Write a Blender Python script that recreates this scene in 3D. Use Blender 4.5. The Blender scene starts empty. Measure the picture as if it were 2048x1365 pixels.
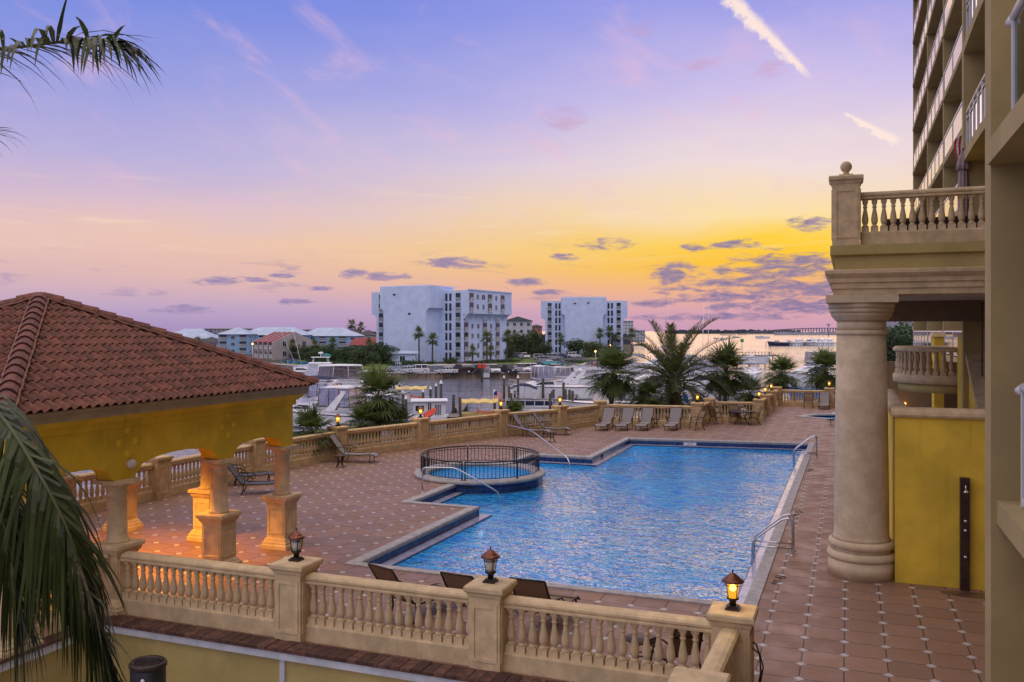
import bpy, bmesh, math, random
from mathutils import Vector, Matrix
from mathutils.geometry import tessellate_polygon
R = math.radians
PI = math.pi
random.seed(7)
S = bpy.context.scene
C = S.collection

# ------------------------------------------------------------------ camera
YAW = math.atan(673 / 1750.)
SY, CY = math.sin(YAW), math.cos(YAW)
EYE = 5.5                      # eye height over the pool deck (deck = z 0)
cam = bpy.data.objects.new('camera', bpy.data.cameras.new('camera'))
C.objects.link(cam)
cam.location = (0, 0, EYE)
cam.rotation_euler = (PI / 2, 0, YAW)
cam.data.sensor_width = 36
cam.data.lens = 1750 / 2048 * 36
cam.data.shift_y = -20.5 / 2048
cam.data.clip_end = 30000
cam.data.clip_start = 0.05
S.camera = cam
S.view_settings.view_transform = 'Standard'
S.view_settings.look = 'None'
S.view_settings.exposure = 0.0
S.view_settings.gamma = 1.0
S.cycles.max_bounces = 8
S.cycles.transparent_max_bounces = 12
S.cycles.caustics_reflective = False
S.cycles.caustics_refractive = False
S.cycles.sample_clamp_indirect = 4.0

def at(px, fw):                # picture column + distance along the view axis -> ground x, y
    r = (px - 1024) / 1750 * fw
    return (r * CY - fw * SY, r * SY + fw * CY)
def gz(px, py, z=0.0):         # picture point known to lie at height z -> x, y
    return at(px, 1750 * (EYE - z) / (py - 662))
def lin(r, g, b):
    return tuple(((c / 255) / 12.92 if c / 255 <= .04045 else ((c / 255 + .055) / 1.055) ** 2.4) for c in (r, g, b))

# ------------------------------------------------------------------ sky
SUN_AZ, SUN_EL = R(-2.5), R(2.0)       # azimuth clockwise from +Y
W = bpy.data.worlds.new('World'); S.world = W; W.use_nodes = True
wn, wl = W.node_tree.nodes, W.node_tree.links
wn.clear()
def M(op, a, b=None, c=None, clamp=False, nt=(wn, wl)):
    n = nt[0].new('ShaderNodeMath'); n.operation = op; n.use_clamp = clamp
    for i, v in enumerate((a, b, c)):
        if v is None: continue
        if isinstance(v, (int, float)): n.inputs[i].default_value = v
        else: nt[1].new(v, n.inputs[i])
    return n.outputs[0]
def mixc(f, a, b, nt=(wn, wl), blend='MIX'):
    n = nt[0].new('ShaderNodeMix'); n.data_type = 'RGBA'; n.blend_type = blend
    for s, v in ((n.inputs[0], f), (n.inputs[6], a), (n.inputs[7], b)):
        if isinstance(v, (int, float)): s.default_value = v
        elif isinstance(v, tuple): s.default_value = (*v[:3], 1)
        else: nt[1].new(v, s)
    return n.outputs[2]
def ramp(f, stops, nt=(wn, wl), interp='LINEAR'):
    n = nt[0].new('ShaderNodeValToRGB'); cr = n.color_ramp; cr.interpolation = interp
    while len(cr.elements) < len(stops): cr.elements.new(.5)
    for e, (p, c) in zip(cr.elements, stops):
        e.position = p; e.color = (*c[:3], 1)
    nt[1].new(f, n.inputs[0]); return n.outputs[0]
def mapr(f, a, b, c=0., d=1., nt=(wn, wl), smooth=True):
    n = nt[0].new('ShaderNodeMapRange'); n.interpolation_type = 'SMOOTHSTEP' if smooth else 'LINEAR'
    for i, v in enumerate((f, a, b, c, d)):
        if isinstance(v, (int, float)): n.inputs[i].default_value = v
        else: nt[1].new(v, n.inputs[i])
    return n.outputs[0]
tc = wn.new('ShaderNodeTexCoord')
sep = wn.new('ShaderNodeSeparateXYZ'); wl.new(tc.outputs['Generated'], sep.inputs[0])
dx, dy, dz = sep.outputs
DEG = 180 / PI
el = M('MULTIPLY', M('ARCSINE', dz), DEG)                    # degrees
az = M('MULTIPLY', M('ARCTAN2', dx, dy), DEG)                # degrees, 0 = +Y
def noise(vec, scale, detail=4, rough=.55, nt=(wn, wl), dist=0.):
    n = nt[0].new('ShaderNodeTexNoise'); n.inputs['Scale'].default_value = scale
    n.inputs['Detail'].default_value = detail; n.inputs['Roughness'].default_value = rough
    n.inputs['Distortion'].default_value = dist
    nt[1].new(vec, n.inputs['Vector']); return n.outputs['Fac']
def comb(x, y, z=0., nt=(wn, wl)):
    n = nt[0].new('ShaderNodeCombineXYZ')
    for i, v in enumerate((x, y, z)):
        if isinstance(v, (int, float)): n.inputs[i].default_value = v
        else: nt[1].new(v, n.inputs[i])
    return n.outputs[0]
ae = comb(az, M('MULTIPLY', el, 3.2))
n_low = noise(ae, .055, 5, .6)
# slow unevenness bends the colour bands
elw = M('ADD', el, M('MULTIPLY', M('SUBTRACT', n_low, .5), M('MULTIPLY', mapr(el, .5, 8), 5.0)))
t = M('DIVIDE', elw, 25., clamp=True)
def st(lst): return [(e / 25., lin(*c)) for e, c in lst]
away = ramp(t, st([(0, (162, 144, 192)), (1.4, (188, 166, 200)), (3.3, (222, 184, 186)), (5.3, (234, 196, 188)), (7.8, (216, 188, 206)),
                   (11, (184, 175, 220)), (15, (148, 156, 224)), (20, (116, 138, 224)), (25, (108, 130, 220))]))
sunw = ramp(t, st([(0, (206, 158, 184)), (1.3, (222, 166, 176)), (2.7, (246, 182, 130)), (4.2, (255, 198, 48)), (5.6, (255, 210, 70)),
                   (7.2, (253, 224, 164)), (10.5, (241, 221, 220)), (15, (208, 194, 234)), (20, (162, 162, 232)), (25, (144, 146, 228))]))
daz = M('SUBTRACT', az, math.degrees(SUN_AZ))
g = M('EXPONENT', M('MULTIPLY', M('POWER', M('DIVIDE', M('ABSOLUTE', daz), 25.5), 2.), -1.))
base = mixc(g, away, sunw)
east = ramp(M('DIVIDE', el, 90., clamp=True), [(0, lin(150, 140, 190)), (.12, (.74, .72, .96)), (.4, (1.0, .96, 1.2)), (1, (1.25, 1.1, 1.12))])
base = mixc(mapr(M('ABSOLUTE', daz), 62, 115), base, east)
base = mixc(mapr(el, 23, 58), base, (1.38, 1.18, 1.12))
# high pink wisps
wisp = noise(comb(M('MULTIPLY', az, .8), M('ADD', M('MULTIPLY', el, 1.6), M('MULTIPLY', az, .45))), .16, 7, .62, dist=.6)
wm = M('MULTIPLY', mapr(wisp, .5, .78), M('MULTIPLY', mapr(el, 5, 10), mapr(el, 32, 20)))
base = mixc(M('MULTIPLY', wm, .55), base, lin(236, 190, 214))
# thin bright streaks low over the glow
strk = noise(comb(M('MULTIPLY', az, .10), M('MULTIPLY', el, 1.3)), 1.0, 6, .6, dist=.8)
base = mixc(M('MULTIPLY', M('MULTIPLY', mapr(strk, .52, .72), mapr(el, 3.2, 6)), M('MULTIPLY', mapr(el, 11, 7), .35)), base, lin(255, 226, 190))
# small dusk clouds
def skyp(px, py):
    b = math.atan((px - 1024) / 1750)
    return math.degrees(b - YAW), math.degrees(math.atan((662 - py) / 1750 * math.cos(b)))
def ell(px, py, wx, wy):
    a0, e0 = skyp(px, py)
    q1 = M('POWER', M('DIVIDE', M('SUBTRACT', az, a0), wx / 31.), 2.)
    q2 = M('POWER', M('DIVIDE', M('SUBTRACT', el, e0), wy / 31.), 2.)
    return M('SUBTRACT', 1., M('ADD', q1, q2))
cl = None
for q in [(440, 563, 55, 11), (515, 560, 30, 6), (700, 547, 34, 12), (778, 553, 46, 9), (905, 527, 85, 12), (1040, 566, 58, 11), (1212, 489, 58, 14),
          (1352, 548, 56, 24), (1452, 564, 60, 13), (1565, 536, 140, 34), (1500, 562, 80, 16), (1610, 580, 120, 26), (1470, 590, 130, 18), (1580, 612, 170, 20), (1700, 545, 90, 30), (1420, 634, 200, 9),
          (1622, 447, 48, 14), (1460, 489, 60, 11), (1385, 495, 30, 9), (1130, 515, 30, 8), (370, 619, 60, 9), (590, 604, 40, 6), (1290, 608, 70, 9),
          (640, 577, 34, 5), (560, 552, 30, 5), (1340, 580, 46, 9), (1100, 585, 40, 7), (1420, 600, 70, 8)]:
    e_ = ell(*q)
    cl = e_ if cl is None else M('MAXIMUM', cl, e_)
puff = noise(comb(M('MULTIPLY', az, .55), M('MULTIPLY', el, 2.1)), 1.05, 8, .64, dist=.5)
cm = mapr(M('ADD', M('MAXIMUM', cl, -1.2), M('MULTIPLY', M('SUBTRACT', puff, .47), 5.2)), .05, 1.3)
loose = noise(comb(M('MULTIPLY', az, .30), M('MULTIPLY', el, 1.9)), .8, 7, .6, dist=.4)
cm = M('MAXIMUM', cm, M('MULTIPLY', mapr(loose, .56, .74), M('MULTIPLY', mapr(el, .6, 1.4), M('MULTIPLY', mapr(el, 6.5, 3.5), .6))))
cm = M('MULTIPLY', cm, mapr(el, .2, 1.0))
ccol = mixc(g, lin(146, 132, 178), lin(124, 116, 160))
ccol = mixc(M('MULTIPLY', mapr(puff, .60, .8), .6), ccol, lin(222, 160, 150))
puff2 = noise(comb(M('MULTIPLY', az, .8), M('MULTIPLY', el, 3.4)), 1.6, 6, .6)
ccol = mixc(M('MULTIPLY', mapr(puff2, .42, .7), .55), ccol, mixc(g, lin(196, 158, 184), lin(204, 160, 168)))
base = mixc(M('MULTIPLY', cm, .88), base, ccol)
# pale dusk cloud patches higher up
cl = None
for q in [(1400, 128, 60, 16), (1540, 140, 40, 24), (1280, 58, 40, 20), (1130, 240, 60, 30)]:
    e_ = ell(*q)
    cl = e_ if cl is None else M('MAXIMUM', cl, e_)
cm2 = mapr(M('ADD', cl, M('MULTIPLY', M('SUBTRACT', puff, .52), 4.)), .1, 1.4)
base = mixc(M('MULTIPLY', cm2, .45), base, lin(206, 156, 190))
# two lit contrails
for (p0, p1, w0, w1, amt) in [((1455, -10), (1618, 152), 26, 9, .95), ((1690, 228), (1800, 286), 5, 15, .95)]:
    a0, e0 = skyp(*p0); a1, e1 = skyp(*p1)
    ux, uy = a1 - a0, e1 - e0; L_ = math.hypot(ux, uy); ux /= L_; uy /= L_
    ra, re = M('SUBTRACT', az, a0), M('SUBTRACT', el, e0)
    s_ = M('DIVIDE', M('ADD', M('MULTIPLY', ra, ux), M('MULTIPLY', re, uy)), L_)
    n_ = M('SUBTRACT', M('MULTIPLY', ra, -uy), M('MULTIPLY', re, -ux))
    fr = noise(comb(M('MULTIPLY', s_, 9. * L_ / 7), M('MULTIPLY', n_, 1.4)), 1.0, 6, .68, dist=.5)
    wd = M('ADD', M('MULTIPLY', s_, (w1 - w0) / 31.), w0 / 31.)
    q = M('ADD', M('SUBTRACT', 1., M('DIVIDE', M('ABSOLUTE', M('ADD', n_, M('MULTIPLY', M('SUBTRACT', fr, .5), .5))), M('MAXIMUM', wd, .05))), M('MULTIPLY', M('SUBTRACT', fr, .55), 1.8))
    m_ = M('MULTIPLY', mapr(q, 0., .8), M('MULTIPLY', mapr(s_, -.06, .06), mapr(s_, 1.06, .85)))
    base = mixc(M('MULTIPLY', m_, amt), base, lin(255, 232, 222))
base = mixc(mapr(el, -.4, -6), base, lin(96, 88, 116))
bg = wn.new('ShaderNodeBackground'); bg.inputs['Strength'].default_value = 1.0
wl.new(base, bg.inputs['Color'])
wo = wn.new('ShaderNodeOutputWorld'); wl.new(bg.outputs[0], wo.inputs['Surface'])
W.cycles.sampling_method = 'MANUAL'; W.cycles.sample_map_resolution = 1024

# ------------------------------------------------------------------ sun: down at the horizon, only a faint warm rim
sl = bpy.data.lights.new('sun', 'SUN'); sl.energy = 0.35; sl.angle = R(45); sl.color = (1, .62, .34)
so = bpy.data.objects.new('sun', sl); C.objects.link(so)
so.rotation_euler = Vector((math.sin(SUN_AZ) * math.cos(SUN_EL), math.cos(SUN_AZ) * math.cos(SUN_EL), math.sin(SUN_EL))).to_track_quat('Z', 'Y').to_euler()

# ------------------------------------------------------------------ materials
def nodes(name):
    m = bpy.data.materials.new(name); m.use_nodes = True
    nt = m.node_tree; b = nt.nodes['Principled BSDF']
    return m, (nt.nodes, nt.links), b
def mat(name, col, rough=.7, var=.12, scale=6., bump=0., bscale=40., metal=0., emit=None, estr=0., tint=0., streak=0., spec=None, alpha=None, detail=5, rvar=0., vary=0.):
    m, nt, b = nodes(name)
    b.inputs['Roughness'].default_value = rough; b.inputs['Metallic'].default_value = metal
    if spec is not None: b.inputs['Specular IOR Level'].default_value = spec
    tcn = nt[0].new('ShaderNodeTexCoord'); ob = tcn.outputs['Object']
    dark = tuple(c * (1 - var * 1.6) for c in col); light = tuple(min(1, c * (1 + var)) for c in col)
    f = noise(ob, scale, detail, .6, nt)
    out = mixc(mapr(f, .3, .72, nt=nt), dark, light, nt)
    if tint:
        a = nt[0].new('ShaderNodeAttribute'); a.attribute_name = 'tint'
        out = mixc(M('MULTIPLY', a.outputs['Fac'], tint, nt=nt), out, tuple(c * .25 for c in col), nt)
    if streak:
        sx = nt[0].new('ShaderNodeSeparateXYZ'); nt[1].new(ob, sx.inputs[0])
        sv = noise(comb(M('MULTIPLY', M('ADD', sx.outputs[0], sx.outputs[1], nt=nt), 5., nt=nt), M('MULTIPLY', sx.outputs[2], .35, nt=nt), 0, nt), 1., 5, .6, nt)
        out = mixc(M('MULTIPLY', mapr(sv, .52, .78, nt=nt), streak, nt=nt), out, tuple(c * .45 for c in col), nt)
    if vary:
        oi = nt[0].new('ShaderNodeObjectInfo')
        out = mixc(M('MULTIPLY', oi.outputs['Random'], vary, nt=nt), out, tuple(c * .55 for c in col), nt)
    nt[1].new(out, b.inputs['Base Color'])
    if rvar: nt[1].new(mapr(noise(ob, scale * 1.7, 4, .6, nt), .3, .7, max(.02, rough - rvar), min(1, rough + rvar), nt), b.inputs['Roughness'])
    if bump:
        bn = nt[0].new('ShaderNodeBump'); bn.inputs['Strength'].default_value = min(1, bump); bn.inputs['Distance'].default_value = .02
        nt[1].new(noise(ob, bscale, 4, .6, nt), bn.inputs['Height']); nt[1].new(bn.outputs[0], b.inputs['Normal'])
    if emit:
        b.inputs['Emission Color'].default_value = (*emit, 1); b.inputs['Emission Strength'].default_value = estr
    return m
MT = {}
MT['stone'] = mat('cast_stone', (.70, .53, .31), .85, .14, 3.5, .5, 60, streak=.32, vary=.2)
MT['stone_warm'] = mat('warm_cast_stone', (.68, .49, .26), .85, .14, 3.5, .5, 60, streak=.32, vary=.2)
def travertine():
    m, nt, b = nodes('travertine')
    tcn = nt[0].new('ShaderNodeTexCoord'); ob = tcn.outputs['Object']
    c0 = mixc(mapr(noise(ob, 2.2, 6, .65, nt), .3, .7, nt=nt), (.52, .40, .25), (.70, .56, .38), nt)
    vo = nt[0].new('ShaderNodeTexVoronoi'); vo.inputs['Scale'].default_value = 14
    nt[1].new(ob, vo.inputs['Vector'])
    pit = M('MULTIPLY', mapr(vo.outputs['Distance'], .16, .06, nt=nt), mapr(noise(ob, 4, 3, .5, nt), .5, .62, nt=nt), nt=nt)
    c1 = mixc(M('MULTIPLY', pit, .75, nt=nt), c0, (.16, .11, .07), nt)
    nt[1].new(c1, b.inputs['Base Color']); b.inputs['Roughness'].default_value = .8
    bn = nt[0].new('ShaderNodeBump'); bn.inputs['Strength'].default_value = .4; bn.inputs['Distance'].default_value = .02
    nt[1].new(M('SUBTRACT', noise(ob, 50, 4, .6, nt), pit, nt=nt), bn.inputs['Height']); nt[1].new(bn.outputs[0], b.inputs['Normal'])
    return m
MT['travertine'] = travertine()
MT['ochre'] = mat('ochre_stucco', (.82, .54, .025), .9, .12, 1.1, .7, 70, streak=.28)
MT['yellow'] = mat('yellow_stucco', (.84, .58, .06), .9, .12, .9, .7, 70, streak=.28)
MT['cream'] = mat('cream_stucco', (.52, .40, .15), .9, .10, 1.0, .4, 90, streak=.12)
MT['tower'] = mat('tower_stucco', (.43, .33, .15), .9, .08, 1.0, .4, 80, streak=.08)
MT['tower_in'] = mat('balcony_stucco', (.60, .41, .10), .9, .08, 1.0)
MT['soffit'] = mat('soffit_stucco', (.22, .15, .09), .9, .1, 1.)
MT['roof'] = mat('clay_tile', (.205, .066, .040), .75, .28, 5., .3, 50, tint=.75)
MT['mortar'] = mat('mortar', (.27, .14, .095), .95, .2, 20, .5, 60)
MT['trimpaint'] = mat('pale_trim_paint', (.58, .60, .66), .6, .1, 3, streak=.25)
MT['eave'] = mat('eave_trim', (.46, .36, .21), .85, .1, 2.)
MT['brick'] = mat('ledge_brick', (.16, .075, .055), .9, .3, 9., .5, 60, tint=.7)
MT['bronze'] = mat('bronze_metal', (.06, .04, .032), .45, .2, 8, metal=.6)
MT['copper'] = mat('copper_roof', (.20, .075, .045), .38, .3, 12, metal=.7)
MT['black'] = mat('black_metal', (.018, .018, .022), .4, .2, 8)
MT['chrome'] = mat('stainless', (.62, .62, .64), .2, .06, 8, metal=1.)
MT['alu'] = mat('white_aluminium', (.74, .75, .78), .35, .05, 5)
MT['sling'] = mat('grey_sling', (.30, .27, .27), .85, .12, 30, .3, 200, vary=.3)
MT['sling_brown'] = mat('brown_sling', (.25, .16, .10), .85, .12, 30, .3, 200)
MT['navysling'] = mat('dark_blue_grey_sling', (.075, .075, .10), .8, .12, 30)
MT['white'] = mat('white_paint', (.78, .79, .81), .5, .06, 2.)
MT['condo'] = mat('sky_tinted_white_stucco', (.58, .69, .90), .85, .06, .5, streak=.12)  # white walls; blue cast of the sky is put into this base colour
MT['gel'] = mat('white_gelcoat', (.88, .88, .90), .22, .06, 1.5, streak=.15)
MT['navy'] = mat('navy_canvas', (.012, .02, .075), .8, .2, 5)
MT['teal'] = mat('teal_canvas', (.01, .22, .25), .8, .2, 5)
MT['yellowcanvas'] = mat('yellow_canvas', (.75, .56, .20), .8, .12, 3)
MT['bluetarp'] = mat('blue_tarp', (.03, .22, .62), .6, .2, 4)
MT['red'] = mat('red_paint', (.62, .03, .02), .5, .1, 4)
MT['redsign'] = mat('red_reflective_sign', (.85, .03, .012), .5, .03, 4)
MT['orange'] = mat('orange_plastic', (.75, .18, .03), .5, .1, 4)
MT['green'] = mat('green_sign', (.02, .33, .05), .5, .1, 4)
MT['glassdark'] = mat('dark_glass', (.03, .035, .045), .08, .2, .6, spec=.6)
MT['glasssky'] = mat('reflecting_glass', (.018, .022, .03), .12, .2, .4, spec=.35)
MT['vinyl'] = mat('clear_vinyl', (.34, .34, .41), .12, .10, 2., spec=.7, bump=.2, bscale=5)
MT['rubber'] = mat('rubber', (.015, .015, .016), .85)
MT['asphalt'] = mat('asphalt', (.06, .06, .068), .9, .2, .8)
MT['concrete'] = mat('concrete', (.34, .32, .30), .9, .15, 1.5, .3, 40, streak=.3)
MT['sidewalk'] = mat('pale_concrete', (.46, .42, .38), .9, .12, .5)
MT['grass'] = mat('lawn', (.11, .17, .015), .95, .3, .6, .5, 12)
MT['soil'] = mat('planting_soil', (.06, .05, .03), .95, .3, 1.5, .5, 10)
MT['trunk'] = mat('palm_trunk', (.13, .095, .065), .95, .35, 9, .8, 25)
MT['boot'] = mat('palm_boots', (.10, .055, .03), .95, .4, 14, .8, 30)
MT['bark'] = mat('bark', (.09, .07, .05), .95, .3, 6, .6, 20)
MT['leaf'] = mat('sabal_leaf', (.15, .21, .055), .5, .3, 2.5, tint=.75)
MT['leafdate'] = mat('date_leaf', (.16, .19, .07), .5, .35, 2.5, tint=.7)
MT['leafnear'] = mat('near_frond_leaf', (.10, .14, .042), .42, .25, 3.0, tint=.85)
MT['deadleaf'] = mat('dead_frond', (.14, .10, .075), .9, .3, 4, tint=.5)
MT['petiole'] = mat('petiole', (.10, .10, .035), .6, .2, 4)
MT['oak'] = mat('oak_leaf', (.065, .12, .032), .7, .4, .5, tint=.75)
MT['oak2'] = mat('bright_leaf', (.12, .16, .03), .7, .4, .5, tint=.7)
MT['hedge'] = mat('hedge_leaf', (.05, .115, .03), .7, .4, .8, tint=.75)
MT['piling'] = mat('wet_timber', (.075, .065, .055), .85, .35, 5, .5, 30, streak=.4)
MT['dock'] = mat('weathered_decking', (.22, .20, .19), .9, .25, 4, .4, 30, streak=.3)
MT['sheet'] = mat('seawall_timber', (.34, .25, .165), .9, .3, .7, streak=.6)
MT['cap'] = mat('seawall_cap', (.50, .48, .46), .85, .12, 1)
MT['plasticwhite'] = mat('white_plastic', (.82, .83, .85), .4, .04, 4)
MT['roofblue'] = mat('pale_blue_metal_roof', (.40, .48, .62), .45, .1, .3)
MT['wallblue'] = mat('light_blue_siding', (.26, .44, .62), .8, .08, .4)
MT['wallbeige'] = mat('beige_stucco', (.46, .40, .38), .9, .1, .4)
MT['roofred'] = mat('red_metal_roof', (.25, .025, .02), .6, .15, .5)
MT['roofdark'] = mat('dark_shingle', (.075, .07, .08), .9, .15, .6)
MT['roofgreen'] = mat('grey_green_roof', (.10, .13, .13), .8, .15, .6)
MT['wallgrey'] = mat('pale_grey_wall', (.52, .53, .56), .85, .08, .4)
MT['terracotta'] = mat('terracotta_wall', (.42, .17, .10), .9, .12, .4)
MT['farland'] = mat('haze_tinted_trees', (.062, .075, .095), 1., .25, .01)  # blue-grey haze of the distance is put into this tree colour
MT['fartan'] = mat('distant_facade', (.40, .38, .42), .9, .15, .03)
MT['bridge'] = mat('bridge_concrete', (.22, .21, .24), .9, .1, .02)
MT['bubble'] = mat('frosted_lamp_glass', (.62, .60, .55), .35, .1, 8)
MT['lit'] = mat('lit_lamp_glass', (.8, .45, .1), .4, .05, 8, emit=(1., .50, .05), estr=2.3)
def lampglass():
    m, nt, b = nodes('lit_amber_glass')
    nt[0].remove(b); out = [n for n in nt[0] if n.type == 'OUTPUT_MATERIAL'][0]
    em = nt[0].new('ShaderNodeEmission'); em.inputs['Color'].default_value = (1, .46, .03, 1); em.inputs['Strength'].default_value = 1.25
    tr = nt[0].new('ShaderNodeBsdfTransparent'); tr.inputs['Color'].default_value = (1, .75, .35, 1)
    mx = nt[0].new('ShaderNodeMixShader'); mx.inputs[0].default_value = .62; nt[1].new(tr.outputs[0], mx.inputs[1]); nt[1].new(em.outputs[0], mx.inputs[2])
    nt[1].new(mx.outputs[0], out.inputs['Surface']); return m
MT['lit'] = lampglass()
MT['bulb'] = mat('lamp_bulb', (1, .8, .4), .4, .05, 8, emit=(1., .72, .26), estr=14.)
MT['postlamp'] = mat('street_lamp_light', (1, .6, .2), .4, .05, 8, emit=(1., .5, .12), estr=6.)
MT['poollight'] = mat('pool_light_lens', (.9, .95, 1), .4, .05, 8, emit=(.85, .95, 1.), estr=1.6)
MT['warmlight'] = mat('warm_light_lens', (1, .6, .2), .4, .05, 8, emit=(1., .48, .10), estr=4.)
MT['flagred'] = mat('flag_red', (.52, .03, .05), .8, .1, 6)
MT['flagwhite'] = mat('flag_white', (.75, .72, .76), .8, .05, 6)
MT['flagblue'] = mat('flag_blue', (.03, .05, .25), .8, .1, 6)
MT['umbrella'] = mat('mauve_canvas', (.33, .25, .27), .9, .12, 5)
MT['ink'] = mat('dark_marking', (.03, .025, .025), .8)
MT['wet'] = mat('wet_stain', (.11, .06, .045), .35, .3, 5)
MT['teakpost'] = mat('dark_shower_post', (.045, .02, .015), .4, .3, 6)

def tile_blue():
    m, nt, b = nodes('navy_pool_tile')
    tcn = nt[0].new('ShaderNodeTexCoord')
    sx = nt[0].new('ShaderNodeSeparateXYZ'); nt[1].new(tcn.outputs['Object'], sx.inputs[0])
    u = M('ADD', sx.outputs[0], sx.outputs[1], nt=nt)
    fu = M('PINGPONG', M('DIVIDE', u, .15, nt=nt), .5, nt=nt); fz = M('PINGPONG', M('DIVIDE', sx.outputs[2], .15, nt=nt), .5, nt=nt)
    grout = mapr(M('MINIMUM', fu, fz, nt=nt), .03, .05, 1., 0., nt)
    col = mixc(mapr(noise(tcn.outputs['Object'], 6, 2, .5, nt), .35, .65, nt=nt), (.008, .025, .11), (.02, .06, .22), nt)
    nt[1].new(mixc(M('MULTIPLY', grout, .35, nt=nt), col, (.2, .25, .35), nt), b.inputs['Base Color'])
    b.inputs['Roughness'].default_value = .12
    return m
MT['tileblue'] = tile_blue()
MT['plaster'] = mat('pool_plaster', (.16, .56, .98), .8, .06, .6)
MT['stepedge'] = mat('step_edge_tile', (.01, .02, .09), .3)
MT['coping'] = mat('coping_stone', (.42, .40, .40), .8, .14, 5, .4, 90)
MT['gutter'] = mat('wet_white_coping', (.36, .38, .54), .22, .12, 3, rvar=.1)

def pavers():
    m, nt, b = nodes('octagon_pavers')
    tcn = nt[0].new('ShaderNodeTexCoord'); ob = tcn.outputs['Object']
    sx = nt[0].new('ShaderNodeSeparateXYZ'); nt[1].new(ob, sx.inputs[0])
    P = .668
    u = M('DIVIDE', M('ADD', sx.outputs[0], .735, nt=nt), P, nt=nt); v = M('DIVIDE', M('SUBTRACT', sx.outputs[1], 15.21, nt=nt), P, nt=nt)
    fu = M('PINGPONG', u, .5, nt=nt); fv = M('PINGPONG', v, .5, nt=nt)
    s_ = M('ADD', fu, fv, nt=nt)
    dia = mapr(s_, .140, .132, nt=nt, smooth=False)
    line = M('MAXIMUM', mapr(M('MINIMUM', fu, fv, nt=nt), .020, .011, nt=nt), mapr(M('ABSOLUTE', M('SUBTRACT', s_, .142, nt=nt), nt=nt), .018, .008, nt=nt), nt=nt)
    line = M('MULTIPLY', line, M('SUBTRACT', 1., dia, nt=nt), nt=nt)
    wn_ = nt[0].new('ShaderNodeTexWhiteNoise'); wn_.noise_dimensions = '2D'
    nt[1].new(comb(M('FLOOR', u, nt=nt), M('FLOOR', v, nt=nt), 0., nt), wn_.inputs['Vector'])
    c0 = mixc(wn_.outputs['Value'], (.225, .128, .082), (.325, .188, .122), nt)
    big = noise(ob, .35, 6, .62, nt)
    c0 = mixc(mapr(big, .35, .7, nt=nt), c0, (.25, .14, .094), nt)
    fine = noise(ob, 28, 4, .6, nt)
    c0 = mixc(M('MULTIPLY', mapr(fine, .4, .8, nt=nt), .3, nt=nt), c0, (.15, .085, .06), nt)
    c1 = mixc(line, c0, (.055, .035, .028), nt)
    c2 = mixc(dia, c1, mixc(mapr(noise(ob, 9, 4, .6, nt), .3, .7, nt=nt), (.40, .37, .36), (.54, .50, .48), nt), nt)
    st_ = noise(ob, 1.1, 6, .7, nt)
    c2 = mixc(M('MULTIPLY', mapr(st_, .56, .78, nt=nt), .42, nt=nt), c2, (.08, .05, .04), nt)
    nt[1].new(c2, b.inputs['Base Color'])
    nt[1].new(mapr(noise(ob, 1.5, 4, .6, nt), .3, .7, .42, .72, nt), b.inputs['Roughness'])
    bn = nt[0].new('ShaderNodeBump'); bn.inputs['Strength'].default_value = .5; bn.inputs['Distance'].default_value = .008
    nt[1].new(M('ADD', M('MULTIPLY', line, -1.2, nt=nt), M('MULTIPLY', fine, .5, nt=nt), nt=nt), bn.inputs['Height']); nt[1].new(bn.outputs[0], b.inputs['Normal'])
    return m
MT['pavers'] = pavers()

def pool_water(name, tint, scale, strength):
    m, nt, b = nodes(name)
    nt[0].remove(b); out = [n for n in nt[0] if n.type == 'OUTPUT_MATERIAL'][0]
    tcn = nt[0].new('ShaderNodeTexCoord')
    mp = nt[0].new('ShaderNodeMapping'); mp.inputs['Scale'].default_value = (1.0, 1.75, 1); mp.inputs['Rotation'].default_value = (0, 0, R(16))
    nt[1].new(tcn.outputs['Object'], mp.inputs[0])
    h = M('ADD', noise(mp.outputs[0], scale, 3, .5, nt, .4), M('MULTIPLY', noise(mp.outputs[0], scale * 2.7, 2, .5, nt, .3), .35, nt=nt), nt=nt)
    bn = nt[0].new('ShaderNodeBump'); bn.inputs['Strength'].default_value = strength; bn.inputs['Distance'].default_value = .22
    nt[1].new(h, bn.inputs['Height'])
    lw = nt[0].new('ShaderNodeLayerWeight'); nt[1].new(bn.outputs[0], lw.inputs['Normal'])
    patch_ = mapr(noise(tcn.outputs['Object'], .22, 4, .6, nt, .6), .35, .65, .62, 1.22, nt)
    fres = M('MULTIPLY', mapr(lw.outputs['Facing'], .57, .92, .03, .96, nt), patch_, clamp=True, nt=nt)
    b2 = nt[0].new('ShaderNodeBump'); b2.inputs['Strength'].default_value = strength * .5; b2.inputs['Distance'].default_value = .16; nt[1].new(h, b2.inputs['Height'])
    gl = nt[0].new('ShaderNodeBsdfGlossy'); gl.inputs['Roughness'].default_value = .05; nt[1].new(b2.outputs[0], gl.inputs['Normal'])
    tr = nt[0].new('ShaderNodeBsdfTransparent'); tr.inputs['Color'].default_value = (*tint, 1)
    df = nt[0].new('ShaderNodeBsdfDiffuse'); nt[1].new(bn.outputs[0], df.inputs['Normal'])
    nt[1].new(mixc(mapr(h, .45, .85, nt=nt), (.010, .29, 1.0), (.06, .50, 1.0), nt), df.inputs['Color'])
    m0 = nt[0].new('ShaderNodeMixShader'); m0.inputs[0].default_value = .86; nt[1].new(tr.outputs[0], m0.inputs[1]); nt[1].new(df.outputs[0], m0.inputs[2])
    mx = nt[0].new('ShaderNodeMixShader'); nt[1].new(fres, mx.inputs[0]); nt[1].new(m0.outputs[0], mx.inputs[1]); nt[1].new(gl.outputs[0], mx.inputs[2])
    nt[1].new(mx.outputs[0], out.inputs['Surface'])
    return m
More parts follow.
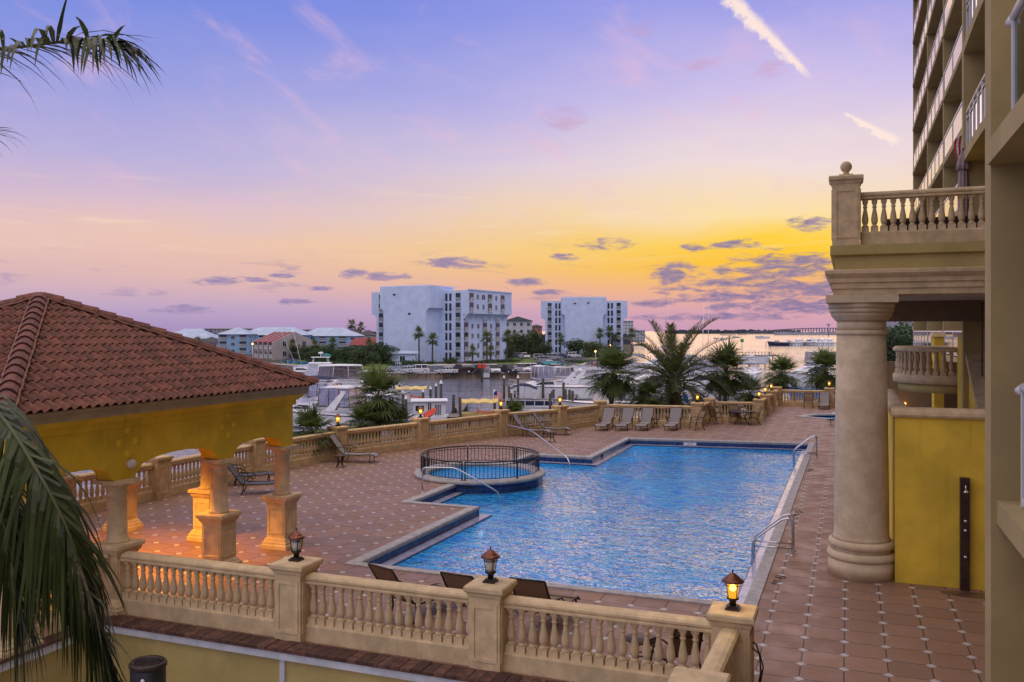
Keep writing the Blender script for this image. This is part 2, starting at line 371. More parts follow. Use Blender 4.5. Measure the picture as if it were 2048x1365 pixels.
MT['poolwater'] = pool_water('pool_water', (.62, .86, 1.), 2.05, 1.0)
MT['spawater'] = pool_water('spa_water', (.6, .82, 1.), 4.5, .9)

def bay_water():
    m, nt, b = nodes('harbour_water')
    tcn = nt[0].new('ShaderNodeTexCoord'); ob = tcn.outputs['Object']
    mp = nt[0].new('ShaderNodeMapping'); mp.inputs['Scale'].default_value = (.42, 1.0, 1); mp.inputs['Rotation'].default_value = (0, 0, R(-18))
    nt[1].new(ob, mp.inputs[0])
    h = M('ADD', noise(mp.outputs[0], .42, 3, .55, nt, .3), M('MULTIPLY', noise(mp.outputs[0], 1.5, 3, .5, nt, .3), .35, nt=nt), nt=nt)
    calm = mapr(noise(ob, .012, 4, .6, nt), .38, .6, .35, 1., nt)
    bn = nt[0].new('ShaderNodeBump'); bn.inputs['Distance'].default_value = .55
    nt[1].new(M('MULTIPLY', calm, .8, nt=nt), bn.inputs['Strength'])
    nt[1].new(h, bn.inputs['Height']); nt[1].new(bn.outputs[0], b.inputs['Normal'])
    b.inputs['Base Color'].default_value = (.15, .155, .185, 1); b.inputs['Roughness'].default_value = .10
    b.inputs['IOR'].default_value = 1.55
    return m
MT['bay'] = bay_water()
def balcony_glass():
    m, nt, b = nodes('balcony_glass')
    nt[0].remove(b); out = [n for n in nt[0] if n.type == 'OUTPUT_MATERIAL'][0]
    gl = nt[0].new('ShaderNodeBsdfGlossy'); gl.inputs['Roughness'].default_value = .04
    tr = nt[0].new('ShaderNodeBsdfTransparent'); tr.inputs['Color'].default_value = (.42, .55, .58, 1)
    lw = nt[0].new('ShaderNodeLayerWeight'); lw.inputs['Blend'].default_value = .55
    mx = nt[0].new('ShaderNodeMixShader'); nt[1].new(lw.outputs['Fresnel'], mx.inputs[0]); nt[1].new(tr.outputs[0], mx.inputs[1]); nt[1].new(gl.outputs[0], mx.inputs[2])
    nt[1].new(mx.outputs[0], out.inputs['Surface'])
    return m
MT['glass'] = balcony_glass()
def clear_vinyl():
    m, nt, b = nodes('clear_vinyl_curtain')
    nt[0].remove(b); out = [n for n in nt[0] if n.type == 'OUTPUT_MATERIAL'][0]
    gl = nt[0].new('ShaderNodeBsdfGlossy'); gl.inputs['Roughness'].default_value = .12; gl.inputs['Color'].default_value = (.9, .9, .95, 1)
    tr = nt[0].new('ShaderNodeBsdfTransparent'); tr.inputs['Color'].default_value = (.62, .62, .68, 1)
    mx = nt[0].new('ShaderNodeMixShader'); mx.inputs[0].default_value = .30; nt[1].new(tr.outputs[0], mx.inputs[1]); nt[1].new(gl.outputs[0], mx.inputs[2])
    nt[1].new(mx.outputs[0], out.inputs['Surface']); return m
MT['vinyl'] = clear_vinyl()

for k_, f_ in (('leaf', .38), ('leafdate', .42), ('leafnear', .25), ('oak', .25), ('oak2', .3), ('hedge', .25)):
    nt_ = MT[k_].node_tree; pb_ = nt_.nodes['Principled BSDF']; out_ = [n for n in nt_.nodes if n.type == 'OUTPUT_MATERIAL'][0]
    tl_ = nt_.nodes.new('ShaderNodeBsdfTranslucent'); mx_ = nt_.nodes.new('ShaderNodeMixShader'); mx_.inputs[0].default_value = f_
    nt_.links.new(pb_.inputs['Base Color'].links[0].from_socket, tl_.inputs['Color'])
    nt_.links.new(pb_.outputs[0], mx_.inputs[1]); nt_.links.new(tl_.outputs[0], mx_.inputs[2]); nt_.links.new(mx_.outputs[0], out_.inputs['Surface'])

# ------------------------------------------------------------------ mesh helpers
class MB:
    def __init__(s): s.v = []; s.f = []; s.t = []; s.sm = []
    def face(s, idx, tint=0., sm=False): s.f.append(tuple(idx)); s.t.append(tint); s.sm.append(sm)
    def quad(s, a, b, c, d, tint=0., sm=False):
        n = len(s.v); s.v += [tuple(a), tuple(b), tuple(c), tuple(d)]; s.face((n, n + 1, n + 2, n + 3), tint, sm)
    def tri(s, a, b, c, tint=0.):
        n = len(s.v); s.v += [tuple(a), tuple(b), tuple(c)]; s.face((n, n + 1, n + 2), tint)
    def box(s, x0, y0, z0, x1, y1, z1, tint=0.):
        n = len(s.v)
        s.v += [(x0, y0, z0), (x1, y0, z0), (x1, y1, z0), (x0, y1, z0), (x0, y0, z1), (x1, y0, z1), (x1, y1, z1), (x0, y1, z1)]
        for q in ((3, 2, 1, 0), (4, 5, 6, 7), (0, 1, 5, 4), (1, 2, 6, 5), (2, 3, 7, 6), (3, 0, 4, 7)): s.face([n + i for i in q], tint)
    def cbox(s, cx, cy, z0, w, d, h, rz=0., top=1., tint=0.):
        n = len(s.v); c, si = math.cos(rz), math.sin(rz)
        for z, k in ((z0, 1.), (z0 + h, top)):
            for ax, ay in ((-1, -1), (1, -1), (1, 1), (-1, 1)):
                x, y = ax * w / 2 * k, ay * d / 2 * k
                s.v.append((cx + x * c - y * si, cy + x * si + y * c, z))
        for q in ((3, 2, 1, 0), (4, 5, 6, 7), (0, 1, 5, 4), (1, 2, 6, 5), (2, 3, 7, 6), (3, 0, 4, 7)): s.face([n + i for i in q], tint)
    def prism(s, poly, z0, z1, tint=0., axis='z'):
        n = len(s.v); k = len(poly)
        def p(a, b, h): return (a, b, h) if axis == 'z' else ((a, h, b) if axis == 'y' else (h, a, b))
        s.v += [p(a, b, z0) for a, b in poly] + [p(a, b, z1) for a, b in poly]
        s.face(range(n + k - 1, n - 1, -1), tint); s.face(range(n + k, n + 2 * k), tint)
        for i in range(k):
            j = (i + 1) % k; s.face((n + i, n + j, n + k + j, n + k + i), tint)
    def loft(s, rings, closed=True, caps=True, sm=False):
        n = len(s.v); k = len(rings[0])
        for r in rings: s.v += [tuple(p) for p in r]
        for a in range(len(rings) - 1):
            for i in range(k if closed else k - 1):
                j = (i + 1) % k
                s.face((n + a * k + i, n + a * k + j, n + (a + 1) * k + j, n + (a + 1) * k + i), 0., sm)
        if caps and closed:
            if caps is True or caps[0]: s.face(range(n + k - 1, n - 1, -1))
            e = n + (len(rings) - 1) * k
            if caps is True or caps[1]: s.face(range(e, e + k))
    def lathe(s, prof, seg=16, cx=0., cy=0., sm=True, a0=0., a1=2 * PI, sx=1., sy=1.):
        full = abs(a1 - a0 - 2 * PI) < 1e-6; k = seg if full else seg + 1
        p0_, p1_ = prof[0], prof[-1]
        c0 = p0_[0] > .005 and abs(p0_[1] - prof[1][1]) > 1e-6 and p0_ != p1_; c1 = p1_[0] > .005 and abs(p1_[1] - prof[-2][1]) > 1e-6 and p0_ != p1_
        rings = [[(cx + r * sx * math.cos(a0 + (a1 - a0) * i / seg), cy + r * sy * math.sin(a0 + (a1 - a0) * i / seg), z) for i in range(k)] for r, z in prof]
        s.loft(rings, closed=full, caps=(c0, c1) if full else False, sm=sm)
    def tube(s, pts, r, seg=6, sm=True, caps=True):
        pts = [Vector(p) for p in pts]; rings = []; nrm = None
        for i, p in enumerate(pts):
            t = (pts[min(i + 1, len(pts) - 1)] - pts[max(i - 1, 0)]).normalized()
            if nrm is None:
                nrm = t.cross(Vector((0, 0, 1)))
                if nrm.length < 1e-3: nrm = t.cross(Vector((1, 0, 0)))
            nrm = (nrm - t * nrm.dot(t)).normalized(); b = t.cross(nrm)
            rr = r[i] if isinstance(r, (list, tuple)) else r
            rings.append([p + (nrm * math.cos(2 * PI * k / seg) + b * math.sin(2 * PI * k / seg)) * rr for k in range(seg)])
        s.loft(rings, True, caps, sm)
    def sweep(s, prof, p, q, sm=False):     # profile of (sideways, up), straight from p to q
        p, q = Vector(p), Vector(q); d = (q - p); d.z = 0; d.normalize(); side = Vector((-d.y, d.x, 0))
        s.loft([[p + side * a + Vector((0, 0, b)) for a, b in prof], [q + side * a + Vector((0, 0, b)) for a, b in prof]], sm=sm)
    def ball(s, c, r, seg=12, rings=8, sz=1.):
        s.lathe([(max(1e-3, r * math.sin(PI * i / rings)), c[2] - r * sz * math.cos(PI * i / rings)) for i in range(rings + 1)], seg, c[0], c[1])
    def mesh(s, name):
        me = bpy.data.meshes.new(name); me.from_pydata(s.v, [], s.f)
        me.polygons.foreach_set('use_smooth', s.sm)
        if any(s.t):
            a = me.attributes.new('tint', 'FLOAT', 'FACE'); a.data.foreach_set('value', s.t)
        me.update(); return me
def fixn(me):
    b = bmesh.new(); b.from_mesh(me); bmesh.ops.recalc_face_normals(b, faces=b.faces); b.to_mesh(me); b.free()
def tag(o, label=None, cat=None, group=None, kind=None):
    if label: o['label'] = label
    if cat: o['category'] = cat
    if group: o['group'] = group
    if kind: o['kind'] = kind
    return o
def obj(name, mb, m, parent=None, loc=None, rz=0., fix=True):
    me = mb if isinstance(mb, bpy.types.Mesh) else mb.mesh(name)
    if not isinstance(mb, bpy.types.Mesh) and fix: fixn(me)
    if not me.materials: me.materials.append(MT[m] if isinstance(m, str) else m)
    o = bpy.data.objects.new(name, me); C.objects.link(o)
    if parent is not None: o.parent = parent
    if loc is not None: o.location = loc
    o.rotation_euler.z = rz
    return o
def thing(name, label, cat, loc=(0, 0, 0), rz=0., group=None):
    o = bpy.data.objects.new(name, None); C.objects.link(o); o.location = loc; o.rotation_euler.z = rz
    o.empty_display_size = .2
    return tag(o, label, cat, group)
KIDS = {}
def kids(o): return [c for c in bpy.data.objects if c.parent is o]
def dup(root, loc, rz=0., label=None, group=None, sc=None, ch=None):
    def cp(o, par, tree):
        c = o.copy(); C.objects.link(c); c.parent = par
        for k, sub in tree: cp(k, c, sub)
        return c
    def tr(o): return [(k, tr(k)) for k in kids(o)]
    if root.name not in KIDS: KIDS[root.name] = tr(root)
    r = cp(root, None, KIDS[root.name])
    r.location = loc; r.rotation_euler.z = rz
    if label: r['label'] = label
    if group: r['group'] = group
    if sc: r.scale = sc if isinstance(sc, tuple) else (sc, sc, sc)
    return r
def structure(name, mb, m): return tag(obj(name, mb, m), kind='structure')
def offset_poly(poly, d):
    out = []; n = len(poly)
    for i in range(n):
        p0, p1, p2 = Vector(poly[i - 1]), Vector(poly[i]), Vector(poly[(i + 1) % n])
        e1, e2 = (p1 - p0).normalized(), (p2 - p1).normalized()
        n1, n2 = Vector((-e1.y, e1.x)), Vector((-e2.y, e2.x))
        k = n1 + n2; out.append(tuple(p1 + k * (d / max(.2, 1 + n1.dot(n2)))))
    return out
def sheet(mb, outer, holes, z):
    loops = [[Vector((*p, 0)) for p in outer]] + [[Vector((*p, 0)) for p in h] for h in holes]
    flat = [p for l in loops for p in l]; n = len(mb.v); mb.v += [(p.x, p.y, z) for p in flat]
    for t_ in tessellate_polygon(loops):
        a, b_, c_ = [flat[i] for i in t_]
        if (b_ - a).cross(c_ - a).z < 0: t_ = (t_[0], t_[2], t_[1])
        mb.face([n + i for i in t_])
def text(name, s, size, m, parent, loc, rot):
    cu = bpy.data.curves.new(name, 'FONT'); cu.body = s; cu.size = size; cu.extrude = .002; cu.align_x = 'CENTER'
    tmp = bpy.data.objects.new('tmp', cu); C.objects.link(tmp); bpy.context.view_layer.update()
    me = bpy.data.meshes.new_from_object(tmp.evaluated_get(bpy.context.evaluated_depsgraph_get())); bpy.data.objects.remove(tmp); me.name = name
    me.materials.clear(); me.materials.append(MT[m])
    o = bpy.data.objects.new(name, me); C.objects.link(o); o.parent = parent; o.location = loc; o.rotation_euler = rot
    return o

# ================================================================== pool deck, pool, spa
SX, SYY, SR = -13.2, 30.9, 2.5
_a = [math.acos(-.15 / (SR - .12)) + (2 * PI - 2 * math.acos(-.15 / (SR - .12))) * k / 18 for k in range(19)]
POOL = [(-11.05, 17.8), (-1.72, 17.8), (-1.55, 45.2), (-10.67, 44.0), (-10.62, 36.9), (-13.35, 36.85)] + [(SX + (SR - .12) * math.cos(a), SYY + (SR - .12) * math.sin(a)) for a in _a] + [(-13.35, 24.85), (-11.0, 24.85)]
LINE = [(-22.2, 11.6), (-21.9, 17.3), (-21.2, 22.7), (-21.25, 27.8), (-20.6, 32.6), (-18.95, 37.2), (-17.0, 42.6), (-14.9, 46.15), (-13.65, 50.0),
        (-8.1, 50.75), (-7.95, 54.4), (-5.05, 54.75), (-5.05, 58.95), (-4.98, 62.85), (-4.92, 67.15), (-1.3, 67.2), (3.2, 67.2)]
deck_outer = [(-13.25, 7.0), (-13.25, 12.75), (-1.95, 12.75), (-1.95, -4.0), (9, -4.0), (9, 67.6), (-4.6, 67.6), (-5.35, 67.5), (-5.45, 55.15), (-8.3, 54.9), (-8.5, 51.2),
              (-13.95, 50.45), (-15.1, 46.45), (-17.35, 42.85), (-19.3, 37.4), (-21.0, 32.7), (-21.65, 27.8), (-21.6, 22.7), (-22.3, 17.3), (-22.6, 7.0)]
SMALLP = [(-3.15, 58.6), (-1.0, 57.4), (-1.0, 56.6), (1.4, 56.6), (1.4, 62.3), (-1.0, 62.3), (-1.0, 61.2), (-2.2, 60.6)]
d = MB(); sheet(d, deck_outer, [POOL, SMALLP], 0.0)
structure('pool_deck', d, 'pavers')

def ring(mb, poly, rings):
    mb.loft([[(x, y, z) for x, y in (offset_poly(poly, o) if o else poly)] for o, z in rings], True, False)
pool = thing('swimming_pool', 'large rectangular swimming pool of rippling bright blue water set in the paver deck', 'swimming pool', (0, 0, 0))
m = MB(); ring(m, POOL, [(-.02, -.1), (-.02, .03), (.21, .035), (.255, .015), (.265, -.03), (.25, -.09)]); obj('coping', m, 'coping', pool)
m = MB(); ring(m, POOL, [(.245, -.06), (.255, -.27)]); obj('tile_band', m, 'tileblue', pool)
m = MB(); ring(m, POOL, [(.254, -.262), (.53, -.272)]); obj('gutter', m, 'gutter', pool)
m = MB(); ring(m, POOL, [(.528, -.274), (.56, -.285), (.56, -.36)]); obj('edge_tile', m, 'stepedge', pool)
m = MB(); ring(m, POOL, [(.562, -.33), (.562, -1.6)]); sheet(m, offset_poly(POOL, .56), [], -1.6); obj('basin', m, 'plaster', pool)
m = MB(); sheet(m, offset_poly(POOL, .559), [], -.315); obj('pool_surface', m, 'poolwater', pool, fix=False)
for k in range(3):
    m = MB(); m.box(-12.69, 25.52, -1.595, -12.25 + k * .42, 36.18, -.50 - k * .3); obj('step', m, 'plaster', pool)
    m = MB(); m.box(-12.31 + k * .42, 25.53, -.497 - k * .3, -12.246 + k * .42, 36.17, -.47 - k * .3); obj('step_edge', m, 'stepedge', pool)
for (x, y, nx, ny) in [(-10.34, 24.2, 1, 0), (-10.1, 37.6, 1, 0), (-9.96, 42.9, 1, 0), (-5.6, 18.5, 0, 1)]:
    m = MB(); m.lathe([(.001, 0), (.13, 0), (.12, .03), (.001, .04)], 14)
    o = obj('pool_light', m, 'poollight', pool, (x + nx * .02, y + ny * .02, -.62)); o.rotation_euler = (-PI / 2 if ny else 0, PI / 2 if nx else 0, 0)
    li = bpy.data.lights.new('pool_lamp', 'POINT'); li.energy = 6; li.color = (.8, .92, 1); li.shadow_soft_size = .12
    lo = bpy.data.objects.new('pool_lamp', li); C.objects.link(lo); lo.location = (x + nx * .4, y + ny * .4, -.62); lo.parent = pool
def marker(x, y, z, s, rz, w=.52):
    m = MB(); m.box(-w / 2, -.006, -.075, w / 2, 0, .075); o = obj('depth_marker', m, 'plasticwhite', pool, (x, y, z), rz)
    text('lettering', s, .135, 'ink', o, (0, -.009, -.05), (PI / 2, 0, 0))
marker(-10.78, 24.0, -.165, '3 FT', PI / 2)
marker(-7.4, 44.05, -.165, '5 FT', math.atan2(1.2, 9.12), .62)
marker(-10.31, 38.6, -.165, '4 FT', PI / 2)
for (x, y, s) in [(-1.42, 19.9, '4 FT'), (-1.40, 27.4, '4 FT'), (-1.38, 36.2, '5 FT')]:
    text('lettering', s, .20, 'ink', pool, (x, y, .006), (0, 0, R(78)))
    m = MB(); m.lathe([(.10, .004), (.12, .004), (.12, .0075), (.10, .0075), (.10, .004)], 18, x, y + .48)
    m.cbox(x, y + .48, .0045, .2, .022, .0028, R(45)); obj('no_diving_mark', m, 'ink', pool)

sp = thing('kiddie_pool', 'small star edged wading pool with white coping near the far corner of the deck', 'pool', (0, 0, 0))
m = MB(); ring(m, SMALLP, [(-.02, 0), (-.02, .06), (.4, .06), (.42, -.05), (.42, -.3)]); obj('coping', m, 'cap', sp)
m = MB(); ring(m, SMALLP, [(.425, -.02), (.425, -.9)]); sheet(m, offset_poly(SMALLP, .42), [], -.9); obj('basin', m, 'tileblue', sp)
m = MB(); sheet(m, offset_poly(SMALLP, .41), [], -.14); obj('pool_surface', m, 'poolwater', sp, fix=False)

spa = thing('raised_spa', 'round raised hot tub with pale stone rim and navy tile sides jutting into the pool', 'hot tub', (SX, SYY, 0))
m = MB(); m.loft([[(r * math.cos(2 * PI * k / 64), r * math.sin(2 * PI * k / 64), z) for k in range(64)] for r, z in ((SR - .1, -1.58), (SR - .1, .0))], True, False, True); obj('tile_wall', m, 'tileblue', spa)
m = MB(); m.loft([[(r * math.cos(2 * PI * k / 64), r * math.sin(2 * PI * k / 64), z) for k in range(64)] for r, z in ((SR - .08, .004), (SR, .004), (SR + .02, .06), (SR, .11), (SR - .05, .13), (SR - .48, .13), (SR - .53, .10), (SR - .53, .01), (SR - .50, -.04))], True, False, True); obj('coping', m, 'coping', spa)
m = MB(); m.loft([[(r * math.cos(2 * PI * k / 64), r * math.sin(2 * PI * k / 64), z) for k in range(64)] for r, z in ((SR - .515, .0), (SR - .52, -.5))], True, False, True); m.lathe([(.001, -.5), (SR - .52, -.5)], 48); obj('basin', m, 'plaster', spa)
m = MB(); m.lathe([(.001, -.05), (SR - .515, -.05)], 48); obj('spa_surface', m, 'spawater', spa)
m = MB(); m.box(.05, -SR + .085, -.12, .42, -SR + .12, -.06); o = obj('overflow_slot', m, 'black', spa); o.rotation_euler.z = R(8)
fr_ = SR - .24
fence = thing('spa_fence', 'low black picket fence with rounded top rail circling the hot tub', 'fence', (SX, SYY, .13))
def arc(r, a0, a1, z, n): return [(r * math.cos(a0 + (a1 - a0) * i / n), r * math.sin(a0 + (a1 - a0) * i / n), z) for i in range(n + 1)]
gates = [R(a) for a in (-82, -30, 22, 74, 126, 178, 226)]
for i, a0 in enumerate(gates):
    a1 = gates[(i + 1) % len(gates)] + (2 * PI if i == len(gates) - 1 else 0)
    m = MB(); n = 14
    m.tube(arc(fr_, a0 + .02, a1 - .02, .66, 16), .028, 8); m.tube(arc(fr_, a0 + .02, a1 - .02, .56, 16), .014, 4); m.tube(arc(fr_, a0 + .02, a1 - .02, .07, 16), .014, 4)
    for k in range(1, n):
        a = a0 + (a1 - a0) * k / n; x, y = fr_ * math.cos(a), fr_ * math.sin(a)
        m.cbox(x, y, .07, .018, .018, .58, a)
    obj('fence_panel', m, 'black', fence)
    for da in ((-.025, .025) if i in (0, 3) else (0,)):
        m = MB(); x, y = fr_ * math.cos(a0 + da), fr_ * math.sin(a0 + da); m.cbox(x, y, 0, .045, .045, .66, a0); m.cbox(x, y, 0, .09, .09, .015, a0); obj('post', m, 'black', fence)

def handrail(label, A, E):
    A, E = Vector((*A, 0)), Vector((*E, 0)); L = (E - A).length; u = (E - A) / L
    t = thing('pool_handrail', label, 'handrail', A, math.atan2(u.y, u.x), 'bent steel handrails at the pool steps')
    m = MB(); pts = [(0, 0, 0), (0, 0, .72)] + [(.12 - .12 * math.cos(a), 0, .72 + .12 * math.sin(a)) for a in (PI / 6, PI / 3, PI / 2)]
    pts += [(L * .34, 0, .85), (L * .40, 0, .84), (L * .46, 0, .79), (L * .9, 0, .16), (L * .97, 0, .04), (L, 0, -.12), (L, 0, -.9)]
    m.tube(pts, .026, 8); obj('rail', m, 'chrome', t)
    m = MB(); m.lathe([(.001, 0), (.07, 0), (.06, .02), (.001, .025)], 12); obj('flange', m, 'chrome', t)
    return t
handrail('bent steel handrail on the pool steps before the hot tub', gz(845, 985), gz(1000, 1005, -.3))
handrail('bent steel handrail on the pool steps behind the hot tub', gz(1014, 884), gz(1139, 934, -.3))
def ladder(label, x, y):
    t = thing('pool_ladder', label, 'pool ladder', (x, y, 0), 0, 'steel grab rails on the pool edge')
    for s in (0, .52):
        m = MB()
        m.tube([(0, s, 0), (0, s, .80)] + [(-.1 + .1 * math.cos(a), s, .80 + .1 * math.sin(a)) for a in (PI / 6, PI / 3, PI / 2)] + [(-.25, s, .86), (-.85, s, .36), (-.93, s, .26), (-.95, s, .1), (-.95, s, -.8)], .024, 8)
        m.tube([(-.93, s, .17), (0, s, .17)], .02, 8); obj('grab_rail', m, 'chrome', t)
        m = MB(); m.lathe([(.001, 0), (.07, 0), (.06, .02), (.001, .025)], 12, 0, s); obj('flange', m, 'chrome', t)
    return t
lx, ly = gz(1585, 1110); ladder('shiny steel pool ladder rails on the pool edge beside the big column', lx, ly - .1)
lx, ly = gz(1633, 916); ladder('shiny steel pool ladder rails near the far corner of the pool', lx, ly - .1)

# ================================================================== balustrades, piers, lanterns
def baluster_mesh():
    m = MB(); m.cbox(0, 0, 0, .155, .155, .11); m.cbox(0, 0, .665, .12, .12, .06)
    m.lathe([(.03, .105), (.066, .11), (.07, .125), (.062, .142), (.046, .15), (.041, .165), (.052, .18), (.065, .215), (.070, .26), (.068, .31), (.059, .37), (.048, .43), (.039, .48), (.034, .52),
             (.038, .535), (.05, .545), (.05, .56), (.038, .57), (.038, .60), (.052, .63), (.058, .66), (.058, .668)], 12)
    me = m.mesh('baluster'); fixn(me); return me
BAL = baluster_mesh(); BAL.materials.append(MT['stone'])
BALW = baluster_mesh(); BALW.materials.append(MT['stone_warm'])
RAILP = [(-.13, 0), (.13, 0), (.135, .03), (.11, .05), (.14, .075), (.14, .11), (.11, .145), (.05, .162), (-.05, .162), (-.11, .145), (-.14, .11), (-.14, .075), (-.11, .05), (-.135, .03)]
def balustrade(label, p, q, trim=.27, z=0., me=BAL, m_='stone', curb=.30, group='stone balustrades around the pool deck', trim2=None, htot=1.0):
    p, q = Vector((*p, 0)), Vector((*q, 0)); u = (q - p).normalized(); p = p + u * trim; q = q - u * (trim if trim2 is None else trim2)
    L = (q - p).length; t = thing('balustrade', label, 'balustrade', (p.x, p.y, z), math.atan2(u.y, u.x), group)
    m = MB(); m.sweep(RAILP, (0, 0, curb + .725), (L, 0, curb + .725)); obj('top_rail', m, m_, t)
    m = MB(); m.sweep([(-.12, -.02), (.12, -.02), (.12, curb - .03), (.10, curb), (-.10, curb), (-.12, curb - .03)], (0, 0, 0), (L, 0, 0)); obj('base_rail', m, m_, t)
    n = max(2, int(round(L / .19))); s = L / n
    for k in range(n):
        obj('baluster', me, m_, t, ((k + .5) * s, 0, curb), 0.)
    return t
def pier_meshes(w, h, z0=0.):
    a = MB(); hw = w / 2
    a.cbox(0, 0, z0, w, w, h - .16 - z0)
    f = MB()
    for k in range(4):
        for (x0, x1, za, zb) in ((-hw + .045, -hw + .10, .16, h - .30), (hw - .10, hw - .045, .16, h - .30), (-hw + .10, hw - .10, .16, .215), (-hw + .10, hw - .10, h - .355, h - .30)):
            n0 = len(f.v); f.box(x0, -hw - .016, za, x1, -hw + .01, zb)
            ca, sa = math.cos(k * PI / 2), math.sin(k * PI / 2)
            f.v[n0:] = [(x * ca - y * sa, x * sa + y * ca, z) for x, y, z in f.v[n0:]]
    c = MB()
    c.loft([[(sx * r, sy * r, z) for sx, sy in ((-1, -1), (1, -1), (1, 1), (-1, 1))] for r, z in
            ((hw + .004, h - .20), (hw + .02, h - .17), (hw + .03, h - .13), (hw + .07, h - .09), (hw + .07, h - .03), (hw + .05, h - .005), (hw - .02, h))])
    r = []
    for n_, q in (('shaft', a), ('panel_moulding', f), ('cap', c)):
        me = q.mesh(n_); fixn(me); r.append((n_, me))
    return r
PM = {}
def pier(label, x, y, rz=0., w=.54, h=1.38, z=0., m_='stone', group='stone piers of the deck balustrade'):
    k = (w, h, m_)
    if k not in PM:
        PM[k] = pier_meshes(w, h)
        for _, me in PM[k]: me.materials.append(MT[m_])
    t = thing('stone_pier', label, 'pier', (x, y, z), rz, group)
    for n_, me in PM[k]: obj(n_, me, m_, t)
    return t
def make_lantern(lit):
    t = thing('post_lantern', 'x', 'lantern', (0, 0, 0))
    m = MB(); m.cbox(0, 0, 0, .2, .2, .035); m.cbox(0, 0, .035, .15, .15, .025); m.lathe([(.05, .06), (.05, .12), (.07, .14), (.09, .15), (.09, .165), (.001, .166)], 10); obj('base', m, 'bronze', t)
    m = MB(); m.lathe([(.001, .166), (.062, .168), (.098, .40), (.001, .402)], 8); obj('glass', m, 'lit' if lit else 'bubble', t)
    m = MB()
    for k in range(4):
        a = k * PI / 2 + PI / 4; ca, sa = math.cos(a), math.sin(a)
        m.tube([(.078 * ca, .078 * sa, .15), (.115 * ca, .115 * sa, .41)], .008, 4)
    m.tube([(.117 * math.cos(2 * PI * k / 16), .117 * math.sin(2 * PI * k / 16), .36) for k in range(17)], .006, 4, caps=False)
    m.tube([(.083 * math.cos(2 * PI * k / 16), .083 * math.sin(2 * PI * k / 16), .17) for k in range(17)], .008, 4, caps=False)
    obj('cage', m, 'bronze', t)
    m = MB(); m.lathe([(.10, .40), (.158, .405), (.163, .42), (.14, .445), (.115, .45), (.11, .47), (.085, .485), (.07, .50), (.04, .525), (.001, .54)], 20); obj('roof', m, 'copper', t)
    m = MB(); m.lathe([(.012, .53), (.008, .55), (.014, .562), (.012, .575), (.001, .585)], 8); obj('finial', m, 'bronze', t)
    if lit:
        m = MB(); m.ball((0, 0, .315), .05, 10, 8); obj('bulb', m, 'bulb', t)
    return t
def lamp_at(src, lit, label, x, y, z, first=[]):
    key = lit
    if key not in LFIRST: LFIRST[key] = src; src.location = (x, y, z); src['label'] = label; src['group'] = 'lanterns on the stone piers'; r = src
    else: r = dup(src, (x, y, z), 0, label, 'lanterns on the stone piers')
    if lit:
        li = bpy.data.lights.new('lantern_light', 'POINT'); li.energy = 5; li.color = (1, .55, .13); li.shadow_soft_size = .09
        lo = bpy.data.objects.new('lantern_light', li); C.objects.link(lo); lo.location = (0, 0, .30); lo.parent = r
        for ch in kids(r):
            if ch.name.startswith(('glass', 'bulb')): ch.visible_shadow = False
    return r
LFIRST = {}
LL, LU = make_lantern(True), make_lantern(False)

near = [(-9.25, 13.27), (-5.48, 13.27), (-1.60, 13.27)]
pier('pitted stone pier carrying the unlit lantern nearest the pavilion', *near[0])
pier('pitted stone pier carrying the unlit lantern midway along the near balustrade', *near[1])
pier('stone pier with a brightly lit lantern at the corner by the lower courtyard', *near[2])
lamp_at(LU, False, 'unlit lantern with copper roof on the near pier closest to the pavilion', *near[0], 1.38)
lamp_at(LU, False, 'unlit lantern with copper roof on the near pier in front of the pool', *near[1], 1.38)
lamp_at(LL, True, 'glowing amber lantern with copper roof on the corner pier of the near balustrade', *near[2], 1.38)
pier('plain stone pier at the frame bottom ending the short balustrade toward the tower', -1.66, 10.45)
balustrade('stone balustrade between the pavilion column and the first unlit lantern pier', (-13.5, 13.27), near[0], trim2=.27, trim=.27)
balustrade('stone balustrade between the two unlit lantern piers', near[0], near[1])
balustrade('stone balustrade between the middle pier and the glowing corner lantern', near[1], near[2])
balustrade('short stone balustrade running toward the viewer from the glowing corner lantern', near[2], (-1.66, 10.45))
balustrade('dark shaded balustrade behind the drooping frond under the pavilion edge', (-13.5, 10.95), (-13.5, 13.27), trim=.27, trim2=.27)

PL = {1: 'stone pier behind the pavilion in the corner of the deck', 2: 'stone pier seen through the wide pavilion arch', 3: 'stone pier seen through the narrow pavilion arch',
      4: 'stone pier with lit lantern beside the tall backed lounge chair', 5: 'stone pier with lit lantern in front of the white houseboat', 6: 'stone pier with lit lantern beside the yellow canopy boat',
      7: 'stone pier with lit lantern below the pontoon boat', 8: 'unlit stone pier where the row of four loungers begins', 9: 'stone pier with lit lantern behind the lone dining chair',
      10: 'unlit stone pier set back behind the dining table', 11: 'tall lit corner pier at the dining table', 12: 'second lit pier going back from the dining table', 13: 'third lit pier going back from the dining table',
      14: 'unlit far corner pier of the deck', 15: 'stone pier with lit lantern beside the big column and far chairs', 0: 'stone pier at the shaded end of the deck behind the pavilion', 16: 'stone pier hidden behind the big column at the far end'}
for k, lab in PL.items():
    x, y = LINE[k]; a = LINE[max(k - 1, 0)]; b_ = LINE[min(k + 1, len(LINE) - 1)]
    rz = math.atan2(b_[1] - a[1], b_[0] - a[0]) if k < 9 else 0
    if k in (1, 2, 3, 4, 5, 6, 7): rz += 0
    pier(lab, x, y, rz, m_='stone_warm')
    if k in (4, 5, 6, 7, 9, 11, 12, 13, 15): lamp_at(LL, True, 'glowing lantern on the ' + lab.replace(' with lit lantern', '').replace('tall lit ', 'tall ').replace('second lit', 'second').replace('third lit', 'third'), x, y, 1.38)
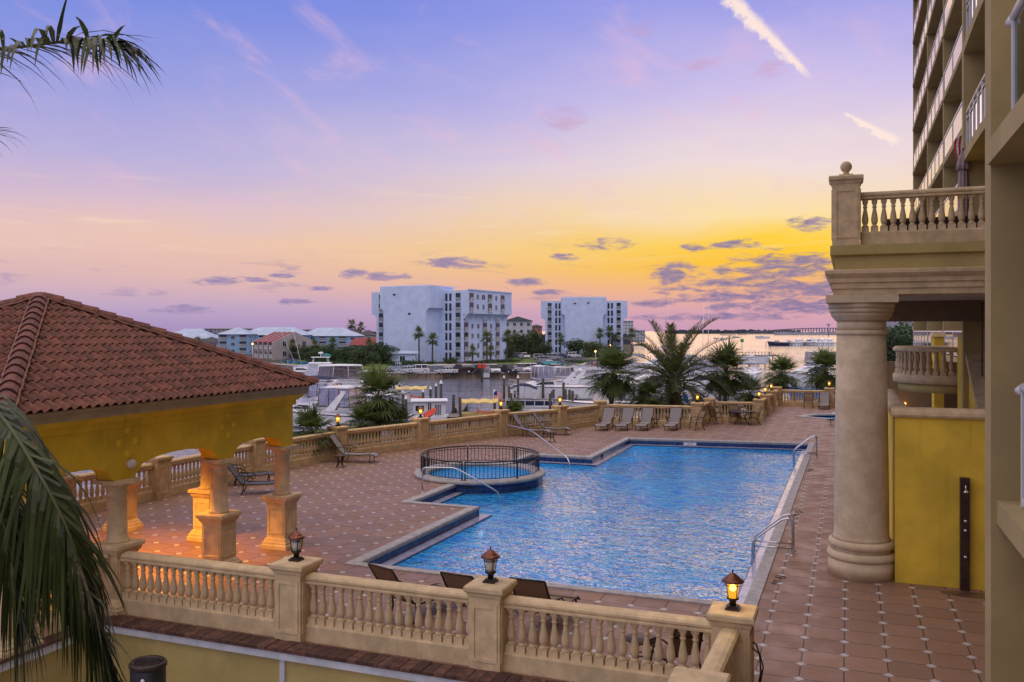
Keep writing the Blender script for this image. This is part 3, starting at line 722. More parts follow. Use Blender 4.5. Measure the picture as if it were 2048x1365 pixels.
BL = ['behind the pavilion at the dim end of the deck', 'seen low through the palm side arch of the pavilion', 'seen through the wide pavilion arch', 'in front of the moored cabin cruisers, beyond the pavilion column',
      'beside the lone tall backed lounger', 'in front of the round headed fan palm', 'behind the fenced hot tub', 'behind the pair of side-on loungers', 'climbing toward the row of four loungers',
      'behind the row of four loungers', 'short and set back beside the dining chairs', 'behind the dining table', 'first section going back from the dining table', 'second section going back from the dining table', 'last section going back before the far corner',
      'at the far end behind two chairs', 'beyond the big column at the far end']
BL[0] = 'far behind the pavilion at the dim end of the deck'
for k in range(16):
    balustrade('stone balustrade ' + BL[k] if k != 7 else 'stone balustrade behind the pair of loungers facing the pool', LINE[k], LINE[k + 1], me=BALW, m_='stone_warm')

# ================================================================== podium wall of the lower courtyard
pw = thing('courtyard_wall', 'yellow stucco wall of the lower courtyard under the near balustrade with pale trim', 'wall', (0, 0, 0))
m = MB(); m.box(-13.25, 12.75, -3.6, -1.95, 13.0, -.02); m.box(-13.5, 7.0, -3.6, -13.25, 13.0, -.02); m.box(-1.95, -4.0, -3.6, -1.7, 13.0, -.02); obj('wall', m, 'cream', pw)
m = MB()
rb = random.Random(3)
x = -13.2
while x < -1.95:
    w_ = .2; hgt = .055 + rb.random() * .012
    m.box(x, 12.60, -.03, min(x + w_ - .012, -1.95), 13.02, hgt - .03, rb.random()); x += w_
y = 7.0
while y < 12.6:
    m.box(-13.5, y, -.03, -13.1, y + .188, .028 + rb.random() * .01, rb.random()); y += .2
obj('brick_ledge', m, 'brick', pw)
m = MB()
m.box(-13.13, 12.64, -.17, -1.95, 12.75, -.035); m.box(-13.25, 7.0, -.17, -13.13, 12.75, -.036)
for x in (-9.2, -5.4): m.box(x, 12.70, -3.6, x + .1, 12.75, -.17)
m.box(-13.20, 12.69, -3.6, -13.1, 12.75, -.17)
obj('trim', m, 'trimpaint', pw)
m = MB(); m.box(-13.25, -4, -1.5, -1.95, 12.75, -1.4); structure('lower_courtyard_floor', m, 'concrete')
ac = thing('courtyard_condenser', 'dark round cornered air conditioning unit in the courtyard under the balustrade', 'air conditioner', (*at(296, 13.9), -1.4))
ah = 5.5 - 655 * 14.0 / 1750 + 1.4
m = MB(); m.lathe([(.27, 0), (.28, .02), (.28, ah - .10), (.27, ah - .08)], 28, sx=1., sy=.9); obj('casing', m, 'black', ac)
m = MB(); m.lathe([(.283, ah - .10), (.30, ah - .08), (.30, ah - .03), (.27, ah), (.23, ah - .015), (.23, ah - .05)], 28, sx=1., sy=.9); obj('top_rim', m, 'bronze', ac)
m = MB()
for k in range(5): m.tube([((.06 + .04 * k) * math.cos(2 * PI * i / 20), .9 * (.06 + .04 * k) * math.sin(2 * PI * i / 20), ah - .03) for i in range(21)], .006, 4, caps=False)
m.lathe([(.001, ah - .06), (.225, ah - .06)], 20, sy=.9); obj('fan_grille', m, 'black', ac)
m = MB(); m.lathe([(.001, 0), (.03, 0), (.03, .006), (.001, .007)], 14); o = obj('badge', m, 'plasticwhite', ac, (.12, -.236, ah - .22)); o.rotation_euler = (PI / 2, 0, .42)

# ================================================================== pavilion
PX, PY = -17.3, 14.85
pav = thing('pavilion', 'open ochre stucco pavilion with arches and a clay tile hip roof beside the pool', 'pavilion', (PX, PY, 0))
OX, OY = 3.8, 3.9; bays = (-1.0, -.385, .385, 1.0)
def pav_col(x, y, mm='stone'):
    c_ = None
    m = MB()
    w = .70
    def sq(mb, lst): mb.loft([[(x + sx * r, y + sy * r, z) for sx, sy in ((-1, -1), (1, -1), (1, 1), (-1, 1))] for r, z in lst])
    sq(m, [(.38, 0), (.38, .09), (.355, .12), (.355, .16), (.325, .19), (.305, .24), (.28, .26), (.265, .28), (.265, 1.10), (.275, 1.12), (.305, 1.16), (.325, 1.22), (.36, 1.25), (.36, 1.31), (.34, 1.335)])
    p_ = obj('pedestal', m, mm, pav)
    f = MB()
    for k in range(4):
        for (x0, x1, za, zb) in ((-.22, -.185, .36, 1.02), (.185, .22, .36, 1.02), (-.185, .185, .36, .395), (-.185, .185, .985, 1.02)):
            n0 = len(f.v); f.box(x0, -.279, za, x1, -.255, zb); ca, sa = math.cos(k * PI / 2), math.sin(k * PI / 2)
            f.v[n0:] = [(x + a * ca - b * sa, y + a * sa + b * ca, z) for a, b, z in f.v[n0:]]
    obj('panel_moulding', f, mm, p_)
    m = MB(); m.lathe([(.23, 1.335), (.23, 1.37), (.21, 1.40), (.195, 1.42), (.182, 2.26), (.20, 2.27), (.20, 2.30), (.182, 2.31), (.187, 2.38), (.23, 2.43), (.27, 2.49)], 20, x, y)
    m.cbox(x, y, 2.49, .60, .60, .085); obj('column', m, mm, pav)
for i, bx in enumerate(bays):
    for j, by in enumerate(bays):
        if i in (0, 3) or j in (0, 3): pav_col(bx * OX, by * OY)
def arch_poly(half, pos):
    top = 3.84; pts = [(-half - .19, top), (-half - .19, 2.578)]
    for k in range(3):
        a, b = pos[k] + .25, pos[k + 1] - .25; c_ = (a + b) / 2; rise = .32 if b - a > 2 else .27
        for i in range(13):
            u = -1 + 2 * i / 12; pts.append((c_ + u * (b - a) / 2, 2.578 + .05 + rise * math.sqrt(max(0, 1 - abs(u) ** 2.2)) - (.05 if i in (0, 12) else 0)))
    pts += [(half + .19, 2.578), (half + .19, top)]
    return pts
for s in (1, -1):
    m = MB(); m.prism(arch_poly(OY, [b * OY for b in bays]), s * OX - .19, s * OX + .19, axis='x'); obj('arcade_wall', m, 'ochre', pav)
    m = MB(); m.prism(arch_poly(OX - .382, [b * OX for b in bays]), s * OY - .19, s * OY + .19, axis='y'); obj('arcade_wall', m, 'ochre', pav)
m = MB()
def sqr(mb, lst): mb.loft([[(sx * (OX + r), sy * (OY + r), z) for sx, sy in ((-1, -1), (1, -1), (1, 1), (-1, 1))] for r, z in lst], True, False)
sqr(m, [(.192, 3.60), (.25, 3.62), (.25, 3.74), (.34, 3.78), (.40, 3.86), (.44, 3.88)]); obj('cornice', m, 'ochre', pav)
m = MB(); sqr(m, [(.44, 3.87), (.47, 3.90), (.47, 4.02), (.50, 4.06), (.50, 4.09), (-.1, 4.095)]); obj('eave_trim', m, 'eave', pav)
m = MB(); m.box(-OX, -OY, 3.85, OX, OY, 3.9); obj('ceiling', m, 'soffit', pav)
for cy, cz in ((-.385 * OY + .1, 3.30), (.385 * OY + .1, 3.32)):
    for (dy_, dz_) in ((0, .25), (0, -.24), (-.21, 0), (.21, 0)):
        m = MB(); m.lathe([(.10, 0), (.09, .015), (.055, .03), (.001, .036)], 14)
        o = obj('rosette', m, 'ochre', pav, (OX + .189, cy + dy_, cz + dz_)); o.rotation_euler = (0, PI / 2, 0)
m = MB(); m.lathe([(.10, 0), (.095, .06), (.06, .11), (.001, .12)], 14, sx=1.); o = obj('wall_light', m, 'bubble', pav, (OX + .19, -.385 * OY + .14, 2.86)); o.rotation_euler = (0, PI / 2, 0)
# roof of barrel tiles
APEX = 6.24; EZ = 4.10; HX, HY = OX + .56, OY + .58
def roof_face(ux, uy):           # outward axis of this face
    m = MB(); rr = random.Random(int(ux * 3 + uy * 7) + 20)
    half = HY if ux else HX; out = HX if ux else HY
    sl = math.hypot(out, APEX - EZ); ncourse = 14; step = sl / ncourse
    nx_, nz_ = (APEX - EZ) / sl, out / sl
    def P(s, a, lift):            # s along slope from the eave, a across
        o_ = out * (1 - s / sl) + nx_ * lift; z = EZ + (APEX - EZ) * s / sl + nz_ * lift
        return (ux * o_ - uy * a, uy * o_ + ux * a, z)
    wt = .205
    prof = [(0, .0), (.10, .018), (.25, .05), (.42, .066), (.58, .05), (.72, .014), (.84, -.006), (1, .0)]
    for k in range(ncourse):
        s0, s1 = k * step - (.06 if k == 0 else .05), (k + 1) * step + .01
        lim = half * (1 - max(0, k * step) / sl) - .02
        n = int(2 * lim / wt) + 2
        off = 0.0
        for i in range(-n // 2 - 1, n // 2 + 2):
            a0 = i * wt + off
            tint = rr.random() ** 1.5 * .8
            q = [(a0 + u * wt, h) for u, h in prof]
            for (ua, ha), (ub, hb) in zip(q, q[1:]):
                if max(abs(ua), abs(ub)) > lim + .02: continue
                l0 = .032; l1 = .004
                A, B_, C_, D_ = P(s0, ua, ha + l0), P(s0, ub, hb + l0), P(s1, ub, hb + l1), P(s1, ua, ha + l1)
                lim2 = half * (1 - s1 / sl) + .03
                if max(abs(ua), abs(ub)) > lim2:
                    ca_ = [max(-lim2, min(lim2, v)) for v in (ua, ub)]
                    C_, D_ = P(s1, ca_[1], hb + l1), P(s1, ca_[0], ha + l1)
                m.quad(A, B_, C_, D_, tint, False)
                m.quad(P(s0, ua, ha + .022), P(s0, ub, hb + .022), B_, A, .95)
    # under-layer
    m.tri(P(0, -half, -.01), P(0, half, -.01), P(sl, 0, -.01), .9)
    return m
rf = None
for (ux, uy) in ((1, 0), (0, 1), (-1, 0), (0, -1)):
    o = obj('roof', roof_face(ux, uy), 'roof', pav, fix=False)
for sx in (1, -1):
    for sy in (1, -1):
        m = MB(); mo = MB(); rr = random.Random(sx * 2 + sy + 9)
        A = Vector((sx * HX, sy * HY, EZ)); B_ = Vector((0, 0, APEX)); dvec = (B_ - A); L = dvec.length; u = dvec / L
        side = Vector((-u.y, u.x, 0)).normalized(); up = side.cross(u);  up = up if up.z > 0 else -up
        n = 17; stp = L / n
        for k in range(n):
            s0, s1 = k * stp - .06, (k + 1) * stp
            tint = rr.random() * .55
            pr = [(-.17, -.005), (-.15, .05), (-.07, .115), (0, .135), (.07, .115), (.15, .05), (.17, -.005)]
            r0 = [A + u * s0 + side * a + up * (h + .075) for a, h in pr]; r1 = [A + u * s1 + side * a * .92 + up * (h + .03) for a, h in pr]
            for i in range(6):
                m.quad(r0[i], r0[i + 1], r1[i + 1], r1[i], tint)
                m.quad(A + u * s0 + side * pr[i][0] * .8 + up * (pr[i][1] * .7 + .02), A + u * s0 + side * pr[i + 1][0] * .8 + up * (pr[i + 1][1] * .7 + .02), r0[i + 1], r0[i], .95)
        rough = random.Random(5)
        for sd in (-1, 1):
            pp = [A + u * (L * i / 60) + side * sd * (.165 + rough.random() * .02) + up * (.035 + rough.random() * .02) for i in range(61)]
            mo.tube(pp, [.018 + rough.random() * .012 for _ in range(61)], 5)
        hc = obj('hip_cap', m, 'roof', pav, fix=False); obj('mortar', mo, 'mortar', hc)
m = MB(); m.lathe([(.001, .0), (.16, 0), (.13, -.07), (.001, -.08)], 16); obj('ceiling_light', m, 'warmlight', pav, (1.3, 1.0, 3.84))
li = bpy.data.lights.new('pavilion_light', 'SPOT'); li.energy = 1900; li.spot_size = R(118); li.spot_blend = .6; li.color = (1, .42, .05); li.shadow_soft_size = .15
lo = bpy.data.objects.new('pavilion_light', li); C.objects.link(lo); lo.parent = pav; lo.location = (1.3, 1.0, 3.6)

# ================================================================== portico and terrace (big column)
por = thing('terrace_portico', 'upper terrace of yellow stucco and stone cornice carried on one thick round column', 'portico', (0, 0, 0))
CX_, CYY = .27, 21.3
m = MB(); [m.lathe(q_, 48, CX_, CYY) for q_ in ([(.71, 0), (.71, .39)], [(.70, .391), (.735, .42), (.74, .47), (.72, .54), (.66, .58)], [(.655, .581), (.64, .61), (.655, .64)], [(.66, .641), (.70, .67), (.71, .73), (.69, .79), (.64, .82)], [(.625, .821), (.60, .87), (.585, .95), (.575, 2.0), (.555, 3.6), (.525, 5.40)],
    [(.53, 5.401), (.56, 5.43), (.565, 5.46), (.55, 5.50), (.525, 5.51)], [(.522, 5.511), (.52, 5.72)], [(.55, 5.721), (.57, 5.75), (.63, 5.82), (.655, 5.87), (.655, 5.90)], [(.67, 5.901), (.685, 5.95), (.685, 6.0)], [(.70, 6.001), (.705, 6.06), (.705, 6.12)])]
m.cbox(CX_, CYY, 6.12, 1.48, 1.48, .17)
obj('column', m, 'travertine', por)
X0, Y0, X1, Y1 = -.32, 20.72, 6.0, 30.0
def wedge(mb, lst):
    mb.loft([[(X0 - r, Y0 - r, z), (X1, Y0 - r, z), (X1, Y1, z), (X0 - r, Y1, z)] for r, z in lst])
m = MB(); wedge(m, [(-.02, 6.292), (.0, 6.30), (.0, 6.43), (.035, 6.432), (.035, 6.565), (.075, 6.567), (.075, 6.66), (.10, 6.68), (.15, 6.735), (.17, 6.76), (.17, 6.83), (.10, 6.85)]); obj('cornice', m, 'stone', por)
m = MB(); wedge(m, [(-.04, 6.848), (-.04, 7.16)]); wedge(m, [(.03, 7.162), (.06, 7.18), (.06, 7.385)]); obj('parapet_band', m, 'cream', por)
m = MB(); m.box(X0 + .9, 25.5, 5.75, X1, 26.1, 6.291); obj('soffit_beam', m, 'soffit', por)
pier('tall stone pier with a ball finial at the corner of the upper terrace', X0 + .27, Y0 + .27, 0, .58, 1.55, 7.39, 'stone', 'stone piers of the upper terrace')
fb = thing('ball_finial', 'round stone ball finial on top of the terrace corner pier', 'finial', (X0 + .27, Y0 + .27, 8.94))
m = MB(); m.cbox(0, 0, 0, .3, .3, .05); m.lathe([(.1, .05), (.06, .09), (.06, .12)], 14); obj('neck', m, 'stone', fb)
m = MB(); m.ball((0, 0, .23), .125, 18, 12); obj('ball', m, 'stone', fb)
balustrade('stone balustrade of the upper terrace above the thick column', (X0 + .27, Y0 + .27), (6.0, Y0 + .27), .30, 7.39, group='balustrades of the upper terrace', trim2=0)
balustrade('side balustrade of the upper terrace running back from the ball topped pier', (X0 + .27, Y0 + .27), (X0 + .27, 29.9), .30, 7.39, group='balustrades of the upper terrace', trim2=0)
um = thing('closed_umbrella', 'closed mauve patio umbrella standing on the upper terrace against the tower', 'umbrella', (*at(1926, 23.2), 7.39))
m = MB(); m.tube([(0, 0, 0), (0, 0, 2.95)], .025, 8); m.lathe([(.28, 0), (.28, .06), (.05, .10)], 14); obj('pole', m, 'bronze', um)
m = MB(); n = 40
def fold(r, z, k): return (r * (1 + .22 * math.cos(8 * 2 * PI * k / n)) * math.cos(2 * PI * k / n), r * (1 + .22 * math.cos(8 * 2 * PI * k / n)) * math.sin(2 * PI * k / n), z)
m.loft([[fold(r, z, k) for k in range(n)] for r, z in ((.07, .9), (.10, 1.2), (.11, 1.7), (.10, 2.2), (.085, 2.48))], sm=True)
m.loft([[fold(r, z, k) for k in range(n)] for r, z in ((.15, 2.38), (.13, 2.52), (.085, 2.72), (.035, 2.86), (.015, 2.9))], sm=True); obj('canopy', m, 'umbrella', um)

pl_ = thing('added_dark_box', 'long dark low box added for the dark background behind the terrace balustrade', 'dark box', (0, 0, 7.40))  # box added to darken the view between the balusters, not a known planter
m = MB(); m.box(.75, 21.75, 0, 5.2, 22.1, .62); obj('box', m, 'bronze', pl_)
m = MB(); m.box(.80, 21.79, .62, 5.15, 22.06, .66); obj('soil', m, 'soil', pl_)  # soil-coloured top strip of the added box
# front enclosure wall and shower
ew = thing('enclosure_wall', 'plain yellow stucco enclosure wall with rounded stone coping behind the column', 'wall', (0, 0, 0))
m = MB(); m.box(.95, 20.87, 0, 6.0, 21.17, 3.62); m.box(.95, 21.172, 0, 1.2, 27.5, 3.62); obj('wall', m, 'yellow', ew)
COP = [(-.20, 0), (.20, 0), (.22, .05), (.20, .12), (.14, .18), (.05, .205), (-.05, .205), (-.14, .18), (-.20, .12), (-.22, .05)]
m = MB(); m.sweep(COP, (.86, 21.02, 3.622), (6.0, 21.02, 3.622)); m.sweep(COP, (1.075, 21.24, 3.622), (1.075, 27.5, 3.622)); obj('coping', m, 'stone', ew)
sh = thing('shower_post', 'dark outdoor shower post with chrome fittings against the yellow wall', 'outdoor shower', (2.30, 20.76, 0))
m = MB(); m.box(-.09, -.06, 0, .09, .10, 2.38); obj('post', m, 'teakpost', sh)
m = MB(); m.tube([(.0, -.06, 2.25), (0, -.16, 2.24), (0, -.2, 2.16)], .015, 6); m.lathe([(.01, 2.16), (.05, 2.12), (.05, 2.10)], 10, 0, -.2); obj('shower_head', m, 'chrome', sh)
for z in (1.48, 1.28, .72):
    m = MB(); m.ball((0, -.09, z), .035, 8, 6); m.tube([(0, -.06, z), (0, -.12, z)], .012, 6); obj('knob', m, 'chrome', sh)
m = MB(); m.lathe([(.001, .004), (.55, .004)], 24, sx=1.0, sy=.42)
wet = structure('wet_patch', m, 'wet'); wet.location = (2.35, 20.45, 0)

# stair wall, curved balcony and the dim recess behind the portico
sw = thing('stair_wall', 'yellow stair wall with a steep sloping stone coping behind the enclosure wall', 'wall', (0, 0, 0))
m = MB(); m.prism([(21.4, 0), (28.6, 0), (28.6, 5.32), (27.0, 5.32), (21.4, 2.13)], 2.98, 3.32, axis='x'); obj('wall', m, 'yellow', sw)
m = MB(); m.prism([(21.4, 2.135), (27.0, 5.325), (28.75, 5.325), (28.75, 5.45), (26.93, 5.45), (21.33, 2.26)], 2.9, 3.40, axis='x'); obj('coping', m, 'stone', sw)
cb = thing('curved_balcony', 'half round stone balcony with balusters jutting from the tower behind the column', 'balcony', (3.0, 30.5, 3.9))
A0, A1 = R(88), R(292)
m = MB(); m.lathe([(.001, -.28), (1.5, -.28), (1.55, -.02), (.001, -.02)], 40, a0=A0, a1=A1); obj('soffit', m, 'cream', cb)
m = MB(); m.lathe([(1.60, -.02), (1.68, 0), (1.68, .22), (1.62, .26), (1.42, .26)], 40, a0=A0, a1=A1); obj('base_rail', m, 'stone', cb)
m = MB(); m.lathe([(1.42, .96), (1.66, .96), (1.69, 1.0), (1.67, 1.06), (1.60, 1.11), (1.48, 1.11), (1.42, .96)], 40, a0=A0, a1=A1); obj('top_rail', m, 'stone', cb)
for k in range(26):
    a = A0 + (A1 - A0) * (k + .5) / 26; o = obj('baluster', BAL, 'stone', cb, (1.54 * math.cos(a), 1.54 * math.sin(a), .25), a)
fp = thing('newel_wall', 'short stucco wall end with rounded coping standing behind the half round balcony', 'wall', (2.75, 33.0, 0))
m = MB(); m.box(-.05, -.3, 0, .25, .6, 5.3); obj('wall', m, 'yellow', fp)
m = MB(); m.cbox(.1, .15, 5.302, .46, 1.0, .14, 0, .8); obj('coping', m, 'stone', fp)
gt = thing('iron_gate', 'tall black iron bar gate beside the tower wall under the terrace', 'gate', (3.15, 25.0, 4.2))
m = MB()
for k in range(6): m.box(0 + k * .14, -.015, 0, .03 + k * .14, .015, 2.0)
m.box(-.02, -.02, 1.96, .78, .02, 2.0); m.box(-.02, -.02, .05, .78, .02, .1); obj('bars', m, 'black', gt)
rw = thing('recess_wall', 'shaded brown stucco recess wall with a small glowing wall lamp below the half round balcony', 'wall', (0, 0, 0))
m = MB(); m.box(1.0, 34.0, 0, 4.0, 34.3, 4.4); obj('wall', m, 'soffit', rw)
m = MB(); m.box(-.22, -.12, -.05, .22, 0, .05); o = obj('wall_lamp', m, 'warmlight', rw, (*at(1798, 31.2), 2.9))
li = bpy.data.lights.new('recess_light', 'POINT'); li.energy = 1.5; li.color = (1, .5, .12); li.shadow_soft_size = .1
lo = bpy.data.objects.new('recess_light', li); C.objects.link(lo); lo.parent = rw; lo.location = (at(1798, 31.2)[0], at(1798, 31.2)[1] - .5, 2.95)

# ================================================================== condominium tower
tw = thing('condominium_tower', 'tall beige stucco tower with stacked balconies and white glass railings', 'tower', (0, 0, 0))
F0, FH, NF = 4.2, 2.89, 10
m = MB(); m.box(6.0, 22.0, 0, 16, 63.8, F0 + FH * NF); obj('back_wall', m, 'tower_in', tw)
FINS = [(2.85, 26.0), (4.0, 43.8), (4.0, 52.4), (4.0, 63.5)]
for (x, y) in FINS:
    m = MB(); m.box(x, y, 0, 6.0, y + .32, F0 + FH * NF + .5); obj('fin_wall', m, 'tower', tw)
m = MB(); m.box(4.9, 47.9, 0, 6.0, 48.2, F0 + FH * NF); m.box(4.9, 57.8, 0, 6.0, 58.1, F0 + FH * NF); obj('fin_wall', m, 'tower', tw)
m = MB(); m.box(5.2, 26.32, 0, 6.0, 43.8, F0 + FH * NF); obj('infill_wall', m, 'tower_in', tw)
segs = [(26.35, 43.75, 4.0), (44.15, 52.35, 4.0), (52.75, 63.45, 4.0)]
for k in range(NF):
    z = F0 + k * FH
    for (ya, yb, xe) in segs:
        m = MB(); m.box(xe - .05, ya, z, 6.0, yb, z + .24); sl_ = obj('balcony_slab', m, 'tower', tw)
        if z > 26: continue
        n = 5 if yb - ya > 8.5 else 4
        m = MB(); m.box(xe, ya, z + 1.24, xe + .06, yb, z + 1.30); m.box(xe, ya, z + .30, xe + .05, yb, z + .34)
        for i in range(n + 1): yy = ya + (yb - ya) * i / n; m.box(xe, yy - .02, z + .24, xe + .05, yy + .02, z + 1.24)
        ra = obj('railing', m, 'alu', tw)
        m = MB(); m.box(xe + .02, ya + .02, z + .345, xe + .03, yb - .02, z + 1.235); obj('glass_panel', m, 'glass', ra)
    # the bowed balconies of the nearest bay
    if k >= 2:
        pts = []
        for i in range(17):
            u = i / 16; pts.append((2.85 - .04 * math.sin(PI * u), 26.0 - 6.5 * u))
        m = MB(); m.prism([(6.0, 26.0)] + pts + [(6.0, 19.5)], z, z + .26); obj('balcony_slab', m, 'tower', tw)
        m = MB(); m.tube([(a + .08, b_, z + 1.30) for a, b_ in pts], .035, 6); m.tube([(a + .08, b_, z + 1.12) for a, b_ in pts], .02, 6); m.tube([(a + .08, b_, z + .34) for a, b_ in pts], .02, 6)
        for i in range(0, 17, 2): a, b_ = pts[i]; m.box(a + .06, b_ - .025, z + .26, a + .10, b_ + .025, z + 1.30)
        ra = obj('railing', m, 'alu', tw)
        m = MB(); m.loft([[(a + .09, b_, z + .345) for a, b_ in pts], [(a + .09, b_, z + 1.10) for a, b_ in pts]], closed=False, caps=False); obj('glass_panel', m, 'glass', ra)
# near wing: the big fin beside the viewer and its balconies
m = MB(); m.box(1.33, 9.9, -3.6, 5.0, 10.3, 34); obj('fin_wall', m, 'tower', tw)
m = MB(); m.box(5.0, -4, -3.6, 6, 19.5, 34); m.box(5.0, 10.3, 7.2, 6.0, 22, 34); obj('near_wall', m, 'tower', tw)
for z0, xe in ((3.58, 1.38), (7.16, 1.30)):
    m = MB(); m.box(xe, 2.5, z0, 5.0, 9.9, z0 + .23); obj('balcony_slab', m, 'tower', tw)
    m = MB(); m.tube([(xe + .20, 9.62, z0 + 1.37), (xe + .17, 9.70, z0 + 1.33)], .05, 10); m.tube([(xe + .2, 9.62, z0 + 1.37), (xe + .2, 2.5, z0 + 1.37)], .052, 12); m.box(xe + .17, 9.57, z0 + .23, xe + .22, 9.64, z0 + 1.35); m.box(xe + .17, 2.5, z0 + .25, xe + .22, 9.57, z0 + .30)
    for yy in (8.0, 6.2, 4.4): m.box(xe + .17, yy, z0 + .3, xe + .22, yy + .05, z0 + 1.33)
    ra = obj('railing', m, 'alu', tw)
    m = MB(); m.box(xe + .19, 2.5, z0 + .305, xe + .20, 9.565, z0 + 1.32); obj('glass_panel', m, 'glass', ra)
tf = thing('hanging_flag', 'red and white flag hanging limp over a tower balcony beside the umbrella', 'flag', (*at(1911, 24.6), 9.95))
for i, cc in enumerate(('flagred', 'flagwhite', 'flagred', 'flagwhite')):
    m = MB(); m.loft([[(.045 * math.sin(u * 5 + 1) + i * .055, .05 * math.cos(u * 4), .1 + u * .85), (.045 * math.sin(u * 5 + 2) + (i + 1) * .055, .05 * math.cos(u * 4 + 1), .1 + u * .85)] for u in [q / 8 for q in range(9)]], closed=False, caps=False); obj('stripe', m, cc, tf)
m = MB(); m.tube([(.0, 0, .95), (.45, .1, 1.25)], .015, 6); obj('staff', m, 'alu', tf)

# ================================================================== water, land, far shore
WZ, LZ = -4.2, -3.2
m = MB(); m.quad((-9000, -400, WZ), (9000, -400, WZ), (9000, 14000, WZ), (-9000, 14000, WZ)); structure('harbour_water', m, 'bay')
shore = [(-400, 520), (0, 447), (300, 340), (480, 257), (553, 226), (640, 204), (740, 184), (766, 179), (900, 178.5), (1060, 179), (1115, 192), (1165, 222), (1200, 283), (1262, 330), (1268, 440), (1260, 700)]
sp_ = [at(*p) for p in shore]
land = sp_ + [at(400, 900), at(-1800, 900), at(-1800, 420)]
m = MB(); sheet(m, land, [], LZ)
for a, b in zip(sp_, sp_[1:]): m.quad((*a, WZ - 2), (*b, WZ - 2), (*b, LZ), (*a, LZ))
structure('far_bank_ground', m, 'soil')
# seawall of upright planks with a concrete cap
sw_ = thing('seawall', 'timber seawall of upright planks with pale concrete cap along the far bank', 'seawall', (0, 0, 0))
m = MB(); cp = MB(); rr = random.Random(4)
for i in range(3, 12):
    a, b = Vector((*sp_[i], 0)), Vector((*sp_[i + 1], 0)); L = (b - a).length; u = (b - a) / L; nrm = Vector((u.y, -u.x, 0))
    k = 0.
    while k < L:
        p = a + u * (k + .35) + nrm * (.10 + .12 * (int(k / .9) % 2)); m.cbox(p.x, p.y, WZ - 1, .86, .2, 2.0 if False else LZ - WZ + .92, math.atan2(u.y, u.x), tint=0); k += .9
    cp.sweep([(-.5, 0), (.45, 0), (.45, .22), (-.5, .22)], a + Vector((0, 0, LZ)), b + Vector((0, 0, LZ)))
obj('plank_wall', m, 'sheet', sw_); obj('cap', cp, 'cap', sw_)
def patch(name, pts, m_, z): mb = MB(); sheet(mb, [at(*p) for p in pts], [], z); return structure(name, mb, m_)
patch('parking_lot', [(772, 180.5), (1060, 180.5), (1113, 195), (1160, 226), (1190, 282), (1150, 292), (1085, 262), (1050, 225), (930, 218), (790, 214)], 'asphalt', LZ + .004)
patch('far_lawn', [(560, 233), (640, 208), (755, 187), (790, 214), (760, 235), (600, 262)], 'grass', LZ + .008)
patch('verge_lawn', [(985, 226), (1050, 231), (1085, 266), (1040, 282), (985, 250)], 'grass', LZ + .012)
patch('condo_walk', [(800, 216), (930, 220), (985, 224), (985, 232), (860, 228), (790, 222)], 'sidewalk', LZ + .016)
patch('bank_scrub', [(1113, 190), (1165, 224), (1198, 281), (1180, 284), (1150, 228), (1108, 198)], 'grass', LZ + .02)
# our own shore behind the balustrade
fr = [(x, y) for x, y in deck_outer[7:]]
own = [(9, 67.6)] + fr[:-1] + [(-30, 6), (-38, 20), (-36, 36), (-30, 50), (-19, 64), (-10, 74), (9, 80)]
m = MB(); sheet(m, own[::-1] if False else own, [], LZ - .1)
n = len(own)
structure('planting_bank', m, 'soil')
m = MB()
for a, b in list(zip(deck_outer, deck_outer[1:] + deck_outer[:1]))[4:-1]: m.quad((*a, WZ - 1), (*b, WZ - 1), (*b, -.02), (*a, -.02))
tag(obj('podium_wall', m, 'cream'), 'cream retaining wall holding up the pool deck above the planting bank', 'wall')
def strip(name, label, cat, px0, px1, fw, n, h, m_, seed, depth=60, zb=WZ, env=None):
    rr = random.Random(seed); m = MB(); top = []
    for i in range(n + 1):
        u = i / n; px = px0 + (px1 - px0) * u; hh = h * (.62 + .38 * rr.random()) * (env(u) if env else 1)
        top.append((at(px, fw), at(px, fw + depth), hh))
    for (a, a2, h0), (b, b2, h1) in zip(top, top[1:]):
        m.quad((*a, zb), (*b, zb), (*b, zb + h1), (*a, zb + h0)); m.quad((*a, zb + h0), (*b, zb + h1), (*b2, zb + h1 * .95), (*a2, zb + h0 * .95))
    o = obj(name, m, m_); tag(o, label, cat, kind='stuff'); return o
def bank(px0, px1, fw, depth): return [at(px0, fw), at(px1, fw), at(px1, fw + depth), at(px0, fw + depth)]
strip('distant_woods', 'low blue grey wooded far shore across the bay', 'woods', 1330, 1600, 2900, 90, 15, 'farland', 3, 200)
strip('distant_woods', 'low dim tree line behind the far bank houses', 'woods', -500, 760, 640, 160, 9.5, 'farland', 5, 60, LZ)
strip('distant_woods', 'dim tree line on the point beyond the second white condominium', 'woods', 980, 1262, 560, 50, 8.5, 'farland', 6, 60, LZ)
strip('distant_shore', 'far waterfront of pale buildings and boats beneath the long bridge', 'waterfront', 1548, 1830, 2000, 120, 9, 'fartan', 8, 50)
br = thing('distant_bridge', 'long low highway bridge arching over the far side of the bay', 'bridge', (0, 0, 0))
m = MB(); pr = MB(); pts = []
for i in range(61):
    px = 1490 + 330 * i / 60; u = (px - 1490) / 330; hh = 3 + 13.5 * math.sin(PI * min(1, max(0, u * 1.02))) ** .8
    pts.append((*at(px, 2500), hh + WZ - .5))
for a, b in zip(pts, pts[1:]):
    m.loft([[(p[0], p[1], p[2]), (p[0] + 6, p[1] + 8, p[2]), (p[0] + 6, p[1] + 8, p[2] + 2.2), (p[0], p[1], p[2] + 2.2)] for p in (a, b)])
obj('bridge_deck', m, 'bridge', br)
for p in pts[2:-1]: pr.box(p[0] - 1.5, p[1] + 1, WZ - 1, p[0] + 1.5, p[1] + 4, p[2] + .1)
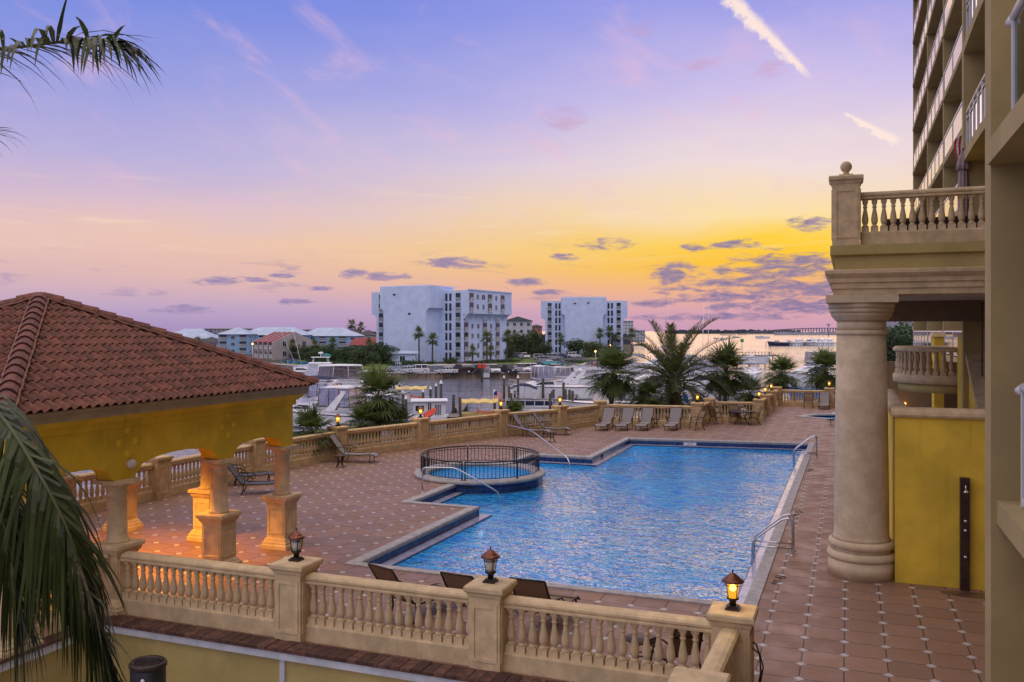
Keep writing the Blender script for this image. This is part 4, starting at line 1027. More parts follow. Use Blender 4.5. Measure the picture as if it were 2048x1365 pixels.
obj('bridge_piers', pr, 'bridge', br)
wtw = thing('water_tower', 'thin grey observation tower on the far waterfront beside the column', 'tower', (*at(1657, 1900), WZ))
m = MB(); m.tube([(0, 0, 0), (0, 0, 22)], [1.3, .9], 8); obj('shaft', m, 'fartan', wtw)
m = MB(); m.lathe([(1., 21), (4.2, 22.5), (4.2, 24), (2, 25), (.4, 26)], 12); obj('top', m, 'fartan', wtw)

# ================================================================== vegetation
def leaflet(mb, p, d, up, L, w, droop, tint, seg=2):
    side = d.cross(up);  side = side.normalized() if side.length > 1e-4 else Vector((1, 0, 0))
    pts = []; q = Vector(p); dd = Vector(d)
    for i in range(seg + 1):
        u = i / seg; ww = w * (1 - u) ** .6 if u > .0 else w * .55
        if i == 1 and seg > 2: ww = w
        pts.append((q - side * ww / 2, q + side * ww / 2)); q = q + dd * (L / seg); dd = (dd + Vector((0, 0, -droop))).normalized()
    for i in range(seg):
        a, b = pts[i], pts[i + 1]; mb.quad(a[0], a[1], b[1], b[0], tint)
def fan_crown(seed, nf, nl, lw=.045, seg=2, dead=.0):
    rr = random.Random(seed); mb = MB(); pe = MB()
    for k in range(nf):
        az_ = k * 2.39996 + rr.uniform(-.3, .3); e = 1.35 - 2.05 * (k / nf) ** .95 + rr.uniform(-.12, .12)
        d = Vector((math.cos(az_) * math.cos(e), math.sin(az_) * math.cos(e), math.sin(e)))
        pl = rr.uniform(.32, .60); mid = d * pl * .6 + Vector((0, 0, .02)); tip = d * pl + Vector((0, 0, -.06 * math.cos(e)))
        pe.tube([(0, 0, 0), mid, tip], [.016, .012, .008], 3, sm=False)
        d2 = (tip - mid).normalized(); side = d2.cross(Vector((0, 0, 1)))
        side = side.normalized() if side.length > .05 else Vector((1, 0, 0)); up = side.cross(d2)
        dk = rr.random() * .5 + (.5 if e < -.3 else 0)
        for i in range(nl):
            a = (i / (nl - 1) - .5) * R(210) + rr.uniform(-.05, .05)
            dd = (d2 * math.cos(a) + side * math.sin(a) + up * rr.uniform(-.08, .20)).normalized()
            base_ = tip + d2 * (.10 * math.cos(a))
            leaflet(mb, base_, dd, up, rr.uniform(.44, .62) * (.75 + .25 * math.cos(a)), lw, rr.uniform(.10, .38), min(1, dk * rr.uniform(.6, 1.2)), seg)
    return mb, pe
FC = {}
def fan_palm(name, label, cat, loc, h, R_, kind='near', v=0, lean=(0, 0), group=None, tr=.16):
    key = (kind, v)
    if key not in FC:
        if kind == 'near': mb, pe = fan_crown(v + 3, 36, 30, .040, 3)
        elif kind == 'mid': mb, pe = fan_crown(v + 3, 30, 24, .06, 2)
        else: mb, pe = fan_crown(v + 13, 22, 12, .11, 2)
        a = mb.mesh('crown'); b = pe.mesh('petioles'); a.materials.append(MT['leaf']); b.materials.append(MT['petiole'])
        FC[key] = (a, b)
    t = thing(name, label, cat, loc, 0, group)
    if h > .3:
        m = MB(); n = 8
        m.tube([(lean[0] * (i / n) ** 1.6, lean[1] * (i / n) ** 1.6, h * i / n) for i in range(n + 1)], [tr * (1.25 - .35 * i / n) for i in range(n + 1)], 8 if kind != 'far' else 6)
        obj('trunk', m, 'trunk', t)
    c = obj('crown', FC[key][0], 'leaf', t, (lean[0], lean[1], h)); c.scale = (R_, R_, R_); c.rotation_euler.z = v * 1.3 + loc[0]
    p = obj('petioles', FC[key][1], 'petiole', c)
    if h > 1 and kind == 'near':
        if ('dead', v) not in FC:
            rr = random.Random(v + 90); mb = MB()
            for k in range(9):
                a = k * 2.4 + rr.random(); e = rr.uniform(-1.25, -.75); d = Vector((math.cos(a) * math.cos(e), math.sin(a) * math.cos(e), math.sin(e))); sd = d.cross(Vector((0, 0, 1))).normalized(); up_ = sd.cross(d); p0 = d * rr.uniform(.25, .45)
                mb.tube([(0, 0, 0), p0], [.014, .009], 3, sm=False)
                for i in range(22):
                    b_ = (i / 21 - .5) * R(120); leaflet(mb, p0, (d * math.cos(b_) + sd * math.sin(b_) + up_ * rr.uniform(-.1, .1)).normalized(), up_, rr.uniform(.3, .5), .035, rr.uniform(.2, .5), rr.random(), 2)
            dm_ = mb.mesh('dry_fronds'); dm_.materials.append(MT['deadleaf']); FC[('dead', v)] = dm_
        q_ = obj('dry_fronds', FC[('dead', v)], 'deadleaf', t, (lean[0], lean[1], h - .1)); q_.scale = (R_, R_, R_)
    if h > 1 and kind != 'far':
        m = MB(); rr = random.Random(v)
        for k in range(34):
            a = k * 2.4; z = h - .9 * (k / 34) - .02; r = tr * .92
            m.tube([(lean[0] * .9 + r * math.cos(a), lean[1] * .9 + r * math.sin(a), z - .16), (lean[0] * .95 + r * 1.9 * math.cos(a), lean[1] * .95 + r * 1.9 * math.sin(a), z + .10)], [.05, .025], 4, sm=False)
        obj('leaf_boots', m, 'boot', t)
    return t
# shore palms close behind the balustrade
def shore_palm(label, px, ycrown, fw, R_, v, kind='near', lean=(0, 0), name='cabbage_palm', cat='palm tree', base=-3.3):
    x, y = at(px, fw); zc = EYE - (ycrown - 662) * fw / 1750
    return fan_palm(name, label, cat, (x - lean[0], y - lean[1], base), zc - base, R_, kind, v, lean, 'fan palms growing behind the balustrade')
shore_palm('round headed fan palm behind the balustrade in front of the cabin cruisers', 757, 800, 46, 1.95, 0)
shore_palm('thick fan palm with shaggy skirt between the pontoon boat and the tall date palm', 1226, 752, 56, 2.15, 1, lean=(.3, 0))
shore_palm('broad fan palm directly behind the dining table', 1452, 748, 60, 2.35, 2, lean=(.1, .2))
shore_palm('upright fan palm behind the three lanterns going back from the table', 1562, 752, 78, 2.2, 0)
shore_palm('fan palm partly behind the big column at the far deck corner', 1650, 745, 80, 2.5, 1)
shore_palm('low young fan palm at the foot of the date palm', 1298, 796, 55, 1.35, 2, lean=(0, 0))
shore_palm('small bushy palmetto behind the lantern by the yellow canopy boat', 1030, 832, 49, 1.0, 1)
shore_palm('low bushy palmetto just past the pavilion corner', 622, 868, 37.5, 1.35, 2)
shore_palm('low spreading palmetto under the round headed fan palm', 725, 850, 44.5, 1.2, 1)
shore_palm('low palmetto on the bank to the side of the round headed fan palm', 802, 846, 45.5, 1.0, 2)
shore_palm('low palmetto tucked behind the dining set balustrade', 1500, 790, 66, 1.6, 0)
def frond(mb, ra, base, d0, L, droop, n, ll, lw, rr, up=Vector((0, 0, 1)), seg=2, vee=.55, hang=.0, twist=0.):
    p = Vector(base); d = Vector(d0).normalized(); pts = [p.copy()]; ds = [d.copy()]
    N = 14
    for i in range(N):
        d = (d + Vector((0, 0, -droop / N * (1 + i / N)))).normalized(); p = p + d * (L / N); pts.append(p.copy()); ds.append(d.copy())
    ra.tube(pts, [.030 * (L / 4.) * (1 - .85 * i / N) + .003 for i in range(N + 1)], 5)
    for k in range(n):
        u = .16 + .84 * (k / (n - 1)); f = u * N; i = min(N - 1, int(f)); q = pts[i].lerp(pts[i + 1], f - i); dd = ds[i]
        side = dd.cross(up)
        side = side.normalized() if side.length > .05 else Vector((1, 0, 0)); upp = side.cross(dd)
        l_ = ll * (.35 + .65 * math.sin(PI * min(1, .12 + u * .80)) ** .7)
        for s in (-1, 1):
            fw_ = rr.uniform(.45, .8) + .5 * u
            ld = (side * s * .9 + dd * fw_ + upp * rr.uniform(vee * .4, vee) - Vector((0, 0, hang * rr.uniform(.6, 1.2)))).normalized()
            leaflet(mb, q, ld, upp, l_ * rr.uniform(.8, 1.1), lw, rr.uniform(.05, .25) + hang * .35, rr.random(), seg)
# tall date palm
dpx, dpf = 1347, 58
zc = EYE - (766 - 662) * dpf / 1750
dp = thing('date_palm', 'tall feathery date palm with arching fronds behind the row of loungers', 'palm tree', (*at(dpx, dpf), -3.3))
hh = zc + 3.3
m = MB(); m.tube([(0, 0, 0), (0, 0, hh * .5), (0, 0, hh * .95), (0, 0, hh + .25)], [.42, .38, .42, .22], 12); obj('trunk', m, 'trunk', dp)
m = MB()
for k in range(110):
    a = k * 2.4; z = hh * (.35 + .68 * k / 110); r = .36
    m.tube([(r * math.cos(a), r * math.sin(a), z - .12), (r * 1.5 * math.cos(a), r * 1.5 * math.sin(a), z + .12)], [.085, .05], 4, sm=False)
obj('leaf_boots', m, 'boot', dp)
rr = random.Random(11); m = MB(); ra = MB(); dm = MB(); dr = MB()
for k in range(54):
    a = k * 2.39996; e = 1.34 - 1.62 * (k / 54) ** .85 + rr.uniform(-.08, .08)
    d = Vector((math.cos(a) * math.cos(e), math.sin(a) * math.cos(e), math.sin(e))); L = rr.uniform(4.7, 5.6) * (1 if k > 4 else .85)
    frond(m, ra, (0, 0, hh + .1), d, L, .62 + .5 * math.cos(e) * rr.uniform(.6, 1.3), 60, .78, .065, rr)
for k in range(9):
    a = k * .8 + .3; e = -.05 + rr.uniform(-.12, .2)
    d = Vector((math.cos(a) * math.cos(e), math.sin(a) * math.cos(e), math.sin(e)))
    frond(dm, dr, (0, 0, hh - .15), d, rr.uniform(3.4, 4.4), .7, 30, .5, .035, rr, hang=.3)
c = obj('crown', m, 'leafdate', dp, fix=False); obj('frond_stems', ra, 'petiole', c); o = obj('dry_fronds', dm, 'deadleaf', dp, fix=False); obj('frond_stems', dr, 'deadleaf', o)

# broadleaf trees and hedges
TC = {}
def crown_mesh(seed, n, leaf, m_):
    rr = random.Random(seed); mb = MB(); cl = []
    for k in range(17):
        a = rr.uniform(0, 2 * PI); r = rr.uniform(.12, .70); cl.append((Vector((r * math.cos(a), r * math.sin(a), rr.uniform(.12, .95) * (1 - .35 * r))), rr.uniform(.24, .46), rr.random()))
    for k in range(n):
        c, r, tn = cl[k % len(cl)]
        v = Vector((rr.gauss(0, 1), rr.gauss(0, 1), rr.gauss(0, 1))).normalized() * r * rr.uniform(.72, 1.04); v.z *= .72
        p = c + v; nrm = (v.normalized() + Vector((rr.uniform(-.6, .6), rr.uniform(-.6, .6), rr.uniform(-.2, .8)))).normalized()
        t1 = nrm.orthogonal().normalized() * leaf * rr.uniform(.6, 1.3); t2 = nrm.cross(t1).normalized() * leaf * rr.uniform(.4, .9)
        mb.quad(p - t1, p + t2 * .7, p + t1, p - t2 * .7, min(1, max(0, tn * .6 + rr.random() * .5)))
    me = mb.mesh('crown'); me.materials.append(MT[m_]); return me
def tree(label, px, fw, top, wpx, m_='oak', v=0, base=LZ, group='trees on the far bank', name='oak_tree', n=2400, leaf=.055):
    x, y = at(px, fw); H_ = EYE - (top - 662) * fw / 1750 - base; w = 1.45 * wpx * fw / 1750; H_ *= 1.14
    key = (m_, v % 4, n)
    if key not in TC: TC[key] = crown_mesh(v % 4 + 40, n, leaf, m_)
    t = thing(name, label, 'tree', (x, y, base), 0, group)
    m = MB(); m.tube([(0, 0, 0), (.1, 0, H_ * .3), (0, .1, H_ * .6)], [w * .07, w * .05, w * .02], 6)
    for a in (0.5, 2.6, 4.4): m.tube([(.05, 0, H_ * .25), (w * .4 * math.cos(a), w * .4 * math.sin(a), H_ * .6)], [w * .035, w * .012], 5)
    obj('trunk', m, 'bark', t)
    c = obj('crown', TC[key], m_, t, (0, 0, H_ * .06), v * 1.7); c.scale = (w, w, H_ * .82)
    return t
for i, (px, fw, top, w, m_, lab) in enumerate([
    (604, 262, 690, 24, 'oak', 'dark leafy tree beside the beige townhouse wall'), (648, 240, 695, 26, 'oak', 'bushy tree on the lawn behind the teal umbrella'),
    (690, 236, 690, 26, 'oak', 'dark round tree in the middle of the far lawn'), (727, 219, 700, 28, 'oak', 'low dense tree at the seawall end of the lawn'),
    (752, 231, 684, 30, 'oak', 'tall dark tree touching the first white condominium'), (778, 232, 694, 22, 'oak', 'rounded tree over the white shed'), (620, 255, 700, 20, 'oak', 'small tree beside the kayaks'),
    (1036, 296, 668, 26, 'oak', 'dark oak between the two condominiums'), (1066, 300, 660, 22, 'oak', 'taller oak beside the terracotta house'), (1012, 268, 690, 16, 'oak', 'small oak at the parking lot lawn'), (1084, 292, 684, 18, 'oak', 'low oak against the second condominium'),
    (1156, 304, 680, 26, 'oak', 'dark round tree before the second condominium'), (1189, 292, 682, 24, 'oak2', 'bright green tree before the second condominium'), (1216, 330, 690, 18, 'oak', 'low tree beside the lit lamp at the second condominium'),
    (668, 250, 698, 20, 'oak', 'shrubby tree behind the lawn umbrella'), (710, 244, 694, 22, 'oak', 'mid height tree in the lawn grove'),
    (640, 262, 690, 30, 'oak', 'broad dark tree filling the gap beside the townhouse gable'), (700, 262, 692, 30, 'oak', 'broad tree at the back of the lawn grove'), (765, 250, 688, 26, 'oak', 'tall dark shrub tree behind the white shed'), (1040, 330, 676, 34, 'oak', 'wide oak canopy behind the parked white pickup'),
    (1790, 190, 648, 46, 'oak', 'large dark oak seen under the terrace beside the column'), (1818, 200, 650, 40, 'oak', 'dark oak crowding the tower corner under the terrace'), (1768, 205, 664, 30, 'oak', 'lower oak at the water edge seen under the terrace')]):
    tree(lab, px, fw, top, w, m_, i, WZ if px > 1700 else LZ)
for i, (px, fw, yc, R_, lab) in enumerate([
    (838, 237, 667, 2.3, 'tall slender palm against the blank condominium wall'), (865, 236, 681, 2.4, 'shorter palm at the corner of the blank condominium wall'), (974, 235, 676, 2.5, 'full palm in front of the condominium balconies'),
    (945, 228, 704, 2.0, 'small palm behind the dark pickup'), (981, 226, 704, 2.0, 'small palm behind the red day marker'), (1014, 252, 675, 2.5, 'palm at the end of the condominium balconies'),
    (1121, 300, 679, 2.5, 'palm pair before the second condominium wing'), (1200, 320, 668, 2.6, 'tall palm beside the lit lamp and second condominium'), (1219, 322, 665, 2.6, 'tallest palm on the water side of the second condominium'),
    (630, 246, 692, 2.2, 'fan palm among the lawn trees'), (665, 244, 688, 2.2, 'fan palm over the teal umbrella'), (704, 418, 651, 3.4, 'palm head above the pale blue roof'), (722, 425, 655, 3.0, 'second palm head above the pale blue roof'),
    (585, 262, 690, 2.0, 'fan palm against the beige townhouse'), (395, 330, 684, 2.3, 'fan palm before the grey roofed house'), (738, 236, 690, 2.0, 'fan palm at the condominium corner'), (1230, 330, 676, 2.2, 'palm on the point beyond the second condominium'), (1264, 330, 668, 2.4, 'isolated palm on the tip of the far bank'), (1096, 292, 690, 1.6, 'short palm in the parking island')]):
    x, y = at(px, fw); zc_ = EYE - (yc - 662) * fw / 1750
    fan_palm('cabbage_palm', lab, 'palm tree', (x, y, LZ), zc_ - LZ, R_, 'far', i % 3, (0, 0), 'palms on the far bank', .20)
hm = None
for i, (px, fw, w, d, h, lab) in enumerate([(806, 219, 8.5, 2.5, 2.1, 'clipped green hedge in front of the white shed'), (862, 226, 2.0, 1.6, 1.5, 'round bush at the foot of the condominium wall'), (842, 228, 5, 1.2, .9, 'low hedge at the foot of the blank wall'),
    (1005, 240, 9, 2, 1.5, 'dark hedge along the parking lot lawn'), (960, 232, 8, 2, 1.4, 'hedge under the condominium balconies'), (1100, 285, 4, 3, 1.9, 'yellow green bush at the second condominium'), (900, 229, 3.5, 2.5, 2.8, 'broad leaved banana like plants by the condominium wing'), (660, 214, 6, 4, 2.2, 'scrub on the sloping bank above the seawall'), (700, 196, 5, 3, 2.0, 'overgrown bush spilling over the seawall'), (1176, 236, 12, 4, 1.6, 'brown scrub on the bank beside the parked cars'), (635, 235, 6, 3, 1.8, 'shrub beside the kayaks on the lawn')]):
    if hm is None: hm = crown_mesh(77, 1400, .07, 'hedge')
    x, y = at(px, fw); t = thing('hedge', lab, 'hedge', (x, y, LZ), YAW, 'hedges and bushes on the far bank')
    o = obj('foliage', hm, 'hedge', t, (0, 0, -.15 * h)); o.scale = (w / 1.5, d / 1.5, h * .95)
    m = MB(); m.tube([(0, 0, 0), (0, 0, h * .4)], .08, 5); obj('stem', m, 'bark', t)

# ================================================================== far bank buildings
WIN = {}
def window(parent, x, y, z, w, h, face, m_='glassdark', frame=True):
    """glass set in a frame on a wall facing 'f' (-y) or 's' (+x)"""
    k = (round(w, 2), round(h, 2), m_)
    if k not in WIN:
        m = MB(); m.box(-w / 2, -.03, 0, w / 2, .05, h); me = m.mesh('window'); fixn(me); me.materials.append(MT[m_])
        f = MB(); t_ = .06
        for b in ((-w / 2 - t_, -.07, -t_, -w / 2, .05, h + t_), (w / 2, -.07, -t_, w / 2 + t_, .05, h + t_), (-w / 2, -.07, -t_, w / 2, .05, 0), (-w / 2, -.07, h, w / 2, .05, h + t_), (-.03, -.06, 0, .03, -.02, h)): f.box(*b)
        fe = f.mesh('frame'); fixn(fe); fe.materials.append(MT['white']); WIN[k] = (me, fe)
    o = obj('window', WIN[k][0], m_, parent, (x, y, z), 0 if face == 'f' else PI / 2)
    if frame: obj('frame', WIN[k][1], 'white', o)
    return o
BALM = {}
def balcony(parent, x, y, z, w, h, face):
    k = (round(w, 2), round(h, 2))
    if k not in BALM:
        m = MB(); m.box(-w / 2, -.02, .0, w / 2, .04, h); me = m.mesh('balcony'); fixn(me); me.materials.append(MT['glassdark'])  # flat dark pane put in for the shade of the balcony recess
        f = MB(); f.box(-w / 2, -.34, -.06, w / 2, .0, .06); f.box(-w / 2, -.34, 1.0, w / 2, -.28, 1.08)
        n = int(w / .16)
        for i in range(n + 1): f.box(-w / 2 + w * i / n - .025, -.325, .06, -w / 2 + w * i / n + .025, -.295, 1.0)
        fe = f.mesh('railing'); fixn(fe); fe.materials.append(MT['white'])
        BALM[k] = (me, fe)
    o = obj('balcony', BALM[k][0], 'glassdark', parent, (x, y, z), 0 if face == 'f' else PI / 2); obj('railing', BALM[k][1], 'white', o)
    return o
def condo(label, x, y, rot, side):
    t = thing('white_condominium', label, 'apartment building', (x, y, LZ), rot, 'white condominium blocks on the far bank')
    Wd, D_, NS, SH = 32.8, 26.5, 7, 2.76; H_ = NS * SH + .7; zc = 4.9 * SH; ov = 1.7; a = 8.3
    def wing(s):
        q = [(s * 6, 0), (s * (Wd / 2 - ov), 0), (s * (Wd / 2 - ov), zc - ov)]
        q += [(s * (Wd / 2 - ov + ov * (1 - math.cos(u))), zc - ov + ov * math.sin(u)) for u in (R(22), R(45), R(67), R(90))] + [(s * Wd / 2, H_), (s * 6, H_)]
        return q
    for s in (-1, 1):
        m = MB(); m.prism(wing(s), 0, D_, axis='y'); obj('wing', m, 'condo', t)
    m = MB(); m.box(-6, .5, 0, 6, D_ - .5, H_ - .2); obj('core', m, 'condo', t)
    q = []
    for s in (1, -1):
        pts = [(s * (a - 1.3), 0), (s * (a - 1.3), zc)] + [(s * (a - 1.3 + 1.3 * (1 - math.cos(u))), zc + 1.5 * math.sin(u)) for u in (R(22), R(45), R(67), R(90))] + [(s * a, H_ + 1.0)]
        q += pts if s > 0 else pts[::-1]
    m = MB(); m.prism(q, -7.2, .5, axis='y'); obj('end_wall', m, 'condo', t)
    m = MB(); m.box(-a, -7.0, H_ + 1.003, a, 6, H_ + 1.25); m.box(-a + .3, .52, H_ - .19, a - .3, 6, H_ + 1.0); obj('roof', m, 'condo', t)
    m = MB(); m.box(3, 8, H_ - .1, 5.5, 10, H_ + 1.5); m.box(-9, 12, H_ + .003, -7.5, 13.5, H_ + 1.3); obj('roof_vent', m, 'roofdark', t)
    for (vx, vz) in ((-3.4, H_ - 1.4), (1.6, H_ - 6.8 if side else H_ - 1.2)):
        m = MB(); m.box(vx - .4, -7.32, vz, vx + .4, -7.2, vz + .45); obj('wall_vent', m, 'glassdark', t)
    for s in (-1, 1):
        for k in range(NS):
            z = k * SH + .45
            for off in ((a + .95), (a + 2.25)): window(t, s * off, -.0, z + .05, .72, 2.1, 'f', frame=False)
            balcony(t, s * (a + 4.75), -.0, z - .1, 1.55, 2.35, 'f')
    if side:
        for k in range(NS):
            up = k >= 5; xx = Wd / 2 if up else Wd / 2 - ov; z = k * SH + .45
            for (yy, w, kind) in ((1.7, 2.4, 'b'), (5.2, 1.2, 'w'), (8.6, 1.2 if k < 6 else 2.0, 'w'), (12.6, 2.6, 'b'), (16.4, 1.2, 'w'), (20.6, 2.6, 'b')):
                if kind == 'b': balcony(t, xx, yy, z - .1, w, 2.35, 's')
                else: window(t, xx, yy, z + .6, w, 1.35, 's')
        m = MB()
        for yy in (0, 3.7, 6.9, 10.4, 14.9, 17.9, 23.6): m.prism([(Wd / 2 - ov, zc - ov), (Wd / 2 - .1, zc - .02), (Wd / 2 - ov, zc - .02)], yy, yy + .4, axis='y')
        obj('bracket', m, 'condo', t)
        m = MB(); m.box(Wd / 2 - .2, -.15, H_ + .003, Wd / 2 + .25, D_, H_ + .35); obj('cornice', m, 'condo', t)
    return t
rotL = YAW + R(6.2) - R(33); Wd = 32.8
cx_, cy_ = at(937, 243)
ca, sa = math.cos(rotL), math.sin(rotL)
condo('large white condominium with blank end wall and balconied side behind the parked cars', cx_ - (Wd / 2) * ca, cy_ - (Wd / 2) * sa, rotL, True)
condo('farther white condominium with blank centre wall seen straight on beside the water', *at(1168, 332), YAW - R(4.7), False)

def hip(mb, x0, y0, x1, y1, z0, z1, ov=.6, gable=False):
    x0 -= ov; x1 += ov; y0 -= ov; y1 += ov; w, d = x1 - x0, y1 - y0
    if w >= d: r0, r1 = ((x0 + (0 if gable else d / 2), (y0 + y1) / 2), (x1 - (0 if gable else d / 2), (y0 + y1) / 2))
    else: r0, r1 = (((x0 + x1) / 2, y0 + (0 if gable else w / 2)), ((x0 + x1) / 2, y1 - (0 if gable else w / 2)))
    n = len(mb.v); mb.v += [(x0, y0, z0), (x1, y0, z0), (x1, y1, z0), (x0, y1, z0), (*r0, z1), (*r1, z1)]
    fs = ((0, 1, 5, 4), (1, 2, 5), (2, 3, 4, 5), (3, 0, 4)) if w >= d else ((0, 1, 4), (1, 2, 5, 4), (2, 3, 5), (3, 0, 4, 5))
    for f in fs: mb.face([n + i for i in f])
    mb.face((n + 3, n + 2, n + 1, n))
def house(name, label, cat, px, fw, w, d, h, rh, wall, roof, rot=0., floors=2, cols=5, gable=False, bal=False, base=LZ, extra=None):
    t = thing(name, label, cat, (*at(px, fw), base), YAW + rot, 'houses across the canal')
    m = MB(); m.box(-w / 2, 0, 0, w / 2, d, h); obj('wall', m, wall, t)
    m = MB(); hip(m, -w / 2, 0, w / 2, d, h + .003, h + rh, .7, gable); obj('roof', m, roof, t)
    fh = h / floors
    for k in range(floors):
        for i in range(cols):
            x = -w / 2 + w * (i + .5) / cols
            if bal and i % 2 == 0: balcony(t, x, -.0, k * fh + .3, min(3., w / cols * .7), fh * .8, 'f')
            else: window(t, x, -.0, k * fh + fh * .28, min(1.3, w / cols * .4), fh * .48, 'f')
        for j in range(max(1, int(d / 5))): window(t, w / 2, d * (j + .5) / max(1, int(d / 5)), k * fh + fh * .28, 1.2, fh * .48, 's')
    return t
house('blue_house', 'long light blue house with pale blue metal hip roof', 'house', 545, 345, 27, 14, 7.0, 3.2, 'wallblue', 'roofblue', 0, 3, 7, bal=True)
house('blue_house', 'light blue balconied wing with hip roof nearest the clay roof', 'house', 466, 322, 11, 12, 7.4, 2.6, 'wallblue', 'roofblue', 0, 3, 3, bal=True)
house('blue_house', 'light blue house with pale metal roof behind the lawn trees', 'house', 655, 352, 24, 14, 6.6, 3.4, 'wallblue', 'roofblue', 0, 3, 6, bal=True)
house('grey_house', 'low house with wide blue grey roof just past the clay tile roof', 'house', 372, 372, 22, 15, 5.4, 4.2, 'wallgrey', 'roofblue', 0, 2, 6)
house('grey_house', 'dark roofed cottage in front of the blue grey roof', 'house', 415, 330, 8, 9, 4.2, 2.2, 'wallgrey', 'roofdark', 0, 2, 3)
house('dark_roofed_house', 'grey house with dark gable roof beside the first condominium', 'house', 692, 440, 12, 10, 6.5, 3.0, 'wallgrey', 'roofdark', .2, 2, 4, True)
house('beige_house', 'beige house with dark hip roof touching the first condominium', 'house', 730, 400, 8, 10, 6.6, 2.4, 'wallbeige', 'roofdark', 0, 2, 2)
house('red_roofed_house', 'beige house with red metal roof behind the condominium corner trees', 'house', 722, 330, 10, 10, 3.2, 2.8, 'wallbeige', 'roofred', -.4, 1, 3, True)
house('pale_apartment_house', 'pale four storey apartment house with grey gabled roof between the condominiums', 'apartment building', 1036, 420, 13.5, 14, 13.4, 2.2, 'wallgrey', 'roofgreen', 0, 4, 4, True)
house('terracotta_house', 'small terracotta villa above the trees between the condominiums', 'house', 1073, 470, 6, 8, 11.0, 1.2, 'terracotta', 'roofdark', 0, 3, 2)
house('flat_apartment_block', 'long low tan apartment block on the horizon behind the blue roofs', 'apartment building', 452, 690, 34, 14, 10.4, .6, 'fartan', 'fartan', 0, 4, 10)
house('flat_apartment_block', 'tan apartment block on the horizon behind the palm heads', 'apartment building', 592, 700, 28, 14, 9.6, .6, 'fartan', 'fartan', 0, 4, 8)
house('grey_tower_block', 'slim grey apartment block past the second condominium at the water', 'apartment building', 1258, 640, 6.5, 14, 16, .5, 'wallgrey', 'wallgrey', 0, 7, 3)
house('grey_tower_block', 'low grey waterfront block behind the date palm', 'apartment building', 1277, 660, 10, 14, 9.0, .5, 'wallgrey', 'wallgrey', 0, 4, 5)
house('pale_apartment_house', 'stepped pale apartment block above the oaks under the terrace', 'apartment building', 1806, 420, 10, 14, 16.0, .5, 'fartan', 'fartan', 0, 5, 4, base=WZ)
house('boat_house', 'small grey roofed boat house on the water seen beside the column', 'boat house', 1775, 150, 4.5, 5, 1.6, .8, 'wallgrey', 'roofblue', 0, 1, 2, True, base=WZ + .8)
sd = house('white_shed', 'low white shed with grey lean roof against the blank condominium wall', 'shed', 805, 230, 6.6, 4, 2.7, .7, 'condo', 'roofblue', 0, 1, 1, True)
th = thing('townhouse_row', 'row of four beige townhouses with red roof bands and a big gable end', 'townhouses', (*at(548, 262), LZ), YAW - R(52), 'houses across the canal')
m = MB(); m.prism([(-.0, 0), (13, 0), (13, 5.2), (6.5, 8.0), (0, 5.2)], -15, 0, axis='x'); obj('wall', m, 'wallbeige', th)
for k in range(4):
    x0, x1 = -15 + k * 3.75 + .28, -15 + (k + 1) * 3.75 - .28
    m = MB()
    for s in (0, 1):
        ya, yb = (-.45, 6.5) if s == 0 else (13.45, 6.5); za = 5.2 - .19
        m.loft([[(x, ya, za + .05), (x, yb, 8.05), (x, yb, 8.3), (x, ya, za + .3)] for x in (x0, x1)])
    obj('roof', m, 'roofred', th)
    for z in (.5, 3.2):
        o = balcony(th, (x0 + x1) / 2, 0, z, 2.4, 1.9, 'f')
m = MB()
for k in range(5): m.prism([(-.6, 0), (6.5, 0), (13.4, 0), (13.4, 5.3), (6.5, 8.45), (-.6, 5.3)], -15 + k * 3.75 - .22, -15 + k * 3.75 + .22, axis='x')
obj('party_walls', m, 'wallbeige', th)
for z, h in ((1.0, 1.5), (4.0, 1.6)):
    window(th, .23, 3.2, z, 1.2, h, 's')
window(th, .23, 9.5, 4.0, 1.2, 1.5, 's')

